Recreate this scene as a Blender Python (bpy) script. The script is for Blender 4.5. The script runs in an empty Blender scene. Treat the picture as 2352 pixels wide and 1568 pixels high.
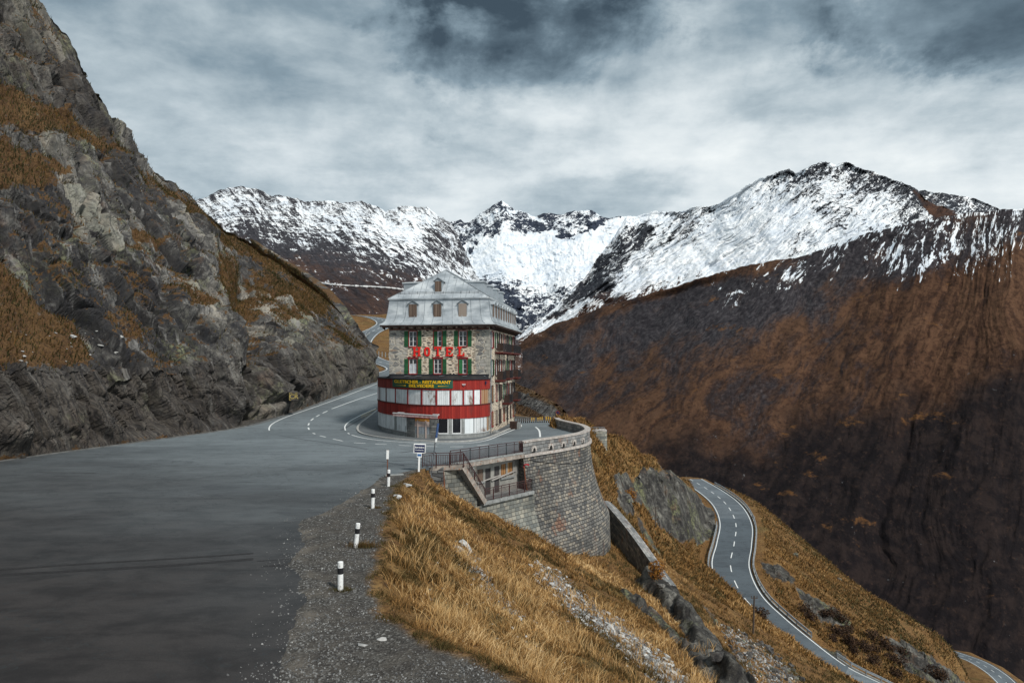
import bpy, bmesh, math, random
import numpy as np
from mathutils import Vector, Matrix

random.seed(7)
RNG = np.random.default_rng(7)
scene = bpy.context.scene
COL = scene.collection

# ------------------------------------------------------------------ camera
cam_d = bpy.data.cameras.new("camera")
cam_d.sensor_width = 36.0
cam_d.lens = 24.0
cam_d.shift_y = 51.0 / 2352.0
cam_d.clip_start = 0.3
cam_d.clip_end = 30000.0
cam = bpy.data.objects.new("camera", cam_d)
cam.location = (0, 0, 7.8)
cam.rotation_euler = (math.radians(90), 0, 0)
COL.objects.link(cam)
scene.camera = cam
scene.view_settings.view_transform = 'Standard'
scene.view_settings.look = 'None'
scene.view_settings.exposure = 0.60
scene.view_settings.gamma = 1.0
scene.cycles.use_denoising = True

# ------------------------------------------------------------------ node helpers
class NB:
    def __init__(s, tree):
        s.t = tree; tree.nodes.clear()
    def n(s, typ, ins=None, **props):
        nd = s.t.nodes.new(typ)
        for k, v in props.items():
            setattr(nd, k, v)
        if ins:
            for k, v in ins.items():
                sock = nd.inputs[k]
                if isinstance(v, bpy.types.NodeSocket):
                    s.t.links.new(v, sock)
                else:
                    sock.default_value = v
        return nd
    def math(s, op, a, b=0.0, c=None, clamp=False):
        nd = s.n('ShaderNodeMath', operation=op, use_clamp=clamp)
        for i, v in enumerate([a, b, c]):
            if v is None: continue
            if isinstance(v, bpy.types.NodeSocket): s.t.links.new(v, nd.inputs[i])
            else: nd.inputs[i].default_value = v
        return nd.outputs[0]
    def mix(s, f, a, b, mode='MIX'):
        nd = s.n('ShaderNodeMix', data_type='RGBA', blend_type=mode)
        for i, v in ((0, f), (6, a), (7, b)):
            if isinstance(v, bpy.types.NodeSocket): s.t.links.new(v, nd.inputs[i])
            elif i == 0: nd.inputs[i].default_value = v
            else: nd.inputs[i].default_value = (v[0], v[1], v[2], 1)
        return nd.outputs[2]
    def ramp(s, f, stops, interp='LINEAR'):
        nd = s.n('ShaderNodeValToRGB', {'Fac': f})
        cr = nd.color_ramp; cr.interpolation = interp
        while len(cr.elements) < len(stops): cr.elements.new(0.5)
        for e, (p, c) in zip(cr.elements, stops):
            e.position = p
            e.color = (c, c, c, 1) if isinstance(c, (int, float)) else (c[0], c[1], c[2], 1)
        return nd.outputs['Color']
    def sstep(s, f, a, b):
        nd = s.n('ShaderNodeMapRange', {'Value': f, 'From Min': a, 'From Max': b}, interpolation_type='SMOOTHSTEP')
        return nd.outputs[0]
    def noise(s, vec, scale, detail=4.0, rough=0.55, dist=0.0):
        return s.n('ShaderNodeTexNoise', {'Vector': vec, 'Scale': scale, 'Detail': detail, 'Roughness': rough, 'Distortion': dist}).outputs['Fac']
    def mapv(s, vec, scale=(1, 1, 1), rot=(0, 0, 0), loc=(0, 0, 0)):
        return s.n('ShaderNodeMapping', {'Vector': vec, 'Scale': scale, 'Rotation': rot, 'Location': loc}).outputs[0]

# ------------------------------------------------------------------ world: overcast sky, clouds over a Nishita sky
SUN_EL, SUN_AZ = 44.0, 142.0      # azimuth clockwise from +Y: behind the viewer's right shoulder
world = bpy.data.worlds.new("World")
scene.world = world
world.use_nodes = True
b = NB(world.node_tree)
sky = b.n('ShaderNodeTexSky', sky_type='NISHITA', sun_disc=False, sun_elevation=math.radians(SUN_EL),
          sun_rotation=math.radians(SUN_AZ), altitude=2400.0)
dirv = b.n('ShaderNodeTexCoord').outputs['Generated']
sep = b.n('ShaderNodeSeparateXYZ', {'Vector': dirv})
dx, dy, dz = sep.outputs
az = b.math('MULTIPLY', b.math('ARCTAN2', dx, dy), 57.2958)
el = b.math('MULTIPLY', b.math('ARCSINE', dz), 57.2958)
zc = b.math('ADD', b.math('MAXIMUM', dz, 0.0), 0.10)
plane = b.n('ShaderNodeCombineXYZ', {'X': b.math('DIVIDE', dx, zc), 'Y': b.math('DIVIDE', dy, zc), 'Z': 0.0}).outputs[0]
ae = b.n('ShaderNodeCombineXYZ', {'X': az, 'Y': el, 'Z': 0.0}).outputs[0]
streak = b.noise(b.mapv(plane, (0.9, 1.35, 1)), 1.7, 7, 0.6, 0.15)
soft = b.noise(b.mapv(plane, (0.5, 0.9, 1), loc=(3.1, 1.7, 0)), 0.8, 5, 0.55, 0.2)
puff = b.noise(b.mapv(ae, (0.055, 0.085, 1), loc=(1.3, 4.2, 0)), 1.0, 8, 0.62, 0.3)
fine = b.noise(b.mapv(ae, (0.11, 0.2, 1), loc=(5.3, 1.2, 0)), 1.0, 7, 0.6, 0.15)
rag = b.noise(b.mapv(ae, (0.17, 0.24, 1), loc=(8.3, 2.2, 0)), 1.0, 8, 0.62, 0.2)
def blob(a0, e0, ra, re, wob=1.3):
    u = b.math('DIVIDE', b.math('SUBTRACT', az, a0), ra)
    v = b.math('DIVIDE', b.math('SUBTRACT', el, e0), re)
    d = b.math('SQRT', b.math('ADD', b.math('MULTIPLY', u, u), b.math('MULTIPLY', v, v)))
    d = b.math('ADD', d, b.math('MULTIPLY', b.math('SUBTRACT', puff, 0.5), -wob * 2.0))
    d = b.math('ADD', d, b.math('MULTIPLY', b.math('SUBTRACT', rag, 0.5), -1.1))
    return d
# brightness of the cloud deck: brightest low over the glacier, duller to the upper left
bright = b.math('ADD', b.math('MULTIPLY', b.math('SUBTRACT', streak, 0.5), 0.50), 0.57)
bright = b.math('ADD', bright, b.math('MULTIPLY', b.math('SUBTRACT', soft, 0.5), 0.55))
low = b.math('SUBTRACT', 1.0, b.sstep(el, 7.0, 24.0))
bright = b.math('ADD', bright, b.math('MULTIPLY', low, 0.24))
centre = b.math('SUBTRACT', 1.0, b.sstep(blob(14, 15, 26, 12, 0.45), 0.3, 1.25))
bright = b.math('ADD', bright, b.math('MULTIPLY', centre, 0.20))
lft = b.math('SUBTRACT', 1.0, b.sstep(az, -42.0, -4.0))
bright = b.math('SUBTRACT', bright, b.math('MULTIPLY', lft, 0.10))
for (a0, e0, ra, re, k) in ((1.5, 27.0, 11.5, 6.5, 0.56), (8, 34, 16, 6, 0.18), (-6, 30, 6, 4, 0.22),
                            (35, 25.5, 9.5, 7.0, 0.44), (31, 33, 10, 5.5, 0.14), (38, 20.0, 6, 3.0, 0.2),
                            (7.5, 13.0, 8.5, 3.0, 0.22), (20, 27, 6, 5, 0.22), (25, 20, 8, 2.5, 0.15)):
    m = b.math('SUBTRACT', 1.0, b.sstep(blob(a0, e0, ra, re), 0.35, 1.25))
    bright = b.math('SUBTRACT', bright, b.math('MULTIPLY', m, k))
bright = b.math('ADD', bright, b.math('MULTIPLY', b.math('SUBTRACT', fine, 0.5), 0.70))
cloud = b.ramp(b.math('MULTIPLY', bright, 1.0, clamp=True),
               [(0.0, (0.034, 0.052, 0.067)), (0.2, (0.082, 0.117, 0.143)), (0.42, (0.165, 0.220, 0.257)),
                (0.62, (0.32, 0.376, 0.405)), (0.80, (0.48, 0.525, 0.542)), (1.0, (0.61, 0.64, 0.64))])
cloud10 = b.n('ShaderNodeVectorMath', {0: cloud, 1: (10.0, 10.0, 10.0)}, operation='MULTIPLY').outputs[0]
col = b.mix(0.955, sky.outputs['Color'], cloud10)
bg = b.n('ShaderNodeBackground', {'Color': col, 'Strength': 0.1})
wo = b.n('ShaderNodeOutputWorld', {'Surface': bg.outputs[0]})

# ------------------------------------------------------------------ sun (soft, through cloud)
sl = bpy.data.lights.new("sun", 'SUN')
sl.energy = 2.3
sl.angle = math.radians(7)
sl.color = (1.0, 0.955, 0.89)
so = bpy.data.objects.new("sun", sl)
e, a = math.radians(SUN_EL), math.radians(SUN_AZ)
dvec = Vector((math.cos(e) * math.sin(a), math.cos(e) * math.cos(a), math.sin(e)))
so.rotation_euler = dvec.to_track_quat('Z', 'Y').to_euler()
so.location = (20, -20, 60)
COL.objects.link(so)

# ------------------------------------------------------------------ pixels of the photo (2352 wide) to points of the place
F = 1568.0
def P(px, py, Y):
    return ((px - 1176.0) / F * Y, Y, 7.8 - (py - 835.0) / F * Y)
def ramp_z(X, Y):
    X = np.asarray(X, float); Y = np.asarray(Y, float)
    t = np.maximum(0, Y - 75.0)
    z = 0.07 * (np.sqrt(t * t + 9.0) - 3.0)
    k = np.clip((-4.0 - X) / 6.0, 0, 1); k = k * k * (3 - 2 * k)
    return z * k
def G(px, py):
    """point of the road plateau seen at a photo pixel"""
    Y = 7.8 * F / (py - 835.0) if py > 850 else 200.0
    for _ in range(60):
        X = (px - 1176.0) / F * Y
        z = float(ramp_z(X, Y))
        Yn = (7.8 - z) * F / (py - 835.0)
        Y = 0.5 * Y + 0.5 * Yn
    return ((px - 1176.0) / F * Y, Y, float(ramp_z((px - 1176.0) / F * Y, Y)))

# ------------------------------------------------------------------ numpy noise
def _h(ix, iy, iz, seed):
    with np.errstate(over='ignore'):
        h = (ix.astype(np.uint32) * np.uint32(374761393) + iy.astype(np.uint32) * np.uint32(668265263)
             + iz.astype(np.uint32) * np.uint32(2147483647) + np.uint32(seed * 1274126177 & 0xffffffff))
        h = (h ^ (h >> np.uint32(13))) * np.uint32(1274126177)
        h = (h ^ (h >> np.uint32(16))) * np.uint32(2246822519)
        h = h ^ (h >> np.uint32(15))
    return h.astype(np.float64) / 4294967295.0
def vnoise(x, y, z, seed=0):
    x, y, z = np.broadcast_arrays(np.asarray(x, float), np.asarray(y, float), np.asarray(z, float))
    fx, fy, fz = np.floor(x), np.floor(y), np.floor(z)
    ix, iy, iz = fx.astype(np.int64), fy.astype(np.int64), fz.astype(np.int64)
    tx, ty, tz = x - fx, y - fy, z - fz
    s = lambda t: t * t * t * (t * (t * 6 - 15) + 10)
    tx, ty, tz = s(tx), s(ty), s(tz)
    r = 0
    for a in (0, 1):
        for b_ in (0, 1):
            for c in (0, 1):
                w = (tx if a else 1 - tx) * (ty if b_ else 1 - ty) * (tz if c else 1 - tz)
                r = r + w * _h(ix + a, iy + b_, iz + c, seed)
    return r * 2 - 1
def fbm(x, y, z=0.0, octv=5, seed=0, gain=0.5, lac=2.03, ridged=False):
    r = 0; amp = 1.0; tot = 0; f = 1.0
    for i in range(octv):
        v = vnoise(np.asarray(x) * f + i * 17.3, np.asarray(y) * f - i * 9.1, np.asarray(z) * f + i * 5.7, seed + i)
        if ridged: v = 1 - 2 * np.abs(v)
        r = r + amp * v; tot += amp; amp *= gain; f *= lac
    return r / tot
def cells(u, v, seed=0):
    """2-D Voronoi: random per cell (3 values), offset from the cell's seed, F1, F2"""
    iu, iv = np.floor(u).astype(np.int64), np.floor(v).astype(np.int64)
    best = np.full(u.shape, 9.0); sec = np.full(u.shape, 9.0)
    bi = np.zeros(u.shape, np.int64); bj = np.zeros(u.shape, np.int64)
    bdx = np.zeros(u.shape); bdy = np.zeros(u.shape)
    for a in (-1, 0, 1):
        for c in (-1, 0, 1):
            ci, cj = iu + a, iv + c
            ddx = u - (ci + 0.15 + 0.7 * _h(ci, cj, cj * 0 + 1, seed))
            ddy = v - (cj + 0.15 + 0.7 * _h(ci, cj, cj * 0 + 2, seed))
            d = np.sqrt(ddx * ddx + ddy * ddy)
            m = d < best
            sec = np.where(m, best, np.minimum(sec, d))
            best = np.where(m, d, best)
            bi = np.where(m, ci, bi); bj = np.where(m, cj, bj)
            bdx = np.where(m, ddx, bdx); bdy = np.where(m, ddy, bdy)
    r = [_h(bi, bj, bi * 0 + k, seed) for k in (5, 6, 7)]
    return r, bdx, bdy, best, sec
def facets(u, v, seed, tilt=1.4):
    u = u + 0.22 * fbm(u * 1.3, v * 1.3, 0, 3, seed + 300); v = v + 0.22 * fbm(u * 1.3, v * 1.3, 4, 3, seed + 301)
    r, bx_, by_, f1, f2 = cells(u, v, seed)
    e_ = f2 - f1
    return ((r[0] - 0.35) + tilt * ((r[1] - 0.5) * bx_ + (r[2] - 0.5) * by_)) * sm(e_, 0.0, 0.20) - 0.32 * (1 - sm(e_, 0, 0.13))
def sm(x, a, b_):
    t = np.clip((x - a) / (b_ - a), 0, 1)
    return t * t * (3 - 2 * t)

def tps_fit(xy, z, lam=0.3):
    xy = np.asarray(xy, float); n = len(xy)
    d = np.sqrt(((xy[:, None] - xy[None]) ** 2).sum(-1))
    K = np.where(d > 0, d * d * np.log(d + 1e-12), 0) + lam * n * np.eye(n)
    Pm = np.c_[np.ones(n), xy]
    A = np.zeros((n + 3, n + 3)); A[:n, :n] = K; A[:n, n:] = Pm; A[n:, :n] = Pm.T
    return xy, np.linalg.solve(A, np.r_[z, 0, 0, 0])
def tps_eval(m, X, Y):
    xy, w = m; n = len(xy)
    X = np.asarray(X, float); Y = np.asarray(Y, float); sh = X.shape
    X = X.ravel(); Y = Y.ravel(); out = np.zeros(X.size)
    for i in range(0, X.size, 60000):
        x, y = X[i:i + 60000], Y[i:i + 60000]
        d2 = (x[:, None] - xy[None, :, 0]) ** 2 + (y[:, None] - xy[None, :, 1]) ** 2
        U = 0.5 * d2 * np.log(d2 + 1e-12)
        out[i:i + 60000] = U @ w[:n] + w[n] + w[n + 1] * x + w[n + 2] * y
    return out.reshape(sh)
def poly_sdf(X, Y, poly):
    """signed distance, negative inside"""
    p = np.asarray(poly, float); sh = X.shape
    X = X.ravel(); Y = Y.ravel()
    d = np.full(X.size, 1e9); ins = np.zeros(X.size, bool)
    for i in range(len(p)):
        x0, y0 = p[i]; x1, y1 = p[(i + 1) % len(p)]
        ex, ey = x1 - x0, y1 - y0
        t = np.clip(((X - x0) * ex + (Y - y0) * ey) / (ex * ex + ey * ey + 1e-12), 0, 1)
        d = np.minimum(d, np.hypot(X - x0 - t * ex, Y - y0 - t * ey))
        c = ((y0 > Y) != (y1 > Y))
        xi = x0 + (Y - y0) / (y1 - y0 + (1e-12 if y1 == y0 else 0)) * ex
        ins ^= c & (X < xi)
    return np.where(ins, -d, d).reshape(sh)
def line_dist(X, Y, pts):
    """distance to polyline and interpolated height (pts: x, y, z)"""
    d = np.full(X.shape, 1e9); z = np.zeros(X.shape)
    for (x0, y0, z0), (x1, y1, z1) in zip(pts[:-1], pts[1:]):
        ex, ey = x1 - x0, y1 - y0
        t = np.clip(((X - x0) * ex + (Y - y0) * ey) / (ex * ex + ey * ey + 1e-9), 0, 1)
        dd = np.hypot(X - x0 - t * ex, Y - y0 - t * ey)
        m = dd < d
        d = np.where(m, dd, d); z = np.where(m, z0 + t * (z1 - z0), z)
    return d, z
def catmull(pts, n=8):
    pts = [np.array(p, float) for p in pts]
    pts = [2 * pts[0] - pts[1]] + pts + [2 * pts[-1] - pts[-2]]
    out = []
    for i in range(1, len(pts) - 2):
        p0, p1, p2, p3 = pts[i - 1:i + 3]
        for k in range(n):
            t = k / n
            out.append(0.5 * ((2 * p1) + (p2 - p0) * t + (2 * p0 - 5 * p1 + 4 * p2 - p3) * t * t + (3 * p1 - p0 - 3 * p2 + p3) * t ** 3))
    out.append(pts[-2])
    return [tuple(float(c) for c in p) for p in out]

# ------------------------------------------------------------------ object helpers
def tag(o, label=None, cat=None, group=None, kind=None):
    if label: o['label'] = label
    if cat: o['category'] = cat
    if group: o['group'] = group
    if kind: o['kind'] = kind
    return o
def empty(name, loc=(0, 0, 0), rz=0.0):
    o = bpy.data.objects.new(name, None)
    o.empty_display_size = 0.3
    o.location = loc; o.rotation_euler = (0, 0, rz)
    COL.objects.link(o)
    return o
def link_mesh(name, me, mat, parent=None):
    o = bpy.data.objects.new(name, me)
    if mat: me.materials.append(mat)
    COL.objects.link(o)
    if parent: o.parent = parent
    return o
def obj(name, bm, mat, parent=None, smooth=False):
    me = bpy.data.meshes.new(name)
    if smooth:
        for f in bm.faces: f.smooth = True
    bm.to_mesh(me); bm.free()
    return link_mesh(name, me, mat, parent)
def arr_mesh(name, V, faces_flat, counts, smooth=True):
    me = bpy.data.meshes.new(name)
    me.vertices.add(len(V)); me.vertices.foreach_set('co', np.ascontiguousarray(V, np.float32).ravel())
    me.loops.add(len(faces_flat)); me.loops.foreach_set('vertex_index', np.ascontiguousarray(faces_flat, np.int32))
    me.polygons.add(len(counts))
    starts = np.r_[0, np.cumsum(counts)[:-1]].astype(np.int32)
    me.polygons.foreach_set('loop_start', starts)
    me.polygons.foreach_set('loop_total', np.ascontiguousarray(counts, np.int32))
    me.polygons.foreach_set('use_smooth', np.full(len(counts), smooth))
    me.update(calc_edges=True)
    return me
def grid_mesh(name, V, smooth=True, attrs=None, uv=None, flip=False):
    """V: (n, m, 3)"""
    n, m = V.shape[:2]
    idx = np.arange(n * m).reshape(n, m)
    q = np.stack([idx[:-1, :-1], idx[:-1, 1:], idx[1:, 1:], idx[1:, :-1]], -1).reshape(-1, 4)
    if flip: q = q[:, ::-1]
    me = arr_mesh(name, V.reshape(-1, 3), q.ravel(), np.full(len(q), 4), smooth)
    for k, a in (attrs or {}).items():
        at = me.attributes.new(k, 'FLOAT', 'POINT')
        at.data.foreach_set('value', np.ascontiguousarray(a, np.float32).ravel())
    if uv is not None:
        ul = me.uv_layers.new(name='UVMap')
        ul.data.foreach_set('uv', np.ascontiguousarray(uv.reshape(-1, 2)[q.ravel()], np.float32).ravel())
    return me
def box(bm, x0, x1, y0, y1, z0, z1, M=None, bevel=0.0):
    vs = [bm.verts.new((x, y, z)) for x in (x0, x1) for y in (y0, y1) for z in (z0, z1)]
    fs = [bm.faces.new([vs[i] for i in q]) for q in ((0, 1, 3, 2), (4, 6, 7, 5), (0, 4, 5, 1), (2, 3, 7, 6), (0, 2, 6, 4), (1, 5, 7, 3))]
    if bevel > 0:
        bmesh.ops.bevel(bm, geom=list({e for f in fs for e in f.edges}), offset=bevel, segments=1, affect='EDGES')
    if M is not None: bmesh.ops.transform(bm, matrix=M, verts=[v for v in vs if v.is_valid])
    return vs
def bar(bm, p, q, w, h=None, up=(0, 0, 1)):
    """box of section w (side) x h (up) from p to q"""
    h = h or w
    p, q = Vector(p), Vector(q); d = q - p
    if d.length < 1e-6: return
    d.normalize(); u = Vector(up)
    if abs(d.dot(u)) > 0.98: u = Vector((0, 1, 0)) if abs(d.y) < 0.9 else Vector((1, 0, 0))
    s = d.cross(u).normalized(); u = s.cross(d).normalized()
    vs = []
    for c in (p, q):
        for a_, b_ in ((-1, -1), (1, -1), (1, 1), (-1, 1)):
            vs.append(bm.verts.new(c + s * (a_ * w / 2) + u * (b_ * h / 2)))
    for i in range(4):
        j = (i + 1) % 4
        bm.faces.new((vs[i], vs[j], vs[4 + j], vs[4 + i]))
    bm.faces.new(vs[:4][::-1]); bm.faces.new(vs[4:])
def tube(bm, pts, r, n=8, caps=True):
    rings = []
    pts = [Vector(p) for p in pts]
    rr = r if isinstance(r, (list, tuple)) else [r] * len(pts)
    for i, p in enumerate(pts):
        d = (pts[min(i + 1, len(pts) - 1)] - pts[max(i - 1, 0)]).normalized()
        u = Vector((0, 0, 1)) if abs(d.z) < 0.9 else Vector((1, 0, 0))
        s = d.cross(u).normalized(); u = s.cross(d)
        rings.append([bm.verts.new(p + (s * math.cos(2 * math.pi * k / n) + u * math.sin(2 * math.pi * k / n)) * rr[i]) for k in range(n)])
    for a_, b_ in zip(rings[:-1], rings[1:]):
        for k in range(n):
            bm.faces.new((a_[k], a_[(k + 1) % n], b_[(k + 1) % n], b_[k]))
    if caps:
        bm.faces.new(rings[0][::-1]); bm.faces.new(rings[-1])
def prism(bm, poly, z0, z1, axis='z'):
    """poly 2-D extruded; axis z: (x,y); axis y: (x,z) between y=z0..z1"""
    f = (lambda x, y, t: (x, y, t)) if axis == 'z' else ((lambda x, y, t: (x, t, y)) if axis == 'y' else (lambda x, y, t: (t, x, y)))
    a_ = [bm.verts.new(f(x, y, z0)) for x, y in poly]
    c = [bm.verts.new(f(x, y, z1)) for x, y in poly]
    n = len(poly)
    bm.faces.new(a_[::-1]); bm.faces.new(c)
    for i in range(n): bm.faces.new((a_[i], a_[(i + 1) % n], c[(i + 1) % n], c[i]))
def ribbon(bm, pts, w, dz=0.0):
    """flat strip along a 3-D polyline"""
    n = len(pts); L = []; R = []
    for i in range(n):
        a_, c = Vector(pts[max(0, i - 1)]), Vector(pts[min(n - 1, i + 1)])
        d = (c - a_); d.z = 0
        if d.length < 1e-9: d = Vector((1, 0, 0))
        d.normalize(); s = Vector((-d.y, d.x, 0)) * (w / 2)
        p = Vector(pts[i]) + Vector((0, 0, dz))
        L.append(bm.verts.new(p + s)); R.append(bm.verts.new(p - s))
    for i in range(n - 1):
        bm.faces.new((R[i], R[i + 1], L[i + 1], L[i]))
def resample(pts, step):
    pts = [np.array(p, float) for p in pts]
    out = [pts[0]]; acc = 0.0
    for a_, c in zip(pts[:-1], pts[1:]):
        L = np.linalg.norm(c - a_)
        if L < 1e-9: continue
        t = step - acc
        while t <= L:
            out.append(a_ + (c - a_) * t / L); t += step
        acc = (acc + L) % step if L >= 0 else acc
        acc = L - (t - step)
    if np.linalg.norm(out[-1] - pts[-1]) > step * 0.3: out.append(pts[-1])
    return [tuple(float(v) for v in p) for p in out]
def text_mesh(name, s, size, mat, parent, loc, rot=(math.radians(90), 0, 0), bold=0.0, extrude=0.01, sx=1.0, spacing=1.0):
    cu = bpy.data.curves.new(name, 'FONT')
    cu.body = s; cu.size = size; cu.align_x = 'CENTER'; cu.align_y = 'CENTER'
    cu.offset = bold; cu.extrude = extrude; cu.space_character = spacing
    t = bpy.data.objects.new(name + '_tmp', cu); COL.objects.link(t)
    dg = bpy.context.evaluated_depsgraph_get()
    me = bpy.data.meshes.new_from_object(t.evaluated_get(dg))
    bpy.data.objects.remove(t)
    me.name = name
    o = link_mesh(name, me, mat, parent)
    o.location = loc; o.rotation_euler = rot; o.scale = (sx, 1, 1)
    return o
def place_text(o, cf, off=0.0):
    pass
# ------------------------------------------------------------------ materials
MATS = {}
def mat_new(name, rough=0.8, spec=0.3, metal=0.0):
    m = bpy.data.materials.new(name); m.use_nodes = True
    nb = NB(m.node_tree)
    bs = nb.n('ShaderNodeBsdfPrincipled', {'Roughness': rough, 'Metallic': metal, 'Specular IOR Level': spec})
    nb.n('ShaderNodeOutputMaterial', {'Surface': bs.outputs[0]})
    MATS[name] = m
    return m, nb, bs
def finish(nb, bs, col, bump=None, strength=0.5, dist=0.05, rough=None):
    nb.t.links.new(col, bs.inputs['Base Color'])
    if rough is not None: nb.t.links.new(rough, bs.inputs['Roughness'])
    if bump is not None:
        bp = nb.n('ShaderNodeBump', {'Height': bump, 'Strength': strength, 'Distance': dist})
        nb.t.links.new(bp.outputs[0], bs.inputs['Normal'])
def pos(nb): return nb.n('ShaderNodeNewGeometry').outputs['Position']
def objc(nb): return nb.n('ShaderNodeTexCoord').outputs['Object']
def uvc(nb): return nb.n('ShaderNodeTexCoord').outputs['UV']
def attr(nb, name): return nb.n('ShaderNodeAttribute', attribute_name=name).outputs['Fac']

def simple(name, col, rough=0.6, var=0.25, scale=3.0, metal=0.0, spec=0.3, dirt=None, bump=0.0):
    m, nb, bs = mat_new(name, rough, spec, metal)
    p = pos(nb)
    n = nb.noise(p, scale, 5, 0.6)
    lo = tuple(c * (1 - var) for c in col); hi = tuple(min(1, c * (1 + var)) for c in col)
    c = nb.mix(nb.sstep(n, 0.3, 0.7), lo, hi)
    if dirt:
        k = nb.sstep(nb.noise(p, scale * 2.3, 6, 0.65), 0.55, 0.68)
        c = nb.mix(k, c, dirt)
    finish(nb, bs, c, n if bump else None, bump, 0.03)
    return m

# asphalt: pale worn carriageway, parking surface darkened towards the viewer (partly lens vignetting put into the colour), tyre streaks, hairline cracks
def make_asphalt(name, light, dark, parking=True, yshift=0.0):
    m, nb, bs = mat_new(name, 0.82, 0.35)
    p = pos(nb)
    big = nb.noise(nb.mapv(p, (0.06, 0.13, 0.1)), 1.0, 7, 0.65, 0.4)
    med = nb.noise(nb.mapv(p, (0.45, 0.75, 1)), 1.0, 8, 0.7, 0.3)
    fine_ = nb.noise(p, 26.0, 4, 0.7)
    c = nb.mix(nb.sstep(big, 0.30, 0.70), light, dark)
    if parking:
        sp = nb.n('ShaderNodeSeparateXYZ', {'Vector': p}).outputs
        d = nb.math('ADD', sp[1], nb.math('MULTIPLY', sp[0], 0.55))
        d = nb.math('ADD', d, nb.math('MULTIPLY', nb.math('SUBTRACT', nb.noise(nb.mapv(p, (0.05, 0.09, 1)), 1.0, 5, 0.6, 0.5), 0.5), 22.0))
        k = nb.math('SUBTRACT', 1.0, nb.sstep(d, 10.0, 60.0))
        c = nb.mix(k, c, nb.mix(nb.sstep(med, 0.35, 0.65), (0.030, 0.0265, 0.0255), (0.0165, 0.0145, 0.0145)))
    c = nb.mix(nb.math('MULTIPLY', nb.sstep(med, 0.42, 0.75), 0.5), c, nb.mix(1.0, c, (0.5, 0.5, 0.5), 'MULTIPLY'))
    st = nb.noise(nb.mapv(p, (0.16, 1.1, 1), rot=(0, 0, 0.16)), 1.0, 8, 0.72, 0.5)
    c = nb.mix(nb.math('MULTIPLY', nb.sstep(st, 0.55, 0.68), 0.55), c, nb.mix(1.0, c, (0.4, 0.4, 0.42), 'MULTIPLY'))
    pale = nb.noise(nb.mapv(p, (0.3, 0.55, 1), loc=(5, 2, 0)), 1.0, 8, 0.75, 0.4)
    c = nb.mix(nb.math('MULTIPLY', nb.sstep(pale, 0.6, 0.8), 0.45), c, nb.mix(1.0, c, (1.9, 1.9, 1.85), 'MULTIPLY'))
    vo = nb.n('ShaderNodeTexVoronoi', {'Vector': nb.n('ShaderNodeVectorMath', {0: nb.mapv(p, (0.13, 0.17, 1)), 1: nb.n('ShaderNodeTexNoise', {'Vector': p, 'Scale': 0.8, 'Detail': 4}).outputs['Color']}, operation='ADD').outputs[0], 'Scale': 1.0}, feature='DISTANCE_TO_EDGE').outputs[0]
    crk = nb.math('MULTIPLY', nb.math('SUBTRACT', 1.0, nb.sstep(vo, 0.0, 0.010)), 0.7)
    c = nb.mix(crk, c, tuple(v * 0.2 for v in dark))
    pt = nb.n('ShaderNodeTexVoronoi', {'Vector': nb.mapv(p, (0.10, 0.21, 1), rot=(0, 0, 0.2)), 'Scale': 1.0}, distance='CHEBYCHEV')
    pk = nb.math('GREATER_THAN', nb.n('ShaderNodeSeparateXYZ', {'Vector': pt.outputs['Color']}).outputs[0], 0.80)
    c = nb.mix(nb.math('MULTIPLY', pk, 0.35), c, nb.mix(1.0, c, (0.6, 0.6, 0.62), 'MULTIPLY'))
    c = nb.mix(nb.math('MULTIPLY', nb.sstep(fine_, 0.35, 0.75), 0.50), c, nb.mix(1.0, c, (2.0, 2.0, 2.0), 'MULTIPLY'))
    finish(nb, bs, c, fine_, 0.35, 0.01)
    return m
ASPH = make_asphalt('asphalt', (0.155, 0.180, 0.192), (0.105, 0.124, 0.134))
ASPH2 = make_asphalt('asphalt_road', (0.13, 0.152, 0.168), (0.095, 0.112, 0.124), parking=False)
ASPH_D = make_asphalt('asphalt_patch', (0.080, 0.098, 0.112), (0.062, 0.076, 0.088), parking=False)
WHITE = simple('marking_white', (0.72, 0.74, 0.73), 0.7, 0.12, 9, dirt=(0.35, 0.37, 0.37))
WORN = simple('marking_worn', (0.40, 0.42, 0.42), 0.7, 0.2, 14, dirt=(0.17, 0.18, 0.19))
YELL = simple('marking_yellow', (0.50, 0.36, 0.13), 0.7, 0.2, 9, dirt=(0.18, 0.17, 0.15))
TYRE_D = simple('old_tyre_mark', (0.020, 0.0185, 0.019), 0.7, 0.3, 6, dirt=(0.03, 0.028, 0.028))
TYRE = simple('tyre_mark', (0.065, 0.075, 0.083), 0.7, 0.25, 6, dirt=(0.11, 0.125, 0.135))

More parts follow.
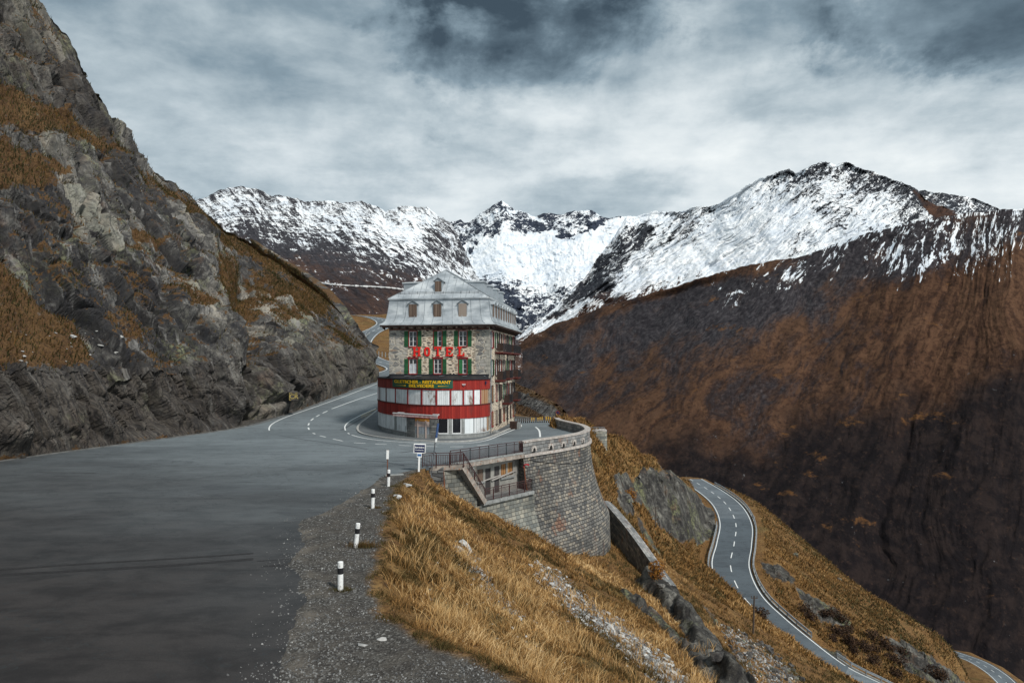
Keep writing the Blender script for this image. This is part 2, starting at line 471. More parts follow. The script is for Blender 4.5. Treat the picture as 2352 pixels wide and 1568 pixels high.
# gravel verge
m, nb, bs = mat_new('gravel', 0.95, 0.2)
p = pos(nb)
def rockcolor(nb, p, sc=1.0):
    n1 = nb.noise(nb.mapv(p, (0.25 * sc,) * 3), 1.0, 7, 0.62, 0.3)
    n2 = nb.noise(nb.mapv(p, (1.4 * sc,) * 3), 1.0, 8, 0.68, 0.2)
    n3 = nb.noise(nb.mapv(p, (0.11 * sc,) * 3, loc=(7, 3, 1)), 1.0, 6, 0.6, 0.5)
    c = nb.ramp(n1, [(0.34, (0.026, 0.024, 0.024)), (0.48, (0.066, 0.062, 0.058)), (0.58, (0.135, 0.130, 0.120)), (0.72, (0.32, 0.31, 0.28))])
    c = nb.mix(nb.math('MULTIPLY', nb.sstep(n2, 0.50, 0.70), 0.45), c, (0.33, 0.33, 0.31))
    c = nb.mix(nb.math('MULTIPLY', nb.sstep(n2, 0.50, 0.36), 0.6), c, (0.035, 0.036, 0.040))
    c = nb.mix(nb.math('MULTIPLY', nb.math('MULTIPLY', nb.sstep(n3, 0.53, 0.64), nb.sstep(n2, 0.42, 0.60)), 0.6), c, (0.27, 0.29, 0.14))     # yellow-green lichen
    wv_ = nb.n('ShaderNodeVectorMath', {0: nb.mapv(p, (0.42 * sc, 0.42 * sc, 0.24 * sc)), 1: nb.n('ShaderNodeTexNoise', {'Vector': p, 'Scale': 0.5 * sc, 'Detail': 5.0}).outputs['Color']}, operation='ADD').outputs[0]
    ck = nb.n('ShaderNodeTexVoronoi', {'Vector': wv_, 'Scale': 1.6}, feature='DISTANCE_TO_EDGE').outputs[0]
    c = nb.mix(nb.math('MULTIPLY', nb.math('SUBTRACT', 1.0, nb.sstep(ck, 0.0, 0.055)), 0.75), c, (0.022, 0.022, 0.025))
    n4 = nb.noise(nb.mapv(p, (0.2 * sc,) * 3, loc=(1, 9, 4)), 1.0, 6, 0.6, 0.5)
    c = nb.mix(nb.math('MULTIPLY', nb.sstep(n4, 0.58, 0.68), 0.5), c, (0.20, 0.13, 0.095))     # rusty stain
    return c, n1, n2
def grasscolor(nb, p, sc=1.0):
    g1 = nb.noise(nb.mapv(p, (0.35 * sc,) * 3), 1.0, 7, 0.65, 0.3)
    g2 = nb.noise(nb.mapv(p, (4.5 * sc,) * 3), 1.0, 5, 0.7)
    g3 = nb.noise(nb.mapv(p, (0.09 * sc,) * 3, loc=(2, 8, 3)), 1.0, 5, 0.6, 0.4)
    c = nb.ramp(g1, [(0.28, (0.040, 0.024, 0.012)), (0.45, (0.115, 0.055, 0.018)), (0.58, (0.155, 0.085, 0.030)), (0.72, (0.26, 0.155, 0.062))])
    c = nb.mix(nb.math('MULTIPLY', nb.sstep(g3, 0.54, 0.66), 0.55), c, (0.055, 0.052, 0.016))
    c = nb.mix(nb.math('MULTIPLY', nb.sstep(g2, 0.42, 0.62), 0.55), c, nb.mix(0.5, c, (0.42, 0.26, 0.10)))
    c = nb.mix(nb.math('MULTIPLY', nb.sstep(g2, 0.5, 0.34), 0.7), c, (0.03, 0.018, 0.010))
    return c, g1, g2
vo = nb.n('ShaderNodeTexVoronoi', {'Vector': p, 'Scale': 16.0})
pc = nb.ramp(nb.n('ShaderNodeSeparateXYZ', {'Vector': vo.outputs['Color']}).outputs[0], [(0.0, (0.030, 0.028, 0.026)), (0.6, (0.070, 0.066, 0.060)), (0.93, (0.135, 0.13, 0.12)), (1.0, (0.30, 0.295, 0.28))])
d1 = nb.noise(p, 0.55, 6, 0.65, 0.4)
c = nb.mix(nb.math('MULTIPLY', nb.sstep(d1, 0.35, 0.62), 0.7), pc, nb.mix(nb.sstep(nb.noise(p, 1.7, 5), 0.4, 0.6), (0.048, 0.042, 0.037), (0.090, 0.080, 0.068)))
c = nb.mix(nb.math('MULTIPLY', nb.sstep(nb.noise(nb.mapv(p, (0.3, 0.5, 1), loc=(3, 3, 3)), 1, 5, 0.6), 0.56, 0.7), 0.6), c, (0.036, 0.032, 0.030))
c = nb.mix(nb.math('MULTIPLY', nb.math('MULTIPLY', attr(nb, 'dust'), nb.sstep(d1, 0.42, 0.62)), 0.7), c, (0.17, 0.15, 0.125))
g, g1, g2 = grasscolor(nb, p)
c = nb.mix(attr(nb, 'grass'), c, g)
r, r1, r2 = rockcolor(nb, p, 1.6)
r = nb.mix(1.0, r, (0.78, 0.77, 0.74), 'MULTIPLY')
c = nb.mix(nb.sstep(nb.math('ADD', attr(nb, 'rock'), nb.math('MULTIPLY', nb.math('SUBTRACT', nb.noise(p, 0.9, 6, 0.7), 0.5), 0.9)), 0.42, 0.58), c, r)
finish(nb, bs, c, nb.math('ADD', vo.outputs['Distance'], nb.math('MULTIPLY', nb.math('ADD', r1, r2), nb.math('ADD', 1.0, nb.math('MULTIPLY', attr(nb, 'rock'), 8.0)))), 0.8, 0.05)
GROUND = m

m, nb, bs = mat_new('cliff_rock', 0.88, 0.25)
p = pos(nb)
uv = uvc(nb)
rc, r1, r2 = rockcolor(nb, p)
str1 = nb.noise(nb.mapv(uv, (1.6, 0.22, 1)), 1.0, 8, 0.68, 0.35)
str2 = nb.noise(nb.mapv(uv, (5.5, 0.8, 1)), 1.0, 6, 0.7, 0.25)
tn = attr(nb, 'tone')
rc = nb.mix(nb.math('MULTIPLY', nb.sstep(tn, 0.55, 0.1), 0.85), rc, (0.026, 0.025, 0.026))
rc = nb.mix(nb.math('MULTIPLY', nb.sstep(tn, 0.56, 0.92), 0.60), rc, nb.mix(nb.sstep(r1, 0.4, 0.6), (0.34, 0.34, 0.28), (0.42, 0.38, 0.31)))
rc = nb.mix(nb.math('MULTIPLY', nb.sstep(str1, 0.50, 0.34), 0.75), rc, (0.030, 0.031, 0.036))
rc = nb.mix(nb.math('MULTIPLY', nb.sstep(str1, 0.53, 0.68), 0.55), rc, (0.36, 0.355, 0.34))
rc = nb.mix(nb.math('MULTIPLY', nb.sstep(str2, 0.50, 0.36), 0.55), rc, (0.035, 0.036, 0.042))
dark_k = attr(nb, 'dark')  # darker tone at the cliff foot, nose and upper face
rc = nb.mix(nb.math('MULTIPLY', dark_k, 0.72), rc, nb.mix(nb.sstep(str2, 0.4, 0.62), (0.027, 0.024, 0.022), (0.098, 0.084, 0.070)))
g, g1, g2 = grasscolor(nb, p)
g = nb.mix(nb.math('MULTIPLY', nb.sstep(nb.noise(p, 1.2, 6, 0.7), 0.6, 0.68), 0.7), g, (0.24, 0.235, 0.22))
g = nb.mix(0.6, g, (0.046, 0.026, 0.014))
gm = nb.math('ADD', attr(nb, 'grass'), nb.math('MULTIPLY', nb.math('SUBTRACT', nb.noise(p, 0.55, 8, 0.75), 0.5), 2.6))
gm = nb.sstep(gm, 0.42, 0.56)
c = nb.mix(gm, rc, g)
hgt = nb.math('ADD', nb.math('MULTIPLY', str1, 1.2), nb.math('ADD', nb.math('MULTIPLY', str2, 0.5), nb.math('MULTIPLY', r2, 0.6)))
finish(nb, bs, c, hgt, 0.9, 0.28)
CLIFF = m

m, nb, bs = mat_new('boulder_rock', 0.9, 0.25)
p = pos(nb); rc, r1, r2 = rockcolor(nb, p, 2.5)
finish(nb, bs, rc, r2, 0.8, 0.12)
BOULDER = m
m, nb, bs = mat_new('pale_stone', 0.85, 0.3)
p = pos(nb)
oi = nb.n('ShaderNodeObjectInfo').outputs['Random']
n1 = nb.noise(p, 3.0, 6, 0.65)
c = nb.mix(nb.sstep(n1, 0.3, 0.7), (0.27, 0.28, 0.28), (0.60, 0.60, 0.58))
c = nb.mix(nb.math('MULTIPLY', oi, 0.5), c, (0.19, 0.17, 0.15))
finish(nb, bs, c, nb.noise(p, 9, 5), 0.5, 0.03)
PALE = m

# block masonry, UV in metres
def masonry(name, bw, bh, cols, mortar, msize=0.018, warp=0.05, rust=0.0, bumpd=0.05):
    m, nb, bs = mat_new(name, 0.9, 0.25)
    uv = uvc(nb); p = pos(nb)
    wn = nb.n('ShaderNodeTexNoise', {'Vector': uv, 'Scale': 1.3, 'Detail': 3.0}).outputs['Color']
    uw = nb.n('ShaderNodeVectorMath', {0: uv, 1: nb.n('ShaderNodeVectorMath', {0: wn, 1: (warp * 2, warp * 2, 0)}, operation='MULTIPLY').outputs[0]}, operation='ADD').outputs[0]
    br = nb.n('ShaderNodeTexBrick', {'Vector': uw, 'Color1': (0, 0, 0, 1), 'Color2': (1, 1, 1, 1), 'Mortar': (0.5, 0.5, 0.5, 1), 'Scale': 1.0,
               'Mortar Size': msize, 'Mortar Smooth': 0.6, 'Bias': 0.0, 'Brick Width': bw, 'Row Height': bh}, offset=0.5, squash=0.8, squash_frequency=3)
    rnd = nb.n('ShaderNodeSeparateXYZ', {'Vector': br.outputs['Color']}).outputs[0]
    n1 = nb.noise(p, 2.2, 7, 0.68); n2 = nb.noise(p, 0.25, 5, 0.6, 0.3)
    t = nb.math('ADD', nb.math('MULTIPLY', rnd, 0.85), nb.math('MULTIPLY', nb.math('SUBTRACT', n1, 0.35), 0.5))
    st = [(i / (len(cols) - 1), c_) for i, c_ in enumerate(cols)]
    c = nb.ramp(t, st)
    c = nb.mix(nb.math('MULTIPLY', nb.sstep(n2, 0.45, 0.70), 0.5), c, tuple(v * 0.4 for v in cols[0]))
    if rust:
        k = nb.math('MULTIPLY', nb.sstep(nb.noise(nb.mapv(p, (0.6, 0.6, 0.35)), 1, 6, 0.65, 0.4), 0.57, 0.66), rust)
        c = nb.mix(k, c, (0.20, 0.085, 0.045))
    wh = nb.math('MULTIPLY', nb.sstep(nb.noise(nb.mapv(p, (1.2, 1.2, 0.3), loc=(4, 4, 9)), 1, 5, 0.7), 0.66, 0.74), 0.5)
    c = nb.mix(wh, c, (0.45, 0.45, 0.44))
    c = nb.mix(nb.math('MULTIPLY', br.outputs['Fac'], 0.85), c, mortar)
    h = nb.math('ADD', nb.math('MULTIPLY', nb.math('SUBTRACT', 1.0, br.outputs['Fac']), 1.0), nb.math('ADD', nb.math('MULTIPLY', n1, 0.9), nb.math('MULTIPLY', rnd, 0.5)))
    finish(nb, bs, c, h, 0.9, bumpd)
    return m
BLOCK = masonry('granite_block', 0.46, 0.29, [(0.070, 0.072, 0.074), (0.135, 0.133, 0.126), (0.215, 0.205, 0.182), (0.33, 0.285, 0.225)], (0.022, 0.020, 0.019), 0.032, 0.08, rust=0.6, bumpd=0.10)
BLOCK_W = masonry('pale_granite_block', 0.52, 0.32, [(0.12, 0.13, 0.125), (0.22, 0.225, 0.20), (0.36, 0.34, 0.28)], (0.045, 0.042, 0.038), 0.02, 0.06, rust=0.25)
PARA = masonry('parapet_stone', 0.62, 0.33, [(0.13, 0.14, 0.145), (0.24, 0.24, 0.235), (0.36, 0.35, 0.33)], (0.055, 0.05, 0.048), 0.024, 0.09, rust=0.5, bumpd=0.08)
ROUGHW = masonry('rough_dry_stone', 0.85, 0.26, [(0.055, 0.058, 0.060), (0.12, 0.122, 0.12), (0.20, 0.20, 0.19)], (0.018, 0.018, 0.018), 0.035, 0.22, bumpd=0.1)
COPING = simple('coping_stone', (0.40, 0.37, 0.34), 0.9, 0.22, 2.5, dirt=(0.26, 0.13, 0.09), bump=0.4)
RUSTCON = simple('rust_stained_concrete', (0.28, 0.25, 0.22), 0.9, 0.3, 2.0, dirt=(0.27, 0.095, 0.035), bump=0.4)
CONC = simple('concrete', (0.25, 0.26, 0.255), 0.9, 0.2, 1.6, dirt=(0.14, 0.145, 0.14), bump=0.3)
PLASTER = simple('grey_plaster', (0.25, 0.245, 0.225), 0.9, 0.2, 1.1, dirt=(0.15, 0.15, 0.14), bump=0.2)
KERB = simple('kerb_stone', (0.36, 0.36, 0.345), 0.85, 0.18, 2.0, dirt=(0.22, 0.22, 0.21))
IRON = simple('brown_painted_iron', (0.050, 0.022, 0.022), 0.55, 0.25, 4)
IRON_D = simple('dark_iron', (0.022, 0.022, 0.025), 0.5, 0.25, 4)
STEEL = simple('galvanised_steel', (0.36, 0.39, 0.41), 0.45, 0.15, 3, metal=0.35)
STEEL_D = simple('dull_steel', (0.20, 0.225, 0.245), 0.55, 0.2, 3, metal=0.3)

# hotel rubble wall: small stones in cream mortar, bigger grey stones at the left and the corners
def rubble(name, side=False):
    m, nb, bs = mat_new(name, 0.92, 0.2)
    o = objc(nb)
    sp = nb.n('ShaderNodeSeparateXYZ', {'Vector': o}).outputs
    wn = nb.n('ShaderNodeTexNoise', {'Vector': o, 'Scale': 1.7, 'Detail': 4.0}).outputs['Color']
    ow = nb.n('ShaderNodeVectorMath', {0: o, 1: nb.n('ShaderNodeVectorMath', {0: wn, 1: (0.35, 0.35, 0.22)}, operation='MULTIPLY').outputs[0]}, operation='ADD').outputs[0]
    def layer(sx, sz, th):
        v = nb.mapv(ow, (sx, sx, sz))
        vc = nb.n('ShaderNodeTexVoronoi', {'Vector': v, 'Scale': 1.0, 'Randomness': 0.95})
        ve = nb.n('ShaderNodeTexVoronoi', {'Vector': v, 'Scale': 1.0, 'Randomness': 0.95}, feature='DISTANCE_TO_EDGE').outputs[0]
        mk = nb.sstep(nb.math('ADD', ve, nb.math('MULTIPLY', nb.math('SUBTRACT', nb.noise(o, 7.0, 4, 0.6), 0.5), 0.10)), th, th + 0.07)
        return nb.n('ShaderNodeSeparateXYZ', {'Vector': vc.outputs['Color']}).outputs, mk
    ra, ma = layer(2.0, 5.6, 0.15)
    rb, mb = layer(1.35, 3.3, 0.035)
    ca = nb.ramp(ra[0], [(0.0, (0.035, 0.032, 0.030)), (0.4, (0.11, 0.10, 0.092)), (0.7, (0.24, 0.205, 0.16)), (0.9, (0.26, 0.14, 0.08)), (1.0, (0.42, 0.38, 0.31))])
    cb = nb.ramp(rb[0], [(0.0, (0.13, 0.13, 0.13)), (0.5, (0.27, 0.265, 0.25)), (0.85, (0.42, 0.40, 0.36)), (1.0, (0.26, 0.17, 0.12))])
    mort = nb.mix(nb.sstep(nb.noise(o, 1.6, 5, 0.6), 0.35, 0.65), (0.55, 0.465, 0.36), (0.68, 0.585, 0.46))
    A = nb.mix(ma, mort, ca); B = nb.mix(mb, (0.46, 0.42, 0.35), cb)
    if side: zone = nb.math('MULTIPLY', nb.sstep(nb.noise(o, 0.4, 3), 0.5, 0.6), 0.4)
    else:
        d = nb.math('ABSOLUTE', nb.math('SUBTRACT', sp[0], 5.9))
        zone = nb.sstep(nb.math('ADD', d, nb.math('MULTIPLY', nb.math('SUBTRACT', nb.noise(o, 0.9, 4), 0.5), 2.0)), 3.6, 4.2)
    c = nb.mix(zone, A, B)
    stn = nb.noise(nb.mapv(o, (0.9, 0.9, 0.25)), 1.0, 6, 0.65)
    c = nb.mix(nb.math('MULTIPLY', nb.sstep(stn, 0.55, 0.75), 0.35), c, (0.16, 0.13, 0.10))
    hh = nb.n('ShaderNodeMix', {0: zone, 2: ma, 3: mb}, data_type='FLOAT').outputs[0]
    finish(nb, bs, c, nb.math('ADD', hh, nb.noise(o, 6, 5)), 0.8, 0.06)
    return m
RUB = rubble('rubble_wall')
RUBS = rubble('rubble_wall_side', True)

# sheet metal roof with seams and soft weathering
m, nb, bs = mat_new('sheet_metal_roof', 0.5, 0.4, 0.45)
o = objc(nb)
n1 = nb.noise(nb.mapv(o, (0.35, 0.35, 0.9)), 1.0, 5, 0.6, 0.4); n2 = nb.noise(o, 5.0, 5, 0.6)
c = nb.ramp(n1, [(0.34, (0.30, 0.335, 0.36)), (0.5, (0.50, 0.535, 0.56)), (0.64, (0.70, 0.73, 0.74))])
c = nb.mix(nb.math('MULTIPLY', nb.sstep(n2, 0.55, 0.75), 0.25), c, (0.24, 0.265, 0.28))
st = nb.noise(nb.mapv(o, (3.5, 3.5, 0.25)), 1.0, 5, 0.6)
c = nb.mix(nb.math('MULTIPLY', nb.sstep(st, 0.56, 0.72), 0.45), c, (0.22, 0.25, 0.27))
finish(nb, bs, c, n1, 0.35, 0.12)
ROOF = m
SEAM = simple('roof_seam', (0.27, 0.30, 0.32), 0.5, 0.2, 3, metal=0.4)
GREYM = simple('grey_sheet_metal', (0.30, 0.335, 0.36), 0.55, 0.1, 1.5, metal=0.3)
DWOOD = simple('dark_eave_wood', (0.045, 0.026, 0.020), 0.8, 0.35, 3)
RWOOD = simple('red_brown_wood', (0.085, 0.018, 0.014), 0.75, 0.35, 4)

# vertical boarding, UV in metres
def boards(name, cols, w=0.11, seam=0.35, peel=None, rough=0.75, peelk=0.8):
    m, nb, bs = mat_new(name, rough, 0.25)
    uv = uvc(nb); p = pos(nb)
    u = nb.n('ShaderNodeSeparateXYZ', {'Vector': uv}).outputs[0]
    q = nb.math('DIVIDE', u, w)
    fr = nb.math('FRACT', q); fl = nb.math('FLOOR', q)
    rnd = nb.n('ShaderNodeTexWhiteNoise', {'W': fl}, noise_dimensions='1D').outputs['Value']
    g = nb.noise(nb.mapv(uv, (9.0, 0.9, 1)), 1.0, 6, 0.65)
    t = nb.math('ADD', nb.math('MULTIPLY', rnd, 0.55), nb.math('MULTIPLY', g, 0.5))
    c = nb.ramp(t, [(0.15, cols[0]), (0.55, cols[1]), (0.9, cols[2])])
    if peel:
        k = nb.noise(nb.mapv(p, (0.9, 0.9, 0.6)), 1.0, 4, 0.6)
        k2 = nb.noise(nb.mapv(uv, (14, 2.2, 1)), 1.0, 6, 0.7)
        kk = nb.math('MULTIPLY', nb.sstep(nb.math('ADD', k, nb.math('MULTIPLY', k2, 0.6)), 0.80, 0.95), peelk)
        c = nb.mix(kk, c, peel)
    sm_ = nb.math('LESS_THAN', fr, 0.14)
    c = nb.mix(nb.math('MULTIPLY', sm_, seam), c, tuple(v * 0.25 for v in cols[0]))
    finish(nb, bs, c, nb.math('ADD', nb.math('MULTIPLY', g, 0.4), nb.math('SUBTRACT', 1.0, sm_)), 0.6, 0.02)
    return m
REDB = boards('red_boarding', [(0.16, 0.012, 0.010), (0.30, 0.024, 0.017), (0.40, 0.045, 0.03)], 0.14, 0.6, peel=(0.13, 0.03, 0.025), peelk=0.5)
REDB2 = boards('faded_red_boarding', [(0.12, 0.018, 0.015), (0.22, 0.034, 0.025), (0.30, 0.06, 0.045)], 0.14, 0.6, peel=(0.10, 0.03, 0.025), peelk=0.5)
WHB = boards('white_boarding', [(0.56, 0.60, 0.61), (0.72, 0.75, 0.76), (0.82, 0.84, 0.84)], 0.20, 0.45, peel=(0.27, 0.26, 0.25), peelk=0.35)
WHB2 = boards('peeling_white_boarding', [(0.46, 0.49, 0.50), (0.64, 0.67, 0.68), (0.78, 0.79, 0.79)], 0.18, 0.5, peel=(0.20, 0.135, 0.10), peelk=0.9)
WHB3 = boards('clean_white_panel', [(0.62, 0.66, 0.68), (0.68, 0.72, 0.74), (0.72, 0.76, 0.77)], 0.6, 0.1)
ORB = boards('bare_orange_boarding', [(0.20, 0.085, 0.035), (0.36, 0.19, 0.09), (0.50, 0.40, 0.30)], 0.16, 0.6)
OLDW = boards('old_grey_brown_boarding', [(0.065, 0.045, 0.035), (0.15, 0.105, 0.080), (0.27, 0.20, 0.155)], 0.12, 0.8)
PLY = boards('weathered_plywood', [(0.21, 0.165, 0.13), (0.25, 0.20, 0.165), (0.30, 0.25, 0.21)], 1.3, 0.0)
PINK = boards('pinkish_door_board', [(0.38, 0.28, 0.25), (0.45, 0.34, 0.30), (0.52, 0.42, 0.37)], 0.5, 0.3)
GRYB = boards('blue_grey_door_board', [(0.20, 0.23, 0.26), (0.27, 0.30, 0.33), (0.34, 0.37, 0.39)], 0.35, 0.5)
DARKD = boards('dark_old_door', [(0.030, 0.028, 0.030), (0.060, 0.055, 0.055), (0.11, 0.10, 0.10)], 0.13, 0.7)
RUSTB = boards('orange_old_shutter', [(0.12, 0.05, 0.02), (0.33, 0.16, 0.06), (0.48, 0.30, 0.14)], 0.10, 0.8, peel=(0.05, 0.025, 0.015), peelk=0.9)
PLANK = simple('grey_plank', (0.33, 0.31, 0.29), 0.85, 0.25, 5)
GREEN = simple('green_shutter_paint', (0.016, 0.085, 0.032), 0.6, 0.22, 3, dirt=(0.03, 0.12, 0.055))
GREENL = simple('brighter_green_paint', (0.02, 0.15, 0.05), 0.6, 0.25, 6, dirt=(0.10, 0.22, 0.10))
REDF = simple('red_window_frame', (0.23, 0.018, 0.020), 0.6, 0.2, 4, dirt=(0.15, 0.03, 0.03))
WHITEP = simple('white_window_paint', (0.74, 0.75, 0.75), 0.5, 0.08, 4)
REDL = simple('red_letter', (0.70, 0.010, 0.012), 0.45, 0.1, 4)
ORGE = simple('letter_edge', (0.55, 0.13, 0.05), 0.5, 0.1, 4)
SIGNG = simple('sign_green', (0.016, 0.085, 0.055), 0.5, 0.12, 3)
SIGNY = simple('sign_yellow', (0.78, 0.46, 0.015), 0.5, 0.05, 3)
BLACKF = simple('black_roofing_felt', (0.016, 0.017, 0.021), 0.6, 0.3, 2)
CURT = simple('net_curtain', (0.42, 0.46, 0.50), 0.9, 0.25, 9)
SIGNW = simple('sign_white', (0.80, 0.81, 0.80), 0.45, 0.04, 4)
SIGNB = simple('sign_blue', (0.012, 0.022, 0.075), 0.4, 0.1, 3)
SIGNB2 = simple('sign_mid_blue', (0.03, 0.12, 0.30), 0.4, 0.1, 3)
POSTW = simple('white_post_paint', (0.74, 0.75, 0.74), 0.65, 0.08, 5, dirt=(0.20, 0.18, 0.17))
POSTB = simple('black_post_paint', (0.012, 0.012, 0.014), 0.6, 0.2, 5)
YELP = simple('yellow_post_paint', (0.55, 0.33, 0.04), 0.6, 0.2, 5, dirt=(0.05, 0.04, 0.03))
POLE = simple('weathered_pole', (0.075, 0.060, 0.050), 0.9, 0.25, 5)
CARW = simple('car_paint_white', (0.72, 0.74, 0.76), 0.3, 0.03, 3, spec=0.5)
RUBBER = simple('tyre_rubber', (0.02, 0.02, 0.02), 0.9, 0.1, 3)
REDP = simple('red_cap', (0.35, 0.02, 0.03), 0.6, 0.1, 3)
YPAINT = simple('yellow_paint', (0.32, 0.25, 0.08), 0.8, 0.3, 5)
RUSTI = simple('rusty_iron', (0.16, 0.055, 0.028), 0.85, 0.35, 5)
m, nb, bs = mat_new('window_glass', 0.08, 0.6)
bs.inputs['Base Color'].default_value = (0.012, 0.014, 0.018, 1)
GLASS = m
m, nb, bs = mat_new('dark_shop_glass', 0.15, 0.4)
bs.inputs['Base Color'].default_value = (0.010, 0.010, 0.013, 1)
GLASS2 = m
def bladem(name, stops):
    m, nb, bs = mat_new(name, 0.75, 0.2)
    a_ = nb.n('ShaderNodeAttribute', attribute_name='tone').outputs['Fac']
    c = nb.ramp(a_, stops)
    nb.t.links.new(c, bs.inputs['Base Color'])
    return m
BLADE = bladem('dry_grass_blade', [(0.0, (0.020, 0.024, 0.009)), (0.18, (0.055, 0.050, 0.016)), (0.36, (0.105, 0.058, 0.019)), (0.58, (0.29, 0.155, 0.050)), (0.8, (0.50, 0.31, 0.125)), (1.0, (0.72, 0.53, 0.28))])
SHRUB = bladem('autumn_leaf', [(0.0, (0.06, 0.030, 0.010)), (0.5, (0.22, 0.085, 0.015)), (1.0, (0.40, 0.19, 0.03))])
SHRUBD = bladem('dark_heather_leaf', [(0.0, (0.012, 0.009, 0.008)), (0.5, (0.040, 0.022, 0.014)), (1.0, (0.085, 0.045, 0.020))])
STONEM = bladem('scree_stone', [(0.0, (0.06, 0.062, 0.065)), (0.5, (0.20, 0.20, 0.195)), (0.85, (0.36, 0.36, 0.35)), (1.0, (0.56, 0.56, 0.54))])

# far mountains: rock, rusty autumn turf and snow
def mountain_mat(name, rock, rock2, veg, veg2, s1, s2, heath_shade=None, sww=(0.65, 0.40, 0.45, 0.40), shade=(0.64, 0.70, 0.77), wscale=0.01, bumpd=12.0):
    m, nb, bs = mat_new(name, 0.95, 0.15)
    uv = uvc(nb); p = pos(nb)
    stk = nb.noise(nb.mapv(uv, (s1, s2, 1)), 1.0, 9, 0.68, 0.9)
    iso3 = nb.noise(nb.mapv(p, (wscale * 16,) * 3), 1.0, 5, 0.75)
    stk2 = nb.noise(nb.mapv(uv, (s1 * 4.2, s2 * 5.0, 1)), 1.0, 7, 0.7, 0.4)
    iso = nb.noise(nb.mapv(p, (wscale,) * 3), 1.0, 9, 0.66, 0.3)
    iso2 = nb.noise(nb.mapv(p, (wscale * 5,) * 3), 1.0, 7, 0.7, 0.2)
    rk = nb.mix(nb.sstep(stk2, 0.35, 0.65), rock, rock2)
    vg = nb.mix(nb.sstep(nb.math('ADD', nb.math('MULTIPLY', iso, 0.45), nb.math('ADD', nb.math('MULTIPLY', stk, 0.3), nb.math('MULTIPLY', iso2, 0.25))), 0.40, 0.60), veg, veg2)
    vk = nb.math('ADD', attr(nb, 'veg'), nb.math('MULTIPLY', nb.math('SUBTRACT', nb.math('ADD', nb.math('MULTIPLY', stk, 0.7), nb.math('MULTIPLY', iso, 0.9)), 0.8), 2.2))
    c = nb.mix(nb.sstep(vk, 0.1, 0.9), rk, vg)
    c = nb.mix(nb.math('MULTIPLY', nb.sstep(nb.math('ADD', iso3, nb.math('MULTIPLY', stk, 0.6)), 0.86, 0.70), 0.7), c, nb.mix(1.0, c, (0.35, 0.33, 0.36), 'MULTIPLY'))
    c = nb.mix(nb.math('MULTIPLY', nb.sstep(stk2, 0.60, 0.74), 0.35), c, nb.mix(1.0, c, (2.3, 2.1, 2.0), 'MULTIPLY'))
    if heath_shade:
        hk = nb.math('ADD', attr(nb, 'heath_shade'), nb.math('MULTIPLY', nb.math('SUBTRACT', nb.math('ADD', nb.math('MULTIPLY', iso, 0.9), nb.math('MULTIPLY', stk, 0.5)), 0.7), 1.7))
        hc = nb.mix(nb.sstep(iso2, 0.42, 0.62), heath_shade[0], heath_shade[1])
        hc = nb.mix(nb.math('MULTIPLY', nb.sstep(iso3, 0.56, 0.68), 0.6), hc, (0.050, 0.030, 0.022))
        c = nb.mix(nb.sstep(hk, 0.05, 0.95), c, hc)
        gp = nb.noise(nb.mapv(p, (wscale * 1.3, wscale * 1.3, wscale * 2.6), loc=(9, 2, 5)), 1.0, 8, 0.72, 0.2)
        c = nb.mix(nb.math('MULTIPLY', nb.sstep(gp, 0.615, 0.66), nb.math('MULTIPLY', nb.sstep(iso2, 0.40, 0.60), 0.75)), c, (0.14, 0.065, 0.022))
        gr = nb.noise(nb.mapv(p, (wscale * 7, wscale * 7, wscale * 9), loc=(1, 2, 5)), 1.0, 6, 0.75)
        c = nb.mix(nb.math('MULTIPLY', nb.sstep(gr, 0.665, 0.70), 0.55), c, (0.17, 0.175, 0.18))
    sk = nb.math('ADD', attr(nb, 'snow'), nb.math('MULTIPLY', nb.math('SUBTRACT', nb.math('ADD', nb.math('ADD', nb.math('MULTIPLY', stk, sww[0]), nb.math('MULTIPLY', iso3, sww[1])), nb.math('ADD', nb.math('MULTIPLY', iso2, sww[2]), nb.math('MULTIPLY', stk2, sww[3]))), sum(sww) / 2), 2.8))
    sw = nb.sstep(sk, 0.47, 0.56)
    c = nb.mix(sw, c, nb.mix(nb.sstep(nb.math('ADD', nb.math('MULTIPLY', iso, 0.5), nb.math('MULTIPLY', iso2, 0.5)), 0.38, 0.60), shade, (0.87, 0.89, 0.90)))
    h = nb.math('ADD', nb.math('MULTIPLY', stk, 0.6), nb.math('ADD', nb.math('MULTIPLY', stk2, 0.3), nb.math('MULTIPLY', iso2, 0.8)))
    finish(nb, bs, c, h, 0.6, bumpd)
    return m
# ================================================================== NEAR TERRAIN
P0 = np.array([-4.7, 52.5]); KD = np.array([0.6463, 0.7631]); KN = np.array([0.7631, -0.6463])   # kiosk frame: along / outward
def K2(s, o): return P0 + s * KD + o * KN
para_top = [(0.92, 59.2), (2.2, 60.9), (3.9, 62.8), (5.55, 65.0), (7.06, 67.5), (8.05, 71.0), (7.95, 75.4), (6.9, 79.2), (5.9, 83.0), (5.8, 86.5)]
PT = np.array(catmull(para_top, 10))
def offset_curve(C, o):
    d = np.gradient(C, axis=0); d /= np.linalg.norm(d, axis=1)[:, None]
    return C + np.c_[d[:, 1], -d[:, 0]] * o     # outward = right of travel
inner = offset_curve(PT, -0.45)
grass_edge = [(9.0, 4.0), (6.0, 8.5), (2.6, 12.7), (-0.28, 16.7), (-2.1, 18.4), (-3.7, 20.2), (-4.9, 22.9), (-5.5, 26.3), (-6.1, 31.0), (-6.7, 35.4), (-7.4, 41.0), (-7.3, 46.5), (-7.0, 50.0)]
ge = [p for p in catmull(grass_edge, 6)]
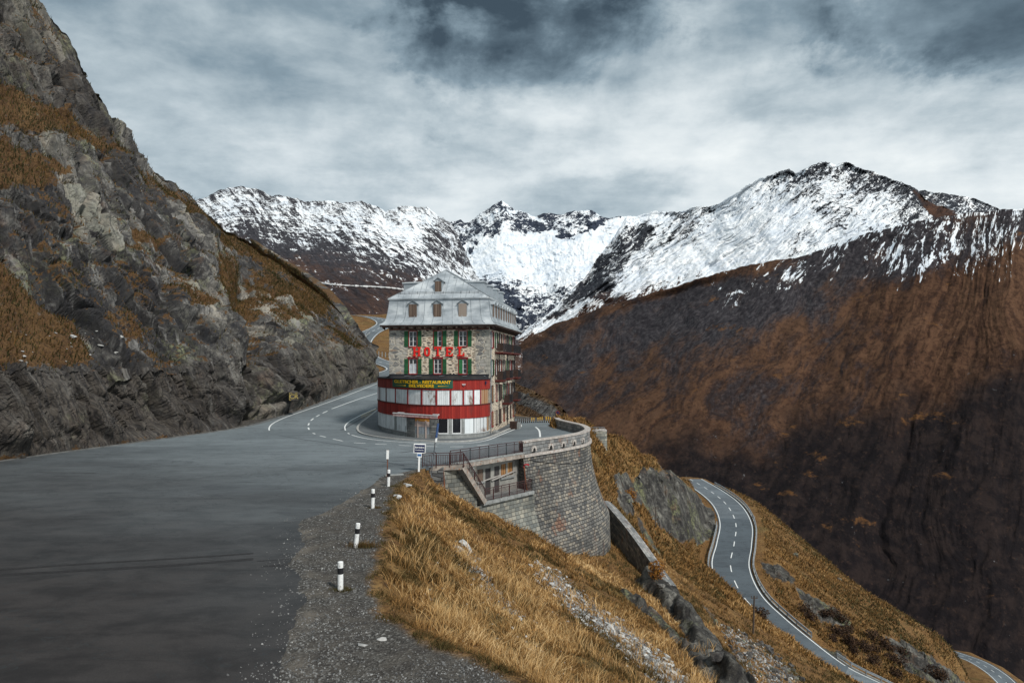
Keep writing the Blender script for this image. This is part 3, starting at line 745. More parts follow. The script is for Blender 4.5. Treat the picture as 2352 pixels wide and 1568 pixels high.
shelf = [(-120, 2)] + [(9, 2)] + ge + [(-6.9, 52.3), tuple(K2(0, -1.9)), tuple(K2(9.2, -1.9))] + \
        [tuple(p) for p in offset_curve(PT, -1.3)[12:]] + [(7.5, 89), (9.5, 93.5), (5, 98), (-4, 104), (-8, 112), (-14, 140), (-16, 152), (-120, 152)]

lower_c = [P(*q) for q in ((1585, 1100, 182), (1632, 1128, 166), (1670, 1160, 151), (1690, 1202, 138), (1686, 1250, 126.5), (1678, 1300, 117.5), (1702, 1362, 108.5), (1760, 1422, 101.5), (1835, 1482, 96), (1928, 1545, 92), (2020, 1586, 90), (2160, 1650, 88.5), (2400, 1750, 88))]
lower_c = [tuple(p) for p in lower_c]
LC = np.array(catmull(lower_c, 8))

cp = [  # pixel x, pixel y, distance
 (930, 1100, 46.4), (960, 1100, 47.0), (1000, 1120, 48.5), (1030, 1142, 49.6), (1100, 1188, 51.2), (1170, 1212, 53.8), (1240, 1238, 57.2), (1300, 1266, 60.8), (1375, 1292, 63.2),
 (1420, 1320, 62.5), (1480, 1358, 61), (880, 1180, 35.4), (850, 1300, 26.3), (840, 1370, 22.9), (890, 1440, 20.2), (1000, 1500, 18.4), (1150, 1568, 16.7),
 (1000, 1250, 33.5), (950, 1200, 37), (1000, 1400, 24.5), (1080, 1280, 36), (1150, 1350, 33.5), (1250, 1450, 28.5), (1150, 1480, 22), (1300, 1568, 22.5), (1500, 1568, 30.5), (1250, 1330, 42), (1350, 1370, 46), (1500, 1450, 44),
 (1600, 1480, 49), (1700, 1568, 46.5), (1560, 1400, 59), (1640, 1440, 60), (1760, 1550, 56), (1850, 1590, 58),
 (1400, 1200, 79), (1430, 1260, 73), (1400, 1060, 93), (1450, 1090, 104), (1500, 1130, 105), (1560, 1130, 122), (1600, 1170, 126), (1640, 1225, 124), (1500, 1230, 92), (1560, 1250, 104), (1450, 1170, 90), (1480, 1300, 74), (1560, 1330, 77),
 (1600, 1300, 92), (1635, 1305, 98), (1700, 1386, 89), (1784, 1466, 79), (1925, 1600, 68), (1850, 1530, 73), (1640, 1376, 76), (1740, 1478, 69),
 (1374, 1024, 88.0), (1366, 1045, 84), (1395, 1010, 91), (1390, 990, 100), (1500, 1050, 125), (1600, 1108, 158), (1560, 1095, 140), (1440, 1015, 108),
 (1800, 1300, 119), (1900, 1400, 112), (2050, 1500, 108), (2170, 1568, 106), (1800, 1240, 138), (1950, 1370, 127), (2080, 1460, 121), (1760, 1340, 112), (1850, 1440, 104), (2000, 1540, 98),
 (1700, 1150, 170), (1770, 1195, 162), (1830, 1240, 155), (1910, 1305, 147), (2000, 1380, 140), (2100, 1440, 136), (2192, 1492, 132), (2215, 1530, 130), (2232, 1580, 128), (2250, 1660, 126), (2300, 1760, 124)]
xy = []; zz = []
for q in cp:
    X, Y, Z = P(*q); xy.append((X, Y)); zz.append(Z)
for X, Y, Z in ((80, 190, -80), (100, 165, -85), (122, 150, -98), (60, 220, -75), (35, 200, -52), (18, 170, -30), (20, 150, -22), (12, 128, -14), (45, 260, -95), (0, 130, -4), (8, 110, -5.5), (-7, 118, 2.0),
                (14, 12, -4.5), (24, 14, -11), (12, 22, -7), (30, 25, -16), (45, 40, -27), (48, 65, -31), (75, 70, -46), (100, 90, -66), (105, 128, -88), (92, 140, -72), (7.0, 6, -.5), (140, 120, -75), (26, 46, -17.5), (12, 100, -4.2), (130, 230, -130), (20, 300, -120), (4, 230, -60)):
    xy.append((X, Y)); zz.append(Z)
TPS1 = tps_fit(xy, zz, 0.02)

TT = np.linspace(-1.0, 1.0, 900); YY = np.geomspace(6.5, 300, 660)
GX = TT[None, :] * YY[:, None]; GY = np.repeat(YY[:, None], len(TT), 1)
sd = poly_sdf(GX, GY, shelf)
sdn = sd + 0.35 * fbm(GX * 0.9, GY * 0.9, 0, 3, 11) * sm(60 - GY, 0, 10)
ztps = np.zeros_like(GX); mk = sd > -0.5
ztps[mk] = tps_eval(TPS1, GX[mk], GY[mk])
mound = 0.30 * fbm(GX * 0.45, GY * 0.45, 0, 4, 3) + 0.9 * fbm(GX * 0.07, GY * 0.07, 0, 4, 5) * sm(sd, 2, 16) + 0.11 * fbm(GX * 1.9, GY * 1.9, 0, 4, 7)
zsh = ramp_z(GX, GY)
k = sm(sdn, 0.0, 1.4)
Z1 = zsh * (1 - k) + (ztps + mound * sm(sd, 0.2, 3)) * k + 0.015 * fbm(GX * 3, GY * 3, 0, 3, 8) * (1 - k)
# lower road bench
ld, lz = line_dist(GX, GY, [tuple(p) for p in LC])
kb = 1 - sm(ld, 4.3, 9.5)
Z1 = np.where(ld < 9.5, Z1 * (1 - kb) + (lz - 0.08) * kb, Z1)
back = (GX < 2) & (GY > 150)
Z1 = np.where(back, -30.0, Z1)

lnY0, lnY1 = math.log(YY[0]), math.log(YY[-1])
def bil(A, X, Y):
    X = np.asarray(X, float); Y = np.asarray(Y, float)
    fi = (np.log(np.clip(Y, YY[0] * 1.0001, YY[-1] * .9999)) - lnY0) / (lnY1 - lnY0) * (len(YY) - 1)
    fj = np.clip((X / Y - TT[0]) / (TT[-1] - TT[0]) * (len(TT) - 1), 0, len(TT) - 1.001)
    i = np.clip(fi.astype(int), 0, len(YY) - 2); j = fj.astype(int); a_ = fi - i; b_ = fj - j
    return (A[i, j] * (1 - a_) * (1 - b_) + A[i + 1, j] * a_ * (1 - b_) + A[i, j + 1] * (1 - a_) * b_ + A[i + 1, j + 1] * a_ * b_)
def hit(px, py, y0=12.0):
    """first point of the near terrain under a photo pixel"""
    t = (px - 1176.0) / F
    ys = np.geomspace(y0, 290, 1500)
    zt = bil(Z1, t * ys, ys); zr = 7.8 - (py - 835.0) / F * ys
    w = np.nonzero(zr < zt)[0]
    if len(w) == 0: return None
    Y = ys[w[0]]
    return (t * Y, Y, float(bil(Z1, t * Y, Y)))

# pixel position of every terrain vertex (to lay out outcrops where they are on the hillside)
PXg = 1176 + TT[None, :] * F + 0 * GY
PYg = 835 + (7.8 - Z1) / GY * F
def in_poly(px, py, poly):
    return poly_sdf(px, py, poly)
rock = np.zeros_like(Z1)
outc = [([(1478, 1075), (1540, 1085), (1600, 1130), (1642, 1175), (1648, 1225), (1610, 1250), (1560, 1245), (1510, 1210), (1480, 1160), (1455, 1110)], 1.0, (88, 150)),
        ([(1405, 1095), (1440, 1085), (1470, 1110), (1480, 1160), (1450, 1150), (1420, 1130)], 0.9, (80, 110)),
        ([(1415, 1125), (1445, 1140), (1460, 1180), (1440, 1190), (1420, 1160)], 1.0, (70, 105)),
        ([(1490, 1050), (1560, 1070), (1600, 1095), (1590, 1112), (1530, 1095)], 0.62, (110, 170)),
        ([(1455, 1165), (1480, 1200), (1505, 1250), (1525, 1290), (1500, 1270), (1465, 1210)], 0.85, (65, 100)),
        ([(1740, 1285), (1790, 1290), (1830, 1330), (1820, 1350), (1760, 1320)], 0.85, (100, 130)),
        ([(1820, 1340), (1880, 1370), (1960, 1425), (1950, 1450), (1880, 1430), (1835, 1380)], 0.8, (95, 130)),
        ([(2020, 1450), (2090, 1480), (2170, 1530), (2250, 1580), (2160, 1580), (2080, 1540)], 0.85, (95, 135)),
        ([(1780, 1460), (1850, 1470), (1930, 1500), (1965, 1525), (1900, 1510)], 0.9, (90, 110)),
        ([(1600, 1360), (1640, 1400), (1660, 1450), (1640, 1440), (1610, 1400)], 0.55, (50, 90))]
for poly, amp, (ya, yb) in outc:
    m = (GY > ya) & (GY < yb) & (sd > 0.5)
    d = np.full(Z1.shape, 99.0); d[m] = in_poly(PXg[m], PYg[m], poly)
    rock = np.maximum(rock, amp * (1 - sm(d, -14, 12)))
# rocky ribs running down the slope
rib_px = [((1492, 1348), (1530, 1378), (1575, 1425), (1615, 1480), (1640, 1520), (1700, 1600)), ((1445, 1372), (1480, 1400), (1540, 1450), (1575, 1490)), ((1600, 1490), (1640, 1530), (1680, 1580))]
for rp, hgt, wd in zip(rib_px, (1.1, 0.4, 0.6), (1.6, 0.8, 1.2)):
    pts = [hit(*q) for q in rp]; pts = [q for q in pts if q]
    m = (GY > 25) & (GY < 80) & (GX > 2)
    d = np.full(Z1.shape, 99.0)
    dd, _ = line_dist(GX[m], GY[m], pts); d[m] = dd
    d = d + 0.7 * fbm(GX * 0.6, GY * 0.6, 0, 3, 21)
    kk = 1 - sm(d, wd * 0.35, wd)
    Z1 = Z1 + kk * hgt * (1.0 + 0.5 * fbm(GX * 0.35, GY * 0.35, 0, 3, 23))
    rock = np.maximum(rock, (1 - sm(d, wd * 0.6, wd * 1.15)))
fac = 1.5 * facets(GX * 0.28 + 0.2 * GY * 0.28, GY * 0.22, 31) + 0.6 * facets(GX * 0.9, GY * 0.7, 33) + 0.22 * facets(GX * 2.4, GY * 2.0, 35)
inroad = 1 - sm(ld, 3.9, 5.5)
Z1 = Z1 + rock * fac * (1 - inroad) * sm(sd, 0.5, 2) * (0.45 + 0.55 * sm(GY, 72, 95))
scree = np.zeros_like(Z1)
for spoly in ([(1640, 1425), (1700, 1440), (1760, 1480), (1830, 1540), (1860, 1590), (1760, 1590), (1690, 1520)], [(1230, 1290), (1290, 1310), (1360, 1370), (1440, 1430), (1560, 1530), (1640, 1600), (1540, 1600), (1400, 1480), (1280, 1390), (1235, 1330)], [(1040, 1235), (1080, 1260), (1140, 1340), (1210, 1420), (1180, 1430), (1100, 1350), (1045, 1270)]):
    m = (GY > 20) & (GY < 90) & (sd > 0.5)
    d = np.full(Z1.shape, 99.0); d[m] = in_poly(PXg[m], PYg[m], spoly)
    scree = np.maximum(scree, 1 - sm(d, -30, 12))
cliff_base = [(-48, 4), (-46, 15), (-44.0, 35), (-41.1, 54.8), (-37.6, 66.8), (-35, 75.5), (-32.4, 80.9), (-31.0, 86.4), (-30.0, 97.5), (-29.3, 109.6), (-28.7, 122), (-28.1, 130.5), (-27.6, 137), (-28.5, 145), (-36, 158), (-52, 182)]
left_edge = catmull(cliff_base[:13], 6)
rag = []
for q in ((560, 2200), (610, 1800), (640, 1568), (655, 1500), (690, 1430), (706, 1350), (668, 1292), (702, 1248), (690, 1200), (742, 1180), (800, 1148), (850, 1118), (880, 1098), (940, 1082), (985, 1075)):
    g_ = G(*q); rag.append((g_[0], g_[1]))
rag = catmull(rag, 6)
right_edge = rag + [(-5.9, 52.2), tuple(K2(0.0, 0.02)), tuple(K2(8.7, 0.02))] + [tuple(p) for p in inner[4:]] + [(6.3, 91.5), (3, 95.5), (-4, 98), (-11, 100), (-16, 118), (-18.4, 138)]
poly = [tuple(p) for p in right_edge] + [tuple(p) for p in left_edge[::-1]]
dust = (1 - sm(np.abs(poly_sdf(GX, GY, poly) + 0.25 * fbm(GX, GY, 0, 3, 77)), 0.1, 0.9)) * sm(60 - GY, 0, 10)
grass = sm(sdn, -0.1, 0.5)
grass = np.where((GX < -2) & (GY > 96), 0.9, grass)
rsg = poly_sdf(GX, GY, poly)
vm = (GX > -16) & (GX < 6) & (GY < 52) & (sd < 0.6)
ragn = fbm(GX * 1.1, GY * 1.1, 0, 5, 91, gain=.62); ragb = fbm(GX * .3, GY * .3, 0, 3, 92)
zin = 0.03 + 0.035 * ragn - 0.055 * (-rsg / (0.9 + 0.8 * ragb))
Z1 = np.where(vm & (rsg < 0), np.maximum(zin, -0.06), Z1)
Z1 = np.where(vm & (rsg >= 0), np.maximum(Z1, Z1 * 0 + 0.045 + 0.018 * ragn), Z1)
V = np.stack([GX, GY, Z1], -1)
DUST = None
me = grid_mesh('hillside', V, attrs={'dust': dust, 'grass': grass, 'rock': np.clip(rock + scree * 0.33, 0, 1)})
tag(link_mesh('ground', me, GROUND), kind='structure')

# ================================================================== ROADS
from mathutils.geometry import delaunay_2d_cdt
def sheet(name, poly, dz, mat, step=3.0, zf=ramp_z):
    pts = [Vector(p) for p in poly]; n = len(pts)
    edges = [(i, (i + 1) % n) for i in range(n)]
    a_ = np.array(poly)
    gx, gy = np.meshgrid(np.arange(a_[:, 0].min(), a_[:, 0].max(), step), np.arange(a_[:, 1].min(), a_[:, 1].max(), step))
    m = poly_sdf(gx, gy, poly) < -0.5
    pts += [Vector((float(x), float(y))) for x, y in zip(gx[m], gy[m])]
    r = delaunay_2d_cdt(pts, edges, [], 1, 1e-4)
    v2 = np.array([(v.x, v.y) for v in r[0]])
    z = zf(v2[:, 0], v2[:, 1]) + dz
    fl = []; cn = []
    for f in r[2]:
        f = list(f)
        fl += f; cn.append(len(f))
    me = arr_mesh(name, np.c_[v2, z], np.array(fl), np.array(cn), False)
    bm = bmesh.new(); bm.from_mesh(me); bmesh.ops.recalc_face_normals(bm, faces=bm.faces)
    for f in bm.faces:
        if f.normal.z < 0: f.normal_flip()
    bm.to_mesh(me); bm.free()
    return link_mesh(name, me, mat)
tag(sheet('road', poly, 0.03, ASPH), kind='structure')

def world_line(pxs, n=6, z=0.036):
    pts = [G(*q) for q in pxs]
    return [(x, y, float(ramp_z(x, y)) + z) for x, y, _ in catmull(pts, n)]
def marking(name, lines, mat, w):
    bm = bmesh.new()
    for l in lines: ribbon(bm, l, w)
    tag(obj(name, bm, mat), kind='structure')
# edge line along the cliff, running into the bend
edge_l = world_line([(622, 993), (618, 984), (628, 972), (660, 957), (720, 936), (790, 911), (866, 881)])
marking('road_marking', [edge_l], WHITE, 0.16)
cl = world_line([(866, 903), (820, 918), (762, 939)], 8)
marking('road_marking', [cl], WHITE, 0.18)
dash = []
for q in (((752, 944), (741, 949)), ((734, 953), (726, 957)), ((720, 961), (714, 966)), ((710, 972), (708, 977)), ((708, 982), (710, 987)), ((716, 993), (724, 997)), ((735, 1001), (748, 1004)),
          ((765, 1008.5), (787, 1013)), ((813, 1017), (839, 1018.5)), ((862, 1020), (888, 1021)), ((916, 1023), (945, 1024)), ((977, 1025), (1004, 1026)), ((1034, 1026.5), (1064, 1026)), ((1096, 1024), (1122, 1021))):
    dash.append(world_line(list(q), 2))
marking('road_marking', dash, WHITE, 0.17)
inner_l = world_line([(863, 938), (826, 955), (800, 970), (792, 983), (803, 997), (835, 1006), (880, 1012), (950, 1017), (1020, 1019), (1080, 1017.5), (1120, 1011), (1150, 999), (1180, 987), (1195, 981), (1197, 976), (1190, 973)], 8)
marking('road_marking', [inner_l], WHITE, 0.15)
marking('road_marking', [world_line([(1230.4, 980.8), (1237.7, 988), (1240, 996), (1240.5, 1004)])], WHITE, 0.20)
marking('road_marking', [world_line([(1188, 969.5), (1215, 968.5), (1255, 969), (1285, 976), (1318, 990)])], WHITE, 0.14)
marking('yellow_hatching', [world_line(list(q), 3) for q in (((865, 939), (829, 955)), ((866, 946), (829, 958)), ((866, 953), (838, 957)), ((826, 960), (858, 962)), ((838, 958.5), (858, 960)))], YELL, 0.13)
# rubber marks left by turning cars
marks = [[(890, 1052), (940, 1050), (985, 1060), (992, 1075)], [(900, 1060), (950, 1058), (978, 1066), (982, 1080)], [(920, 1040), (960, 1036), (1010, 1042)], [(930, 1034), (975, 1034), (1000, 1039), (985, 1046)],
         [(640, 1000), (700, 1010), (770, 1020), (845, 1032)], [(800, 1058), (870, 1060), (930, 1070)], [(90, 1085), (220, 1087)],
         [(0, 1310), (200, 1296), (420, 1283), (582, 1272)], [(0, 1322), (200, 1311), (420, 1298), (582, 1285)], [(590, 1290), (700, 1283), (745, 1282)], [(600, 1302), (700, 1297), (740, 1297)],
         [(780, 990), (850, 950), (866, 938)], [(905, 1068), (955, 1072)]]
for i, mpx in enumerate(marks):
    bm = bmesh.new(); ribbon(bm, world_line(mpx, 8, 0.0335), 0.12 + 0.1 * (i % 3))
    tag(obj('tyre_mark', bm, TYRE_D if i in (6, 7, 8, 9, 10) else TYRE), kind='structure')

# pavement round the hotel
pv_px = [(866, 944), (846, 960), (828, 974), (821, 986), (829, 996), (855, 1003), (900, 1009), (960, 1013.5), (1020, 1016), (1075, 1014.5), (1115, 1008.5), (1145, 997.5), (1168, 987), (1184, 980), (1189, 976)]
pvw = [G(*q)[:2] for q in pv_px]
pvw = [tuple(p) for p in catmull(pvw, 6)]
pv_poly = pvw + [(0.9, 92), (-8, 95), (-13, 94), (-16.5, 92)]
pave_mat = make_asphalt('pavement_asphalt', (0.115, 0.128, 0.135), (0.085, 0.095, 0.100), parking=False)
tag(sheet('pavement', pv_poly, 0.15, pave_mat, 2.0), kind='structure')
bm = bmesh.new()
for i in range(len(pvw) - 1):
    (x0, y0), (x1, y1) = pvw[i], pvw[i + 1]
    za, zb = float(ramp_z(x0, y0)), float(ramp_z(x1, y1))
    bar(bm, (x0, y0, za + 0.07), (x1, y1, zb + 0.07), 0.24, 0.19)
tag(obj('kerb', bm, KERB), kind='structure')
bm = bmesh.new()
le = [(x + 0.55, y, float(ramp_z(x, y)) + 0.05) for x, y in left_edge if y > 20]
for p, q in zip(le[:-1], le[1:]): bar(bm, p, q, 0.14, 0.14)
tag(obj('kerb', bm, simple('dull_kerb', (0.13, 0.13, 0.125), .9, .3, 1.5)), kind='structure')

# lower road with its markings
def road_strip(name, C, w, mat, dz=0.0, i0=0, i1=None):
    bm = bmesh.new(); ribbon(bm, [tuple(p) for p in C[i0:i1]], w, dz)
    return tag(obj(name, bm, mat), kind='structure')
road_strip('lower_road', LC, 6.7, ASPH_D, 0.03, 22, 74)
road_strip('lower_road', LC, 6.7, ASPH2, 0.026, 0, 23)
road_strip('lower_road', LC, 6.7, ASPH2, 0.026, 73)
def offs(C, o, dz):
    C = np.array(C, float); d = np.gradient(C[:, :2], axis=0); d /= np.linalg.norm(d, axis=1)[:, None] + 1e-9
    return [(x + dd[1] * o, y - dd[0] * o, z + dz) for (x, y, z), dd in zip(C, d)]
def dashes(C, on, off, dz):
    R_ = resample(C, 0.5); out = []; n1 = int(on / 0.5); n2 = int((on + off) / 0.5)
    for i in range(0, len(R_) - n1, n2):
        out.append([(x, y, z + dz) for x, y, z in R_[i:i + n1 + 1]])
    return out
marking('road_marking', [offs(LC, 3.05, 0.04), offs(LC, -3.05, 0.04)], WHITE, 0.16)
marking('road_marking', dashes(LC, 2.5, 3.0, 0.04), WHITE, 0.17)

# ================================================================== SLOPE AND ROAD BEHIND THE HOTEL
back_px = [(868, 876, 138), (900, 858, 150), (922, 848, 163), (905, 839, 174), (866, 830, 184), (842, 820, 196), (822, 806, 212), (828, 785, 228), (846, 766, 242), (876, 751, 256), (886, 741, 266), (866, 731, 277), (828, 725, 286), (780, 721, 292), (720, 719, 300)]
BC = np.array(catmull([P(*q) for q in back_px], 8))
bp = [P(*q) for q in back_px] + [P(*q) for q in ((870, 795, 222), (893, 805, 212), (880, 778, 235), (835, 745, 262), (822, 752, 258), (900, 760, 255), (1000, 836, 190), (1000, 770, 245), (1100, 850, 170), (1150, 870, 160), (1176, 895, 150), (1180, 860, 200), (1100, 790, 240), (960, 722, 295), (1060, 735, 295), (1180, 780, 295),
      (858, 856, 152), (850, 862, 147), (700, 800, 200), (700, 730, 270), (640, 690, 290), (600, 800, 190))]
bp += [(-18, 140, 4.6), (-5, 135, 1.5), (5, 140, -4), (-27, 137, 4.3), (8, 300, 10)]
TPS2 = tps_fit([p[:2] for p in bp], [p[2] for p in bp], 0.01)
T2 = np.linspace(-0.42, 0.06, 260); Y2 = np.geomspace(136, 305, 260)
X2 = T2[None] * Y2[:, None]; YY2 = np.repeat(Y2[:, None], len(T2), 1)
Z2 = tps_eval(TPS2, X2, YY2) + 0.5 * fbm(X2 * 0.15, YY2 * 0.15, 0, 5, 41)
d2, z2 = line_dist(X2, YY2, [tuple(p) for p in BC])
Z2 = Z2 - 80 * np.clip((T2[None] + 0.115) / 0.175, 0, 1) ** 1.5 * sm(YY2, 136, 175)
k2 = 1 - sm(d2, 4.2, 9.0)
Z2 = Z2 * (1 - k2) + (z2 - 0.12) * k2
rk2 = 0.35 * sm(fbm(X2 * 0.1, YY2 * 0.1, 0, 4, 43), 0.1, 0.4)
me = grid_mesh('back_slope', np.stack([X2, YY2, Z2], -1), attrs={'grass': np.ones_like(Z2), 'rock': rk2})
tag(link_mesh('ground', me, GROUND), kind='structure')
road_strip('upper_road', BC, 7.6, ASPH2, 0.02)
marking('road_marking', [offs(BC, 3.4, 0.05), offs(BC, -3.4, 0.05)], WHITE, 0.2)
marking('road_marking', dashes(BC, 2.5, 2.5, 0.05), WHITE, 0.22)

# ================================================================== CLIFF ON THE LEFT
def gb(x, y): return np.array([x, y, float(ramp_z(x, y)) - 0.05])
keys = [(gb(-48, 4), np.array([-92, 10, 66])), (gb(-46, 15), np.array([-90, 30, 66])), (gb(-44, 35), np.array([-84, 52, 64])), (gb(-41.1, 54.8), np.array(P(-260, -260, 74))),
        (gb(-37.6, 66.8), np.array(P(40, -85, 84))), (gb(-35, 75.5), np.array(P(105, 0, 90))), (gb(-32.4, 80.9), np.array(P(215, 168, 97))), (gb(-31.0, 86.4), np.array(P(262, 262, 101))),
        (gb(-30.0, 97.5), np.array(P(316, 345, 109))), (gb(-29.3, 109.6), np.array(P(470, 468, 119))), (gb(-28.7, 122), np.array(P(640, 585, 130))), (gb(-28.1, 130.5), np.array(P(782, 700, 137))),
        (gb(-27.6, 137), np.array(P(826, 790, 142))), (gb(-28.5, 145), np.array(P(842, 835, 149))), (gb(-36, 158), np.array([-50., 168, 16.])), (gb(-52, 182), np.array([-72., 190, 27.]))]
B = np.array([k_[0] for k_ in keys]); Tp = np.array([k_[1] for k_ in keys])
# extra skyline points between the keys
sky_px = [(105, 0), (165, 75), (215, 168), (243, 212), (262, 262), (300, 318), (316, 345), (378, 402), (430, 438), (470, 468), (520, 518), (560, 532), (640, 585), (700, 622), (750, 662), (782, 700), (812, 748), (826, 790), (842, 835)]
cum = np.r_[0, np.cumsum(np.linalg.norm(np.diff(B[:, :2], axis=0), axis=1))]
NU = 1150; u = np.linspace(0, cum[-1], NU)
base = np.stack([np.interp(u, cum, B[:, i]) for i in range(3)], -1)
# skyline as pixel path parametrised by u through the keys
kpx = 1176 + Tp[:, 0] / Tp[:, 1] * F; kpy = 835 - (Tp[:, 2] - 7.8) / Tp[:, 1] * F
top = np.stack([np.interp(u, cum, Tp[:, i]) for i in range(3)], -1)
tpx = 1176 + top[:, 0] / top[:, 1] * F
s_ = np.array(sky_px, float)
inside = (tpx > 105) & (tpx < 842)
newpy = np.interp(tpx, s_[:, 0], s_[:, 1])
top[inside, 2] = 7.8 - (newpy[inside] - 835) / F * top[inside, 1]
def smooth1(A, n):
    kk = np.ones(n) / n
    return np.stack([np.convolve(np.pad(A[:, i], n // 2, mode='edge'), kk, 'valid')[:len(A)] for i in range(3)], -1)
base = smooth1(base, 15); top = smooth1(top, 9)
NV = 560; NB_ = 60
f = np.linspace(0, 1, NV)[:, None]
# the road cut is near vertical at the bottom, then the hill leans back with steps
H = (top[:, 2] - base[:, 2])[None]
hm = f * H
cut = 7.5 + 1.8 * fbm(u * 0.06, 0, 0, 3, 51)[None]
g1_ = np.minimum(hm / cut, 1.0) * 0.045
rest = np.clip((hm - cut) / np.maximum(H - cut, 1.0), 0, 1)
gg = g1_ + (1 - 0.045) * np.where(H > cut + 1, rest ** 0.86, f)
gg = np.where(H > cut + 1, gg, f)
lay = base[None] * 1.0
Vc = np.zeros((NV + NB_, NU, 3))
Vc[:NV, :, :2] = base[None, :, :2] + (top - base)[None, :, :2] * gg[..., None]
Vc[:NV, :, 2] = base[None, :, 2] + (top - base)[None, :, 2] * f
# crest and the hidden back
out = (top - base)[:, :2]; out /= np.linalg.norm(out, axis=1)[:, None] + 1e-9
for i in range(NB_):
    r_ = (i + 1) / NB_
    Vc[NV + i, :, :2] = top[:, :2] + out * (r_ * 45)
    Vc[NV + i, :, 2] = top[:, 2] - 0.2 * r_ * 45 - (r_ ** 2) * 35
w = np.zeros((NV + NB_, NU))
seg = np.linalg.norm(np.diff(Vc, axis=0), axis=2); w[1:] = np.cumsum(seg, axis=0)
U = np.repeat(u[None], NV + NB_, 0)
# strata lean: shear of the texture frame
def gridnormal(V):
    a_ = np.gradient(V, axis=1); c_ = np.gradient(V, axis=0)
    n_ = np.cross(a_, c_); n_ /= np.linalg.norm(n_, axis=2)[..., None] + 1e-9
    return n_
Nn = gridnormal(Vc)
if Nn[100, 300, 0] < 0: Nn = -Nn
pxc = 1176 + Vc[..., 0] / Vc[..., 1] * F; pyc = 835 - (Vc[..., 2] - 7.8) / Vc[..., 1] * F
wu = U + 1.3 * fbm(U * 0.12, w * 0.08, 0, 3, 61); wv = w + 1.5 * fbm(U * 0.1, w * 0.1, 0, 3, 62)
# grassy ledges and gullies where the photo has them
gpat = [([(-40, 150), (60, 200), (150, 240), (230, 290), (300, 330), (320, 352), (250, 345), (160, 310), (100, 300), (0, 280), (-40, 280)], 1.0),
        ([(-40, 300), (60, 330), (130, 350), (180, 380), (150, 420), (80, 420), (0, 430), (-40, 430)], 0.75),
        ([(-40, 560), (20, 570), (70, 640), (120, 700), (190, 720), (240, 790), (230, 830), (150, 835), (60, 830), (-40, 830)], 1.0),
        ([(330, 380), (420, 430), (470, 472), (520, 512), (600, 545), (680, 600), (760, 655), (790, 700), (760, 690), (680, 640), (600, 590), (520, 560), (460, 510), (380, 440)], 0.95),
        ([(480, 560), (560, 580), (600, 640), (620, 700), (590, 720), (600, 800), (625, 880), (610, 950), (580, 900), (570, 800), (560, 700), (500, 640)], 0.9),
        ([(560, 590), (660, 620), (740, 660), (780, 720), (700, 700), (620, 680)], 0.7),
        ([(320, 515), (390, 540), (385, 560), (330, 540)], 1.0), ([(640, 700), (720, 690), (740, 720), (660, 735)], 0.8), ([(780, 740), (830, 790), (815, 800), (780, 770)], 0.9),
        ([(240, 700), (330, 690), (380, 760), (330, 790), (260, 760)], 0.55), ([(330, 780), (420, 800), (440, 850), (370, 840)], 0.5), ([(420, 640), (520, 660), (540, 720), (440, 700)], 0.5), ([(90, 440), (200, 470), (260, 520), (180, 500)], 0.5), ([(600, 900), (640, 950), (620, 965), (600, 940)], 0.8)]
gr = np.full(pxc.shape, 0.02)
for poly_, amp in gpat:
    m = np.zeros(pxc.shape, bool); m[:NV] = True
    d = poly_sdf(pxc[m], pyc[m], poly_).reshape(NV, NU)
    gr[:NV] = np.maximum(gr[:NV], amp * (1 - sm(d, -22, 16)))
gr[NV:] = 0.8
gr += 0.42 * sm(fbm(U * 0.09, w * 0.09, 0, 5, 66, gain=.6), 0.0, 0.45)
gr *= sm(w, 5.5, 9.5)
rk = 1 - 0.75 * np.clip(gr, 0, 1)
lu = wu + 0.30 * w                                            # strata lean
big_u, big_v = lu / 11.0, wv / 24.0
ca_, cb_ = (lu / 5.0 + 3, wv / 13.0), (lu / 2.3, wv / 5.5)
D = 3.8 * facets(big_u, big_v, 71, 1.6) + 1.8 * facets(*ca_, 73, 1.7) + 1.05 * facets(*cb_, 75, 1.9) + 0.48 * facets(lu / 1.05, wv / 2.4, 77, 1.8) + 0.16 * facets(lu / 0.5, wv / 1.0, 78, 1.5)
_ra = cells(*ca_, 73)[0]; _rb = cells(*cb_, 75)[0]; _rc = cells(big_u, big_v, 71)[0]
rtone = np.clip(0.5 + 0.55 * (_ra[1] - .5) + 0.45 * (_rb[2] - .5) + 0.45 * (_rc[0] - .5), 0, 1)
D += 1.8 * fbm(U * 0.045, w * 0.035, 0, 4, 79) + 0.10 * fbm(U * 3, w * 2.2, 0, 3, 80)
Dg = 0.9 * fbm(U * 0.12, w * 0.12, 0, 5, 81) + 0.15 * fbm(U * 1.2, w * 1.2, 0, 3, 83)
Dt = (D * rk + Dg * (1 - rk)) * (0.25 + 0.75 * sm(w, 0.0, 2.5))
gully = -3.2 * np.exp(-((pxc - (585 + 0.06 * (pyc - 700))) / 34.0) ** 2) * sm(pyc, 560, 660)
Dt = Dt - (0.9 + 0.8 * sm(pxc, 640, 760)) * sm(w, 1.0, 8)
Dt = np.where(pxc > 640, Dt * (1 - 0.45 * sm(pxc, 640, 760)), Dt) + gully * (pyc < 1000)
kf = np.ones_like(Dt); kf[:NV] = sm(f, 0.70, 0.95) * np.ones((NV, NU))
Dt = Dt * (1 - 0.5 * kf) - 0.9 * kf
fade = np.ones_like(Dt); fade[NV:] = np.linspace(1, 0.3, NB_)[:, None]
ca = sm(w, 0.0, 1.0)
Vd = Vc + Nn * (Dt * fade)[..., None]
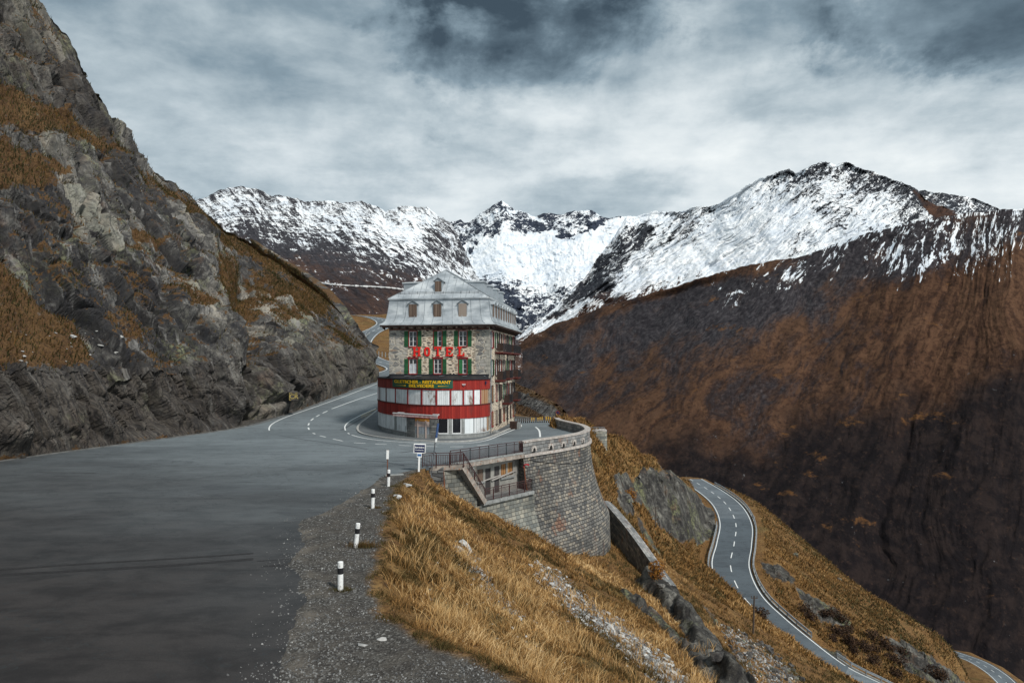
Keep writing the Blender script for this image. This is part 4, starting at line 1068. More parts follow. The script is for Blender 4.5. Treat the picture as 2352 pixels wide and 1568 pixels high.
# keep the foot off the carriageway
Nn2 = gridnormal(Vd)
if Nn2[100, 300, 0] < 0: Nn2 = -Nn2
flat = np.clip((Nn2[..., 2] - 0.42) / 0.3, 0, 1)
gattr = np.clip(gr * 0.85 + 0.55 * flat * sm(w, 4, 9) - 0.1, 0, 1)
foot = (1 - sm(w, 0.2, 0.9)) * 0.35
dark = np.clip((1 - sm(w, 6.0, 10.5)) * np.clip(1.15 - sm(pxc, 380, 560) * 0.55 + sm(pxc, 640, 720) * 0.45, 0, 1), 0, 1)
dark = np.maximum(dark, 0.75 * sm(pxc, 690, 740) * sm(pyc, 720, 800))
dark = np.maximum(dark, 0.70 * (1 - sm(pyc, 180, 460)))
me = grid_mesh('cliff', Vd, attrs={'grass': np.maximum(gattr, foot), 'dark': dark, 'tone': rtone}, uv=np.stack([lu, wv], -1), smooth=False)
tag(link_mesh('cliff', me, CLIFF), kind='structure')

# ================================================================== ROCKY KNOLL BEHIND THE HOTEL (right)
def relief(name, cols, nu, nv, mat, uvf, attrf, jag=0.0, amps=(), seed=0, back=(60, 30), curve=0.0, kind='structure', smooth=True, nback=10, aniso=0.35, uwarp=1.0):
    """cols: rows of (x, y_top, Y_top, y_foot, Y_foot) by photo pixel; a hillside of true size at true distance, with a hidden back"""
    c = np.array(cols, float)
    px = np.linspace(c[0, 0], c[-1, 0], nu)
    yt, Yt, yf, Yf = [np.interp(px, c[:, 0], c[:, i]) for i in range(1, 5)]
    v = np.linspace(0, 1, nv)[:, None]
    def sk(A, n):
        n = max(3, n | 1); return np.convolve(np.pad(A, n // 2, mode='edge'), np.hanning(n + 2)[1:-1] / np.hanning(n + 2)[1:-1].sum(), 'valid')[:len(A)]
    ppx = (px[-1] - px[0]) / nu
    Yt, Yf, yf = sk(Yt, int(140 / ppx)), sk(Yf, int(140 / ppx)), sk(yf, int(100 / ppx))
    yts = sk(sk(yt, int(110 / ppx)), int(60 / ppx))
    yte = yts + (yt - yts) * (1 - sm(v, 0.0, 0.30))
    py = yte + (yf - yte) * v
    iY = 1 / Yt + (1 / Yf - 1 / Yt) * (v ** (1 + curve))
    PX = np.repeat(px[None], nv, 0)
    jn = jag * fbm(PX * 0.035, py * 0.035, 0, 6, seed, gain=0.62)
    nz_ = 0
    uvm = uvf(PX, py)
    uvm = (uvm[0] + 1.6 * fbm(PX * 0.006, py * 0.006, 0, 4, seed + 70) * uwarp, uvm[1] + 0.5 * fbm(PX * 0.008, py * 0.008, 3, 3, seed + 71) * uwarp)
    for lam, kx, sd_, rid in amps:
        nz_ = nz_ + kx * fbm(uvm[0] * 30.0 / lam, uvm[1] * 30.0 / lam * aniso, 0, 5, seed + sd_, ridged=rid)
    Yd = 1 / iY * (1 + nz_ * sm(v, 0, 0.03))
    X = (PX - 1176) / F * Yd; Z = 7.8 - (py + jn * (1 - 0.6 * v) - 835) / F * Yd
    V = np.stack([X, Yd, Z], -1)
    bk = []
    for i in range(nback, 0, -1):
        q = V[0].copy(); r_ = i / nback
        q[:, 0] *= (1 + r_ * back[0] / Yt); q[:, 1] *= (1 + r_ * back[0] / Yt)
        q[:, 2] = V[0][:, 2] - back[1] * r_ - 0.02 * back[0] * r_
        bk.append(q)
    V2 = np.concatenate([np.array(bk), V], 0)
    at = attrf(PX, py, v * np.ones_like(PX), fbm(PX * 0.012, py * 0.012, 0, 5, seed + 50))
    at = {k_: np.concatenate([np.repeat(a_[:1], nback, 0), a_], 0) for k_, a_ in at.items()}
    uv_ = np.stack(uvm, -1); uv_ = np.concatenate([np.repeat(uv_[:1], nback, 0), uv_], 0)
    me = grid_mesh(name, V2, attrs=at, uv=uv_, smooth=smooth)
    return tag(link_mesh(name, me, mat), kind=kind), V
def kn_attr(PX, py, v, n):
    g_ = np.clip(1.2 - v * 5, 0, 1)                                     # turf on the crest
    d = poly_sdf(PX, py, [(1185, 925), (1230, 945), (1270, 965), (1220, 975), (1183, 960)])
    g_ = np.maximum(g_, 1 - sm(d, -8, 8))
    return {'grass': np.clip(g_ * 1.1, 0, 1), 'dark': 0.25 * np.ones_like(PX), 'tone': 0.5 + 0.3 * n}
relief('rocky_knoll', [(1100, 846, 136, 985, 104), (1183, 878, 132, 985, 103), (1230, 900, 130, 985, 102), (1262, 916, 128, 985, 101), (1290, 935, 126, 985, 101), (1304, 950, 124, 985, 101), (1309, 975, 121, 990, 103), (1311, 1010, 118, 1015, 110)],
       220, 120, CLIFF, lambda a, b_: (a * 0.085 + b_ * 0.06, b_ * 0.085), kn_attr, 3.0, ((40, 0.02, 1, False), (14, 0.016, 2, True), (5, 0.007, 3, True)), 91, (30, 14), smooth=False)

# ================================================================== MOUNTAINS
fan = lambda cx, cy, w_=30.0, l_=170.0: (lambda a, b_: (np.arctan2(a - cx, b_ - cy) * 950 / w_, np.hypot(a - cx, b_ - cy) / l_))
def lin(deg, w_=26.0, l_=120.0):
    s, c = math.sin(math.radians(deg)), math.cos(math.radians(deg))
    return lambda a, b_: ((a * s + b_ * c) / w_, (a * c - b_ * s) / l_)    # fall line rises to the right at deg
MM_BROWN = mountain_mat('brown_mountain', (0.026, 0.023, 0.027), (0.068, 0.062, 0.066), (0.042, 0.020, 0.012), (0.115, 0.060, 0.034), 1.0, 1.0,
                        heath_shade=((0.0075, 0.0056, 0.0066), (0.020, 0.0135, 0.0125)), wscale=0.008, bumpd=9.0, sww=(1.15, 0.10, 0.15, 0.75))
def br_attr(PX, py, v, n):
    top_y = np.interp(PX, [1190, 1400, 1600, 1850, 2050, 2352, 2700], [792, 702, 641, 586, 520, 478, 440])
    dy = py - top_y
    veg = np.clip(0.22 + 0.55 * sm(dy + n * 60, 60, 190) + 0.35 * sm(PX, 1900, 2200) * sm(dy, 60, 140) - 0.25 * sm(PX, 1350, 1500) * (1 - sm(PX, 1800, 1980)) * (1 - sm(dy, 150, 280)), 0, 1)
    veg = np.maximum(veg, 0.85 * (1 - sm(dy, 6, 34)) * (1 - sm(PX, 1750, 1950)))
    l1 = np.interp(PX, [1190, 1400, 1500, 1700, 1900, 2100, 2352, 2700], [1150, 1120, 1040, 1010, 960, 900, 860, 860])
    heath_shade = np.clip(sm(py + n * 110, l1 - 110, l1 + 130) + 0.35 * sm(py, l1 + 60, l1 + 220), 0, 1.35)  # heath on the lower slope, with cloud shade and vignetting painted into its darkness
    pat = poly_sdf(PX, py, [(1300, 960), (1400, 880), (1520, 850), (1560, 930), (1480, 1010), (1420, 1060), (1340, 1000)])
    heath_shade *= sm(pat, -30, 30)
    sn = -0.5 + 0.84 * sm(PX, 1850, 2080) * (1 - sm(dy + n * 50, 90, 215)) * sm(dy, -2, 8)
    sn = np.maximum(sn, -0.5 + 0.66 * sm(PX, 1450, 1760) * (1 - sm(dy, 40, 170)))
    sn = np.maximum(sn, 0.42 * (1 - sm(dy, 2, 7)) * sm(PX, 1600, 1900) + -0.5 * sm(dy, 2, 7))
    return {'veg': veg, 'heath_shade': heath_shade, 'snow': sn}
br_cols = [(1090, 840, 2300, 985, 1700), (1190, 792, 2200, 1050, 1450), (1270, 745, 2050, 1100, 1300), (1340, 722, 1950, 1150, 1230), (1400, 702, 1870, 1200, 1170), (1500, 672, 1760, 1260, 1080), (1600, 641, 1670, 1330, 1000), (1700, 614, 1590, 1400, 950),
           (1750, 603, 1550, 1430, 930), (1850, 586, 1490, 1480, 890), (1900, 568, 1465, 1520, 870), (1960, 545, 1435, 1560, 850), (2030, 525, 1400, 1600, 830), (2100, 508, 1370, 1650, 810), (2200, 492, 1340, 1700, 790), (2280, 484, 1310, 1740, 770), (2352, 478, 1290, 1780, 760), (2800, 430, 1180, 1900, 720)]
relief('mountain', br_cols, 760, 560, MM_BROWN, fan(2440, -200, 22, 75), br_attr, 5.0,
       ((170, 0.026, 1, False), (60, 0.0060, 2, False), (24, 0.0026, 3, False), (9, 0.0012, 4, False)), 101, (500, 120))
MM_SNOW = mountain_mat('snowy_mountain', (0.020, 0.023, 0.030), (0.060, 0.066, 0.078), (0.045, 0.024, 0.018), (0.095, 0.048, 0.030), 1.0, 1.0, wscale=0.010, bumpd=14.0)
def sr_attr(PX, py, v, n):
    top_y = np.interp(PX, [1440, 1560, 1650, 1790, 1890, 1990, 2100, 2260], [498, 486, 463, 393, 373, 393, 432, 520])
    dy = py - top_y
    n2 = fbm(PX * 0.03, py * 0.03, 0, 4, 333)
    sn = 0.76 + 0.30 * n - 0.20 * (1 - sm(dy, 10, 110)) * sm(PX, 1450, 1560)
    sn = sn - 0.10 * sm(PX, 1780, 1850) * (1 - sm(dy, 100, 200))
    bright_ = poly_sdf(PX, py, [(1600, 560), (1700, 500), (1800, 520), (1830, 590), (1700, 620), (1500, 660), (1430, 690), (1500, 600)])
    sn = sn + 0.22 * (1 - sm(bright_, -30, 30))
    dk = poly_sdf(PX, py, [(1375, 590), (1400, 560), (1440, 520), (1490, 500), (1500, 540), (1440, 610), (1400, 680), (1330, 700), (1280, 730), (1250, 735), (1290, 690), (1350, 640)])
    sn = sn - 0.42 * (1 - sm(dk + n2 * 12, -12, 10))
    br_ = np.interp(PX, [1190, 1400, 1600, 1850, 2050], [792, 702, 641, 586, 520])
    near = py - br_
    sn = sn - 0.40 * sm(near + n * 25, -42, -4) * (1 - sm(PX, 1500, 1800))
    glac = poly_sdf(PX, py, [(1225, 760), (1260, 735), (1320, 710), (1350, 690), (1300, 745), (1240, 785)])
    sn = sn + 0.5 * (1 - sm(glac, -5, 6))
    rb = poly_sdf(PX, py, [(2100, 440), (2140, 460), (2200, 495), (2150, 505), (2130, 480)])
    sn = sn - 0.5 * (1 - sm(rb, -4, 5))
    veg = 0.9 * sm(near, -50, -8) * (1 - sm(PX, 1600, 1800)) + 0.9 * (1 - sm(rb, -4, 8))
    return {'veg': veg, 'snow': sn}
sr_cols = [(1150, 800, 2900, 830, 2700), (1180, 778, 2900, 830, 2600), (1240, 735, 2950, 830, 2500), (1290, 690, 3000, 820, 2450), (1340, 640, 3050, 800, 2400), (1375, 590, 3100, 790, 2350), (1405, 550, 3150, 780, 2300), (1440, 498, 3300, 770, 2300), (1452, 500, 3300, 770, 2280), (1480, 490, 3250, 760, 2250), (1500, 487, 3250, 755, 2250), (1560, 486, 3150, 740, 2200),
           (1600, 474, 3100, 735, 2150), (1640, 469, 3000, 730, 2150), (1662, 458, 2950, 725, 2120), (1700, 437, 2900, 715, 2100), (1725, 424, 2860, 712, 2080), (1750, 409, 2850, 708, 2050), (1772, 403, 2820, 702, 2050), (1790, 394, 2800, 700, 2050), (1812, 389, 2780, 692, 2030), (1826, 400, 2760, 690, 2030), (1860, 380, 2740, 680, 2000), (1880, 374, 2720, 675, 2000), (1890, 372, 2720, 672, 2000), (1920, 378, 2700, 665, 2000), (1945, 371, 2700, 660, 2000), (1975, 385, 2680, 652, 1980), (1990, 392, 2660, 650, 1980), (2050, 408, 2620, 635, 1960), (2080, 420, 2600, 628, 1950), (2100, 432, 2600, 622, 1950), (2140, 463, 2560, 610, 1930), (2200, 490, 2520, 600, 1920), (2300, 530, 2450, 600, 1900)]
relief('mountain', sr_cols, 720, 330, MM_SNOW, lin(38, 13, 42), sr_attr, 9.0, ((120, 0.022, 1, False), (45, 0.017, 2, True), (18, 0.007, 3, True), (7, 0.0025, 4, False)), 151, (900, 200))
def ba_attr(PX, py, v, n):
    tops = np.interp(PX, [1040, 1058, 1081, 1101, 1153, 1182, 1225, 1281, 1333, 1360, 1385, 1442, 1480], [510, 502, 508, 492, 460, 483, 493, 491, 484, 484, 499, 496, 496])
    dy = py - tops
    n2 = fbm(PX * 0.05, py * 0.05, 0, 4, 433)
    cl_h = np.interp(PX, [1020, 1060, 1100, 1150, 1190, 1260, 1330, 1370, 1390, 1440], [60, 62, 60, 72, 48, 38, 46, 34, 4, 0])
    cl_ = 1 - sm(dy + n2 * 34, cl_h - 8, cl_h + 10)
    sn = 1.30 * (1 - cl_) + cl_ * (0.42 + 0.10 * sm(PX, 1140, 1160) * (1 - sm(PX, 1170, 1200)) + 0.35 * n2)
    for q, a_ in (([(1270, 545), (1310, 540), (1335, 555), (1315, 558), (1290, 553)], .55), ([(1355, 520), (1372, 505), (1400, 520), (1440, 525), (1450, 540), (1400, 545), (1375, 535)], .6)):
        d = poly_sdf(PX, py, q); sn = sn - a_ * (1 - sm(d + n2 * 6, -5, 5))
    lowk = sm(py + n * 30, 590, 690)
    sn = sn - 0.72 * lowk - 0.15 * sm(py, 560, 600)
    mor = poly_sdf(PX, py, [(1050, 600), (1080, 590), (1120, 630), (1170, 660), (1210, 700), (1200, 740), (1150, 720), (1080, 660)])
    sn = sn - 0.22 * (1 - sm(mor + n2 * 12, -15, 10))
    return {'veg': 0.0 * PX, 'snow': sn}
ba_cols = [(930, 560, 6200, 810, 3200), (1020, 515, 6200, 810, 3200), (1045, 508, 6200, 810, 3200), (1058, 501, 6200, 810, 3150), (1070, 510, 6200, 810, 3150), (1081, 508, 6200, 810, 3150), (1092, 498, 6200, 810, 3100), (1101, 491, 6200, 810, 3100), (1125, 478, 6100, 810, 3100), (1142, 464, 6100, 810, 3050), (1153, 459, 6100, 810, 3050), (1164, 466, 6100, 810, 3050), (1182, 483, 6000, 810, 3000), (1205, 489, 6000, 810, 3000), (1226, 494, 5900, 810, 3000), (1245, 491, 5800, 810, 2950), (1282, 491, 5700, 810, 2950),
           (1310, 487, 5600, 810, 2900), (1333, 484, 5600, 810, 2900), (1360, 484, 5500, 810, 2900), (1385, 499, 5400, 810, 2900), (1443, 496, 5300, 810, 2900), (1500, 500, 5200, 810, 2900), (1560, 520, 5200, 810, 2900)]
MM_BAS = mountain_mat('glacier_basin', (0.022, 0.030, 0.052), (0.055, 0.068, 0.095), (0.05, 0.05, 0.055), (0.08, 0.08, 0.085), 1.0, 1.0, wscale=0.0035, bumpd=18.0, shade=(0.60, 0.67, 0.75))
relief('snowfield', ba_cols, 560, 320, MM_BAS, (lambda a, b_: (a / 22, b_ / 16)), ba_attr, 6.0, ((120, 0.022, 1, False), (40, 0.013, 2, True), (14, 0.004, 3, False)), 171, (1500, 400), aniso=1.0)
def le_attr(PX, py, v, n):
    tops = np.interp(PX, [455, 550, 600, 700, 835, 900, 980, 1035, 1110, 1190], [455, 425, 438, 462, 462, 478, 474, 510, 660, 790])
    dy = py - tops
    sl = np.interp(PX, [450, 600, 750, 900, 1020, 1190], [570, 590, 610, 650, 700, 800])
    sn = 0.54 + 0.30 * n - 0.50 * sm(py + n * 40, sl - 120, sl + 70)
    sn = sn + 0.14 * sm(PX, 760, 880) * (1 - sm(dy, 60, 140))
    sn = sn - 0.12 * (1 - sm(dy, 0, 26))
    rocky = poly_sdf(PX, py, [(1000, 500), (1040, 520), (1080, 600), (1100, 660), (1020, 600), (960, 540)])
    sn = sn - 0.12 * (1 - sm(rocky, -10, 10))
    veg = 0.85 * sm(py + n * 60, sl - 90, sl + 60)
    return {'veg': veg, 'snow': sn}
le_cols = [(300, 560, 2300, 760, 700), (420, 480, 2500, 745, 640), (455, 455, 2600, 742, 620), (480, 452, 2600, 740, 620), (500, 440, 2650, 740, 620), (530, 429, 2650, 740, 620), (550, 424, 2650, 740, 620), (575, 432, 2650, 740, 620), (600, 438, 2650, 740, 620), (625, 452, 2700, 740, 620), (640, 446, 2700, 740, 620), (665, 449, 2700, 740, 620), (700, 462, 2750, 740, 610), (720, 460, 2750, 740, 610), (750, 458, 2800, 740, 610), (800, 463, 2850, 740, 610), (835, 462, 2900, 740, 610),
           (860, 470, 2950, 742, 620), (885, 488, 3000, 744, 640), (905, 477, 3050, 746, 660), (920, 472, 3050, 748, 680), (945, 474, 3100, 752, 700), (965, 477, 3100, 756, 740), (980, 474, 3100, 760, 780), (1000, 487, 3100, 768, 850), (1015, 498, 3100, 775, 900), (1035, 510, 3050, 785, 1000), (1060, 560, 2950, 800, 1100), (1085, 612, 2850, 815, 1200), (1110, 658, 2750, 830, 1300), (1150, 722, 2600, 845, 1400), (1200, 800, 2400, 860, 1500)]
MM_LEFT = mountain_mat('left_mountain', (0.028, 0.028, 0.034), (0.070, 0.066, 0.074), (0.040, 0.023, 0.019), (0.088, 0.048, 0.034), 1.0, 1.0, wscale=0.006, bumpd=10.0)
_, VL = relief('mountain', le_cols, 760, 380, MM_LEFT, lin(-42, 13, 45), le_attr, 9.0, ((120, 0.022, 1, False), (42, 0.010, 2, True), (17, 0.0045, 3, True), (7, 0.0018, 4, False)), 191, (900, 150))
relief('mountain', [(2060, 470, 5200, 600, 4600), (2100, 440, 5200, 600, 4600), (2125, 437, 5200, 600, 4600), (2160, 443, 5200, 600, 4600), (2200, 448, 5200, 600, 4600), (2240, 456, 5200, 600, 4600), (2285, 477, 5200, 600, 4600), (2360, 520, 5200, 600, 4600)],
       160, 80, MM_SNOW, lin(30, 16, 40), lambda a, b_, v, n: {'veg': 0 * a, 'snow': 0.42 + 0.3 * n}, 5.0, ((60, 0.01, 1, True), (20, 0.004, 2, True)), 211, (900, 200))
# old road traverse with its snow-filled ditch across the left mountain
nu_, nv_ = VL.shape[1], VL.shape[0]
def on_left(px, py):
    j = int(np.clip((px - 300) / 900 * (nu_ - 1), 0, nu_ - 1))
    colm = VL[:, j]; pyy = 835 - (colm[:, 2] - 7.8) / colm[:, 1] * F
    i = int(np.argmin(np.abs(pyy - py)))
    return tuple(colm[i])
tr = []
for q in catmull([(730, 648), (755, 652), (800, 656), (850, 658), (895, 661), (925, 665)], 10):
    x, y, z = on_left(*q); k_ = 0.996
    tr.append((x * k_, y * k_, 7.8 - (q[1] - 835) / F * y * k_))
tr = [tuple(p) for p in smooth1(np.array(tr), 5)]
bm = bmesh.new()
for i, (p, q) in enumerate(zip(tr[:-1], tr[1:])): bar(bm, p, q, 6.0, 1.3 + 0.7 * math.sin(i * 1.7))
SNOWM = simple('old_snow', (0.66, 0.66, 0.66), 0.9, 0.15, 0.05)
tag(obj('snowy_track', bm, SNOWM), kind='structure')

# valley road far below on the right
vr_cols = [(2100, 1500, 380, 1720, 250), (2180, 1490, 370, 1720, 245), (2230, 1498, 360, 1720, 240), (2300, 1530, 345, 1740, 235), (2352, 1566, 330, 1760, 230), (2480, 1650, 310, 1800, 220)]
relief('ground', vr_cols, 120, 60, GROUND, lambda a, b_: (a / 30, b_ / 30), lambda a, b_, v, n: {'grass': np.ones_like(a), 'rock': 0.15 * np.ones_like(a)}, 1.0, ((40, 0.006, 1, False),), 231, (60, 60))
vr = [P(*q) for q in ((2150, 1492, 338), (2200, 1506, 326), (2240, 1520, 312), (2275, 1540, 298), (2305, 1564, 286), (2335, 1600, 274), (2360, 1650, 262))]
VR = catmull(vr, 8)
road_strip('valley_road', VR, 8.0, ASPH2, 0.6)
marking('road_marking', [offs(VR, 3.5, 0.64), offs(VR, -3.5, 0.64)] + dashes(VR, 3, 4, 0.64), WHITE, 0.25)
# ================================================================== HOTEL
HA = math.radians(9.07); HW, HL = 11.33, 18.0
HX = np.array([math.cos(HA), -math.sin(HA)]); HY = np.array([math.sin(HA), math.cos(HA)]); H0 = np.array([-13.65, 75.89])
def hl(x, y):
    d = np.array([x, y]) - H0
    return float(d @ HX), float(d @ HY)
def front_x(px, y=0.0):
    """local x on the plane local y for a photo column"""
    t = (px - 1176) / F
    # H0 + x*HX + y*HY ; X = t*Y
    a_ = H0 + y * HY
    return float((t * a_[1] - a_[0]) / (HX[0] - t * HX[1]))
def front_z(py, x, y=0.0):
    w_ = H0 + x * HX + y * HY
    return 7.8 - (py - 835) / F * w_[1]
hotel = empty('hotel', (float(H0[0]), float(H0[1]), 0), -HA)
tag(hotel, 'tall stone mountain hotel with grey metal mansard roof standing in the hairpin bend', 'hotel')

def holed(bm, u0, u1, v0, v1, holes, fn, depth):
    us = sorted({u0, u1, *[h[0] for h in holes], *[h[1] for h in holes]})
    vs = sorted({v0, v1, *[h[2] for h in holes], *[h[3] for h in holes]})
    V_ = {}
    def g(u_, v_, w_):
        k_ = (round(u_, 5), round(v_, 5), w_)
        if k_ not in V_: V_[k_] = bm.verts.new(fn(u_, v_, w_))
        return V_[k_]
    for a_, b_ in zip(us[:-1], us[1:]):
        for c_, d_ in zip(vs[:-1], vs[1:]):
            um, vm = (a_ + b_) / 2, (c_ + d_) / 2
            if any(h[0] < um < h[1] and h[2] < vm < h[3] for h in holes): continue
            bm.faces.new((g(a_, c_, 0), g(b_, c_, 0), g(b_, d_, 0), g(a_, d_, 0)))
    for h in holes:
        c4 = [(h[0], h[2]), (h[1], h[2]), (h[1], h[3]), (h[0], h[3])]
        for (a_, b_), (c_, d_) in zip(c4, c4[1:] + c4[:1]):
            bm.faces.new((g(a_, b_, 0), g(a_, b_, depth), g(c_, d_, depth), g(c_, d_, 0)))
        bm.faces.new([g(p_[0], p_[1], depth) for p_ in c4])

WT = 11.85
wx = [front_x(948.6), front_x(1005.7), front_x(1063.2)]
z1a, z1b = 9.72, 11.36
z2a, z2b = 6.72, 8.30
fholes = [(x - .44, x + .44, z1a, z1b) for x in wx] + [(x - .44, x + .44, z2a, z2b) for x in wx]
sy = [1.7, 4.3, 6.9, 9.4, 11.9, 14.3, 16.6]
levels = [(9.6, 11.3), (6.5, 8.2), (3.6, 5.3), (0.9, 2.4)]
sholes = [(y - .42, y + .42, a_, b_) for y in sy for a_, b_ in levels]
bm = bmesh.new()
holed(bm, 0, HW, -0.6, WT, fholes, lambda u_, v_, w_: (u_, w_, v_), 0.22)
# left and back walls
for q in (((0, 0), (0, HL)), ((0, HL), (HW, HL))):
    (xa, ya), (xb, yb) = q
    bm.faces.new([bm.verts.new(c_) for c_ in ((xa, ya, -.6), (xb, yb, -.6), (xb, yb, WT), (xa, ya, WT))])
bmesh.ops.recalc_face_normals(bm, faces=bm.faces)
obj('wall', bm, RUB, hotel)
bm = bmesh.new()
holed(bm, 0, HL, -0.6, WT, sholes, lambda u_, v_, w_: (HW - w_, u_, v_), 0.22)
bmesh.ops.recalc_face_normals(bm, faces=bm.faces)
obj('wall', bm, RUBS, hotel)
# pale quoin strip on the corner
bm = bmesh.new()
i = 0; z = 0.0
while z < WT - 0.3:
    h_ = 0.42; L_ = 0.55 if i % 2 else 0.32
    box(bm, HW - L_, HW + 0.025, -0.025, 0.02, z, z + h_ - 0.03); box(bm, HW - 0.02, HW + 0.025, -0.02, 0.85 - L_, z, z + h_ - 0.03)
    z += h_; i += 1
obj('corner_stones', bm, simple('quoin_stone', (0.34, 0.325, 0.285), 0.9, 0.25, 2.5, bump=0.3), hotel)

def make_window(parent, to, w, z0, z1, shutters=(1, 1), curtain=False, half=False, lintel=True, both_mat=None, fmat=None):
    """to(x, y, z): y outward from the wall face is negative"""
    x0, x1 = -w / 2, w / 2
    def tb(bm, a_, b_, c_, d_, e_, f_):
        vs = box(bm, a_, b_, c_, d_, e_, f_)
        for v in vs: v.co = Vector(to(*v.co))
    bm = bmesh.new()
    t = 0.09
    tb(bm, x0 - t, x0, -0.045, 0.10, z0 - t, z1 + t); tb(bm, x1, x1 + t, -0.045, 0.10, z0 - t, z1 + t)
    tb(bm, x0, x1, -0.045, 0.10, z1, z1 + t); tb(bm, x0 - .04, x1 + .04, -0.10, 0.10, z0 - t - .03, z0)
    bmesh.ops.recalc_face_normals(bm, faces=bm.faces)
    fr = obj('window', bm, fmat or REDF, parent)
    bm = bmesh.new()
    s = 0.045
    tb(bm, x0, x0 + s, 0.05, 0.11, z0, z1); tb(bm, x1 - s, x1, 0.05, 0.11, z0, z1)
    tb(bm, x0 + s, x1 - s, 0.05, 0.11, z0, z0 + s); tb(bm, x0 + s, x1 - s, 0.05, 0.11, z1 - s, z1)
    tb(bm, -0.032, 0.032, 0.04, 0.12, z0 + s, z1 - s)
    for k_ in (1, 2):
        zz_ = z0 + (z1 - z0) * k_ / 3
        tb(bm, x0 + s, -0.032, 0.06, 0.10, zz_ - .012, zz_ + .012); tb(bm, 0.032, x1 - s, 0.06, 0.10, zz_ - .012, zz_ + .012)
    bmesh.ops.recalc_face_normals(bm, faces=bm.faces)
    obj('casement', bm, WHITEP, fr)
    bm = bmesh.new(); tb(bm, x0 + .01, x1 - .01, 0.115, 0.125, z0 + .01, z1 - .01)
    bmesh.ops.recalc_face_normals(bm, faces=bm.faces)
    obj('pane', bm, GLASS, fr)
    if curtain:
        bm = bmesh.new(); tb(bm, x0 + s, -.05, 0.095, 0.105, z0 + s, z0 + (z1 - z0) * .68); tb(bm, .05, x1 - s, 0.095, 0.105, z0 + s, z0 + (z1 - z0) * .68)
        bmesh.ops.recalc_face_normals(bm, faces=bm.faces)
        obj('curtain', bm, CURT, fr)
    if half:
        bm = bmesh.new(); tb(bm, x0, x0 + (x1 - x0) * .42, -0.02, 0.03, z0, z1)
        bmesh.ops.recalc_face_normals(bm, faces=bm.faces)
        obj('shutter', bm, GREENL if half == 1 else GREEN, fr)
    for sgn, on in ((-1, shutters[0]), (1, shutters[1])):
        if not on: continue
        bm = bmesh.new()
        a_ = x0 - t - 0.01 - .44 if sgn < 0 else x1 + t + .01
        tb(bm, a_, a_ + .44, -0.055, -0.012, z0 - .03, z1 + .04)
        for zz_ in (z0 + .22, z1 - .22): tb(bm, a_ + .02, a_ + .42, -0.085, -0.055, zz_ - .035, zz_ + .035)
        bmesh.ops.recalc_face_normals(bm, faces=bm.faces)
        obj('shutter', bm, both_mat or GREEN, fr)
    if lintel:
        bm = bmesh.new(); tb(bm, x0 - .42, x1 + .42, -0.05, 0.02, z1 + t + .04, z1 + t + .13)
        bmesh.ops.recalc_face_normals(bm, faces=bm.faces)
        obj('lintel', bm, DWOOD, fr)
    return fr
for i, x in enumerate(wx):
    make_window(hotel, (lambda x: (lambda a_, b_, c_: (x + a_, b_, c_)))(x), 0.88, z1a, z1b, shutters=((1, 1), (0, 1), (1, 1))[i], half=(0, 2, 0)[i])
    make_window(hotel, (lambda x: (lambda a_, b_, c_: (x + a_, b_, c_)))(x), 0.88, z2a, z2b, shutters=((1, 1), (1, 1), (0, 1))[i], curtain=(i == 0), half=(0, 0, 1)[i], lintel=False)
    bm = bmesh.new(); box(bm, x - .62, x + .62, -.10, .02, z2b + .09, z2b + .22)
    obj('lintel', bm, REDF, hotel)
for k_, (a_, b_) in enumerate(levels):
    for j, y in enumerate(sy):
        fn = (lambda y: (lambda p_, q_, r_: (HW - q_, y + p_, r_)))(y)
        if k_ == 2 and j < 2: sh = (0, 0)
        elif k_ == 3: sh = (0, 0)
        else: sh = (1, 1)
        mt = [DWOOD, GREEN, RWOOD, DWOOD][(j + k_) % 4]
        fr = make_window(hotel, fn, 0.84, a_, b_, shutters=sh, lintel=False, both_mat=mt, fmat=(DWOOD if (j + k_) % 3 else REDF))
        if k_ == 3 or (k_ == 2 and j < 3):
            bm = bmesh.new()
            vs = box(bm, -.42, .42, -0.03, 0.03, a_, b_)
            for v in vs: v.co = Vector(fn(*v.co))
            bmesh.ops.recalc_face_normals(bm, faces=bm.faces)
            obj('board', bm, (ORB, PLY, OLDW)[j % 3], fr)

# HOTEL in slab letters
def slab(ch, w, h, t=0.17, s=0.11):
    R_ = []
    cx = w / 2
    if ch == 'H':
        for x in (0.17 * w, 0.83 * w):
            R_ += [(x - t / 2, x + t / 2, 0, h), (x - t, x + t, 0, s), (x - t, x + t, h - s, h)]
        R_ += [(0.17 * w, 0.83 * w, h * .45, h * .45 + s * 1.1)]
    if ch == 'T':
        R_ += [(cx - t / 2, cx + t / 2, 0, h), (cx - t * 1.1, cx + t * 1.1, 0, s), (0, w, h - s, h), (0, s, h - .27, h), (w - s, w, h - .27, h)]
    if ch == 'E':
        R_ += [(0.12 * w, 0.12 * w + t, 0, h), (0, w, 0, s), (0, w, h - s, h), (0.12 * w, .7 * w, h * .45, h * .45 + s), (w - s, w, 0, .27), (w - s, w, h - .27, h), (.62 * w, .62 * w + s * .8, h * .38, h * .62)]
    if ch == 'L':
        R_ += [(0.25 * w, 0.25 * w + t, 0, h), (0.05 * w, 0.25 * w + t * 1.9, h - s, h), (0.05 * w, w, 0, s), (w - s, w, 0, .32)]
    return R_
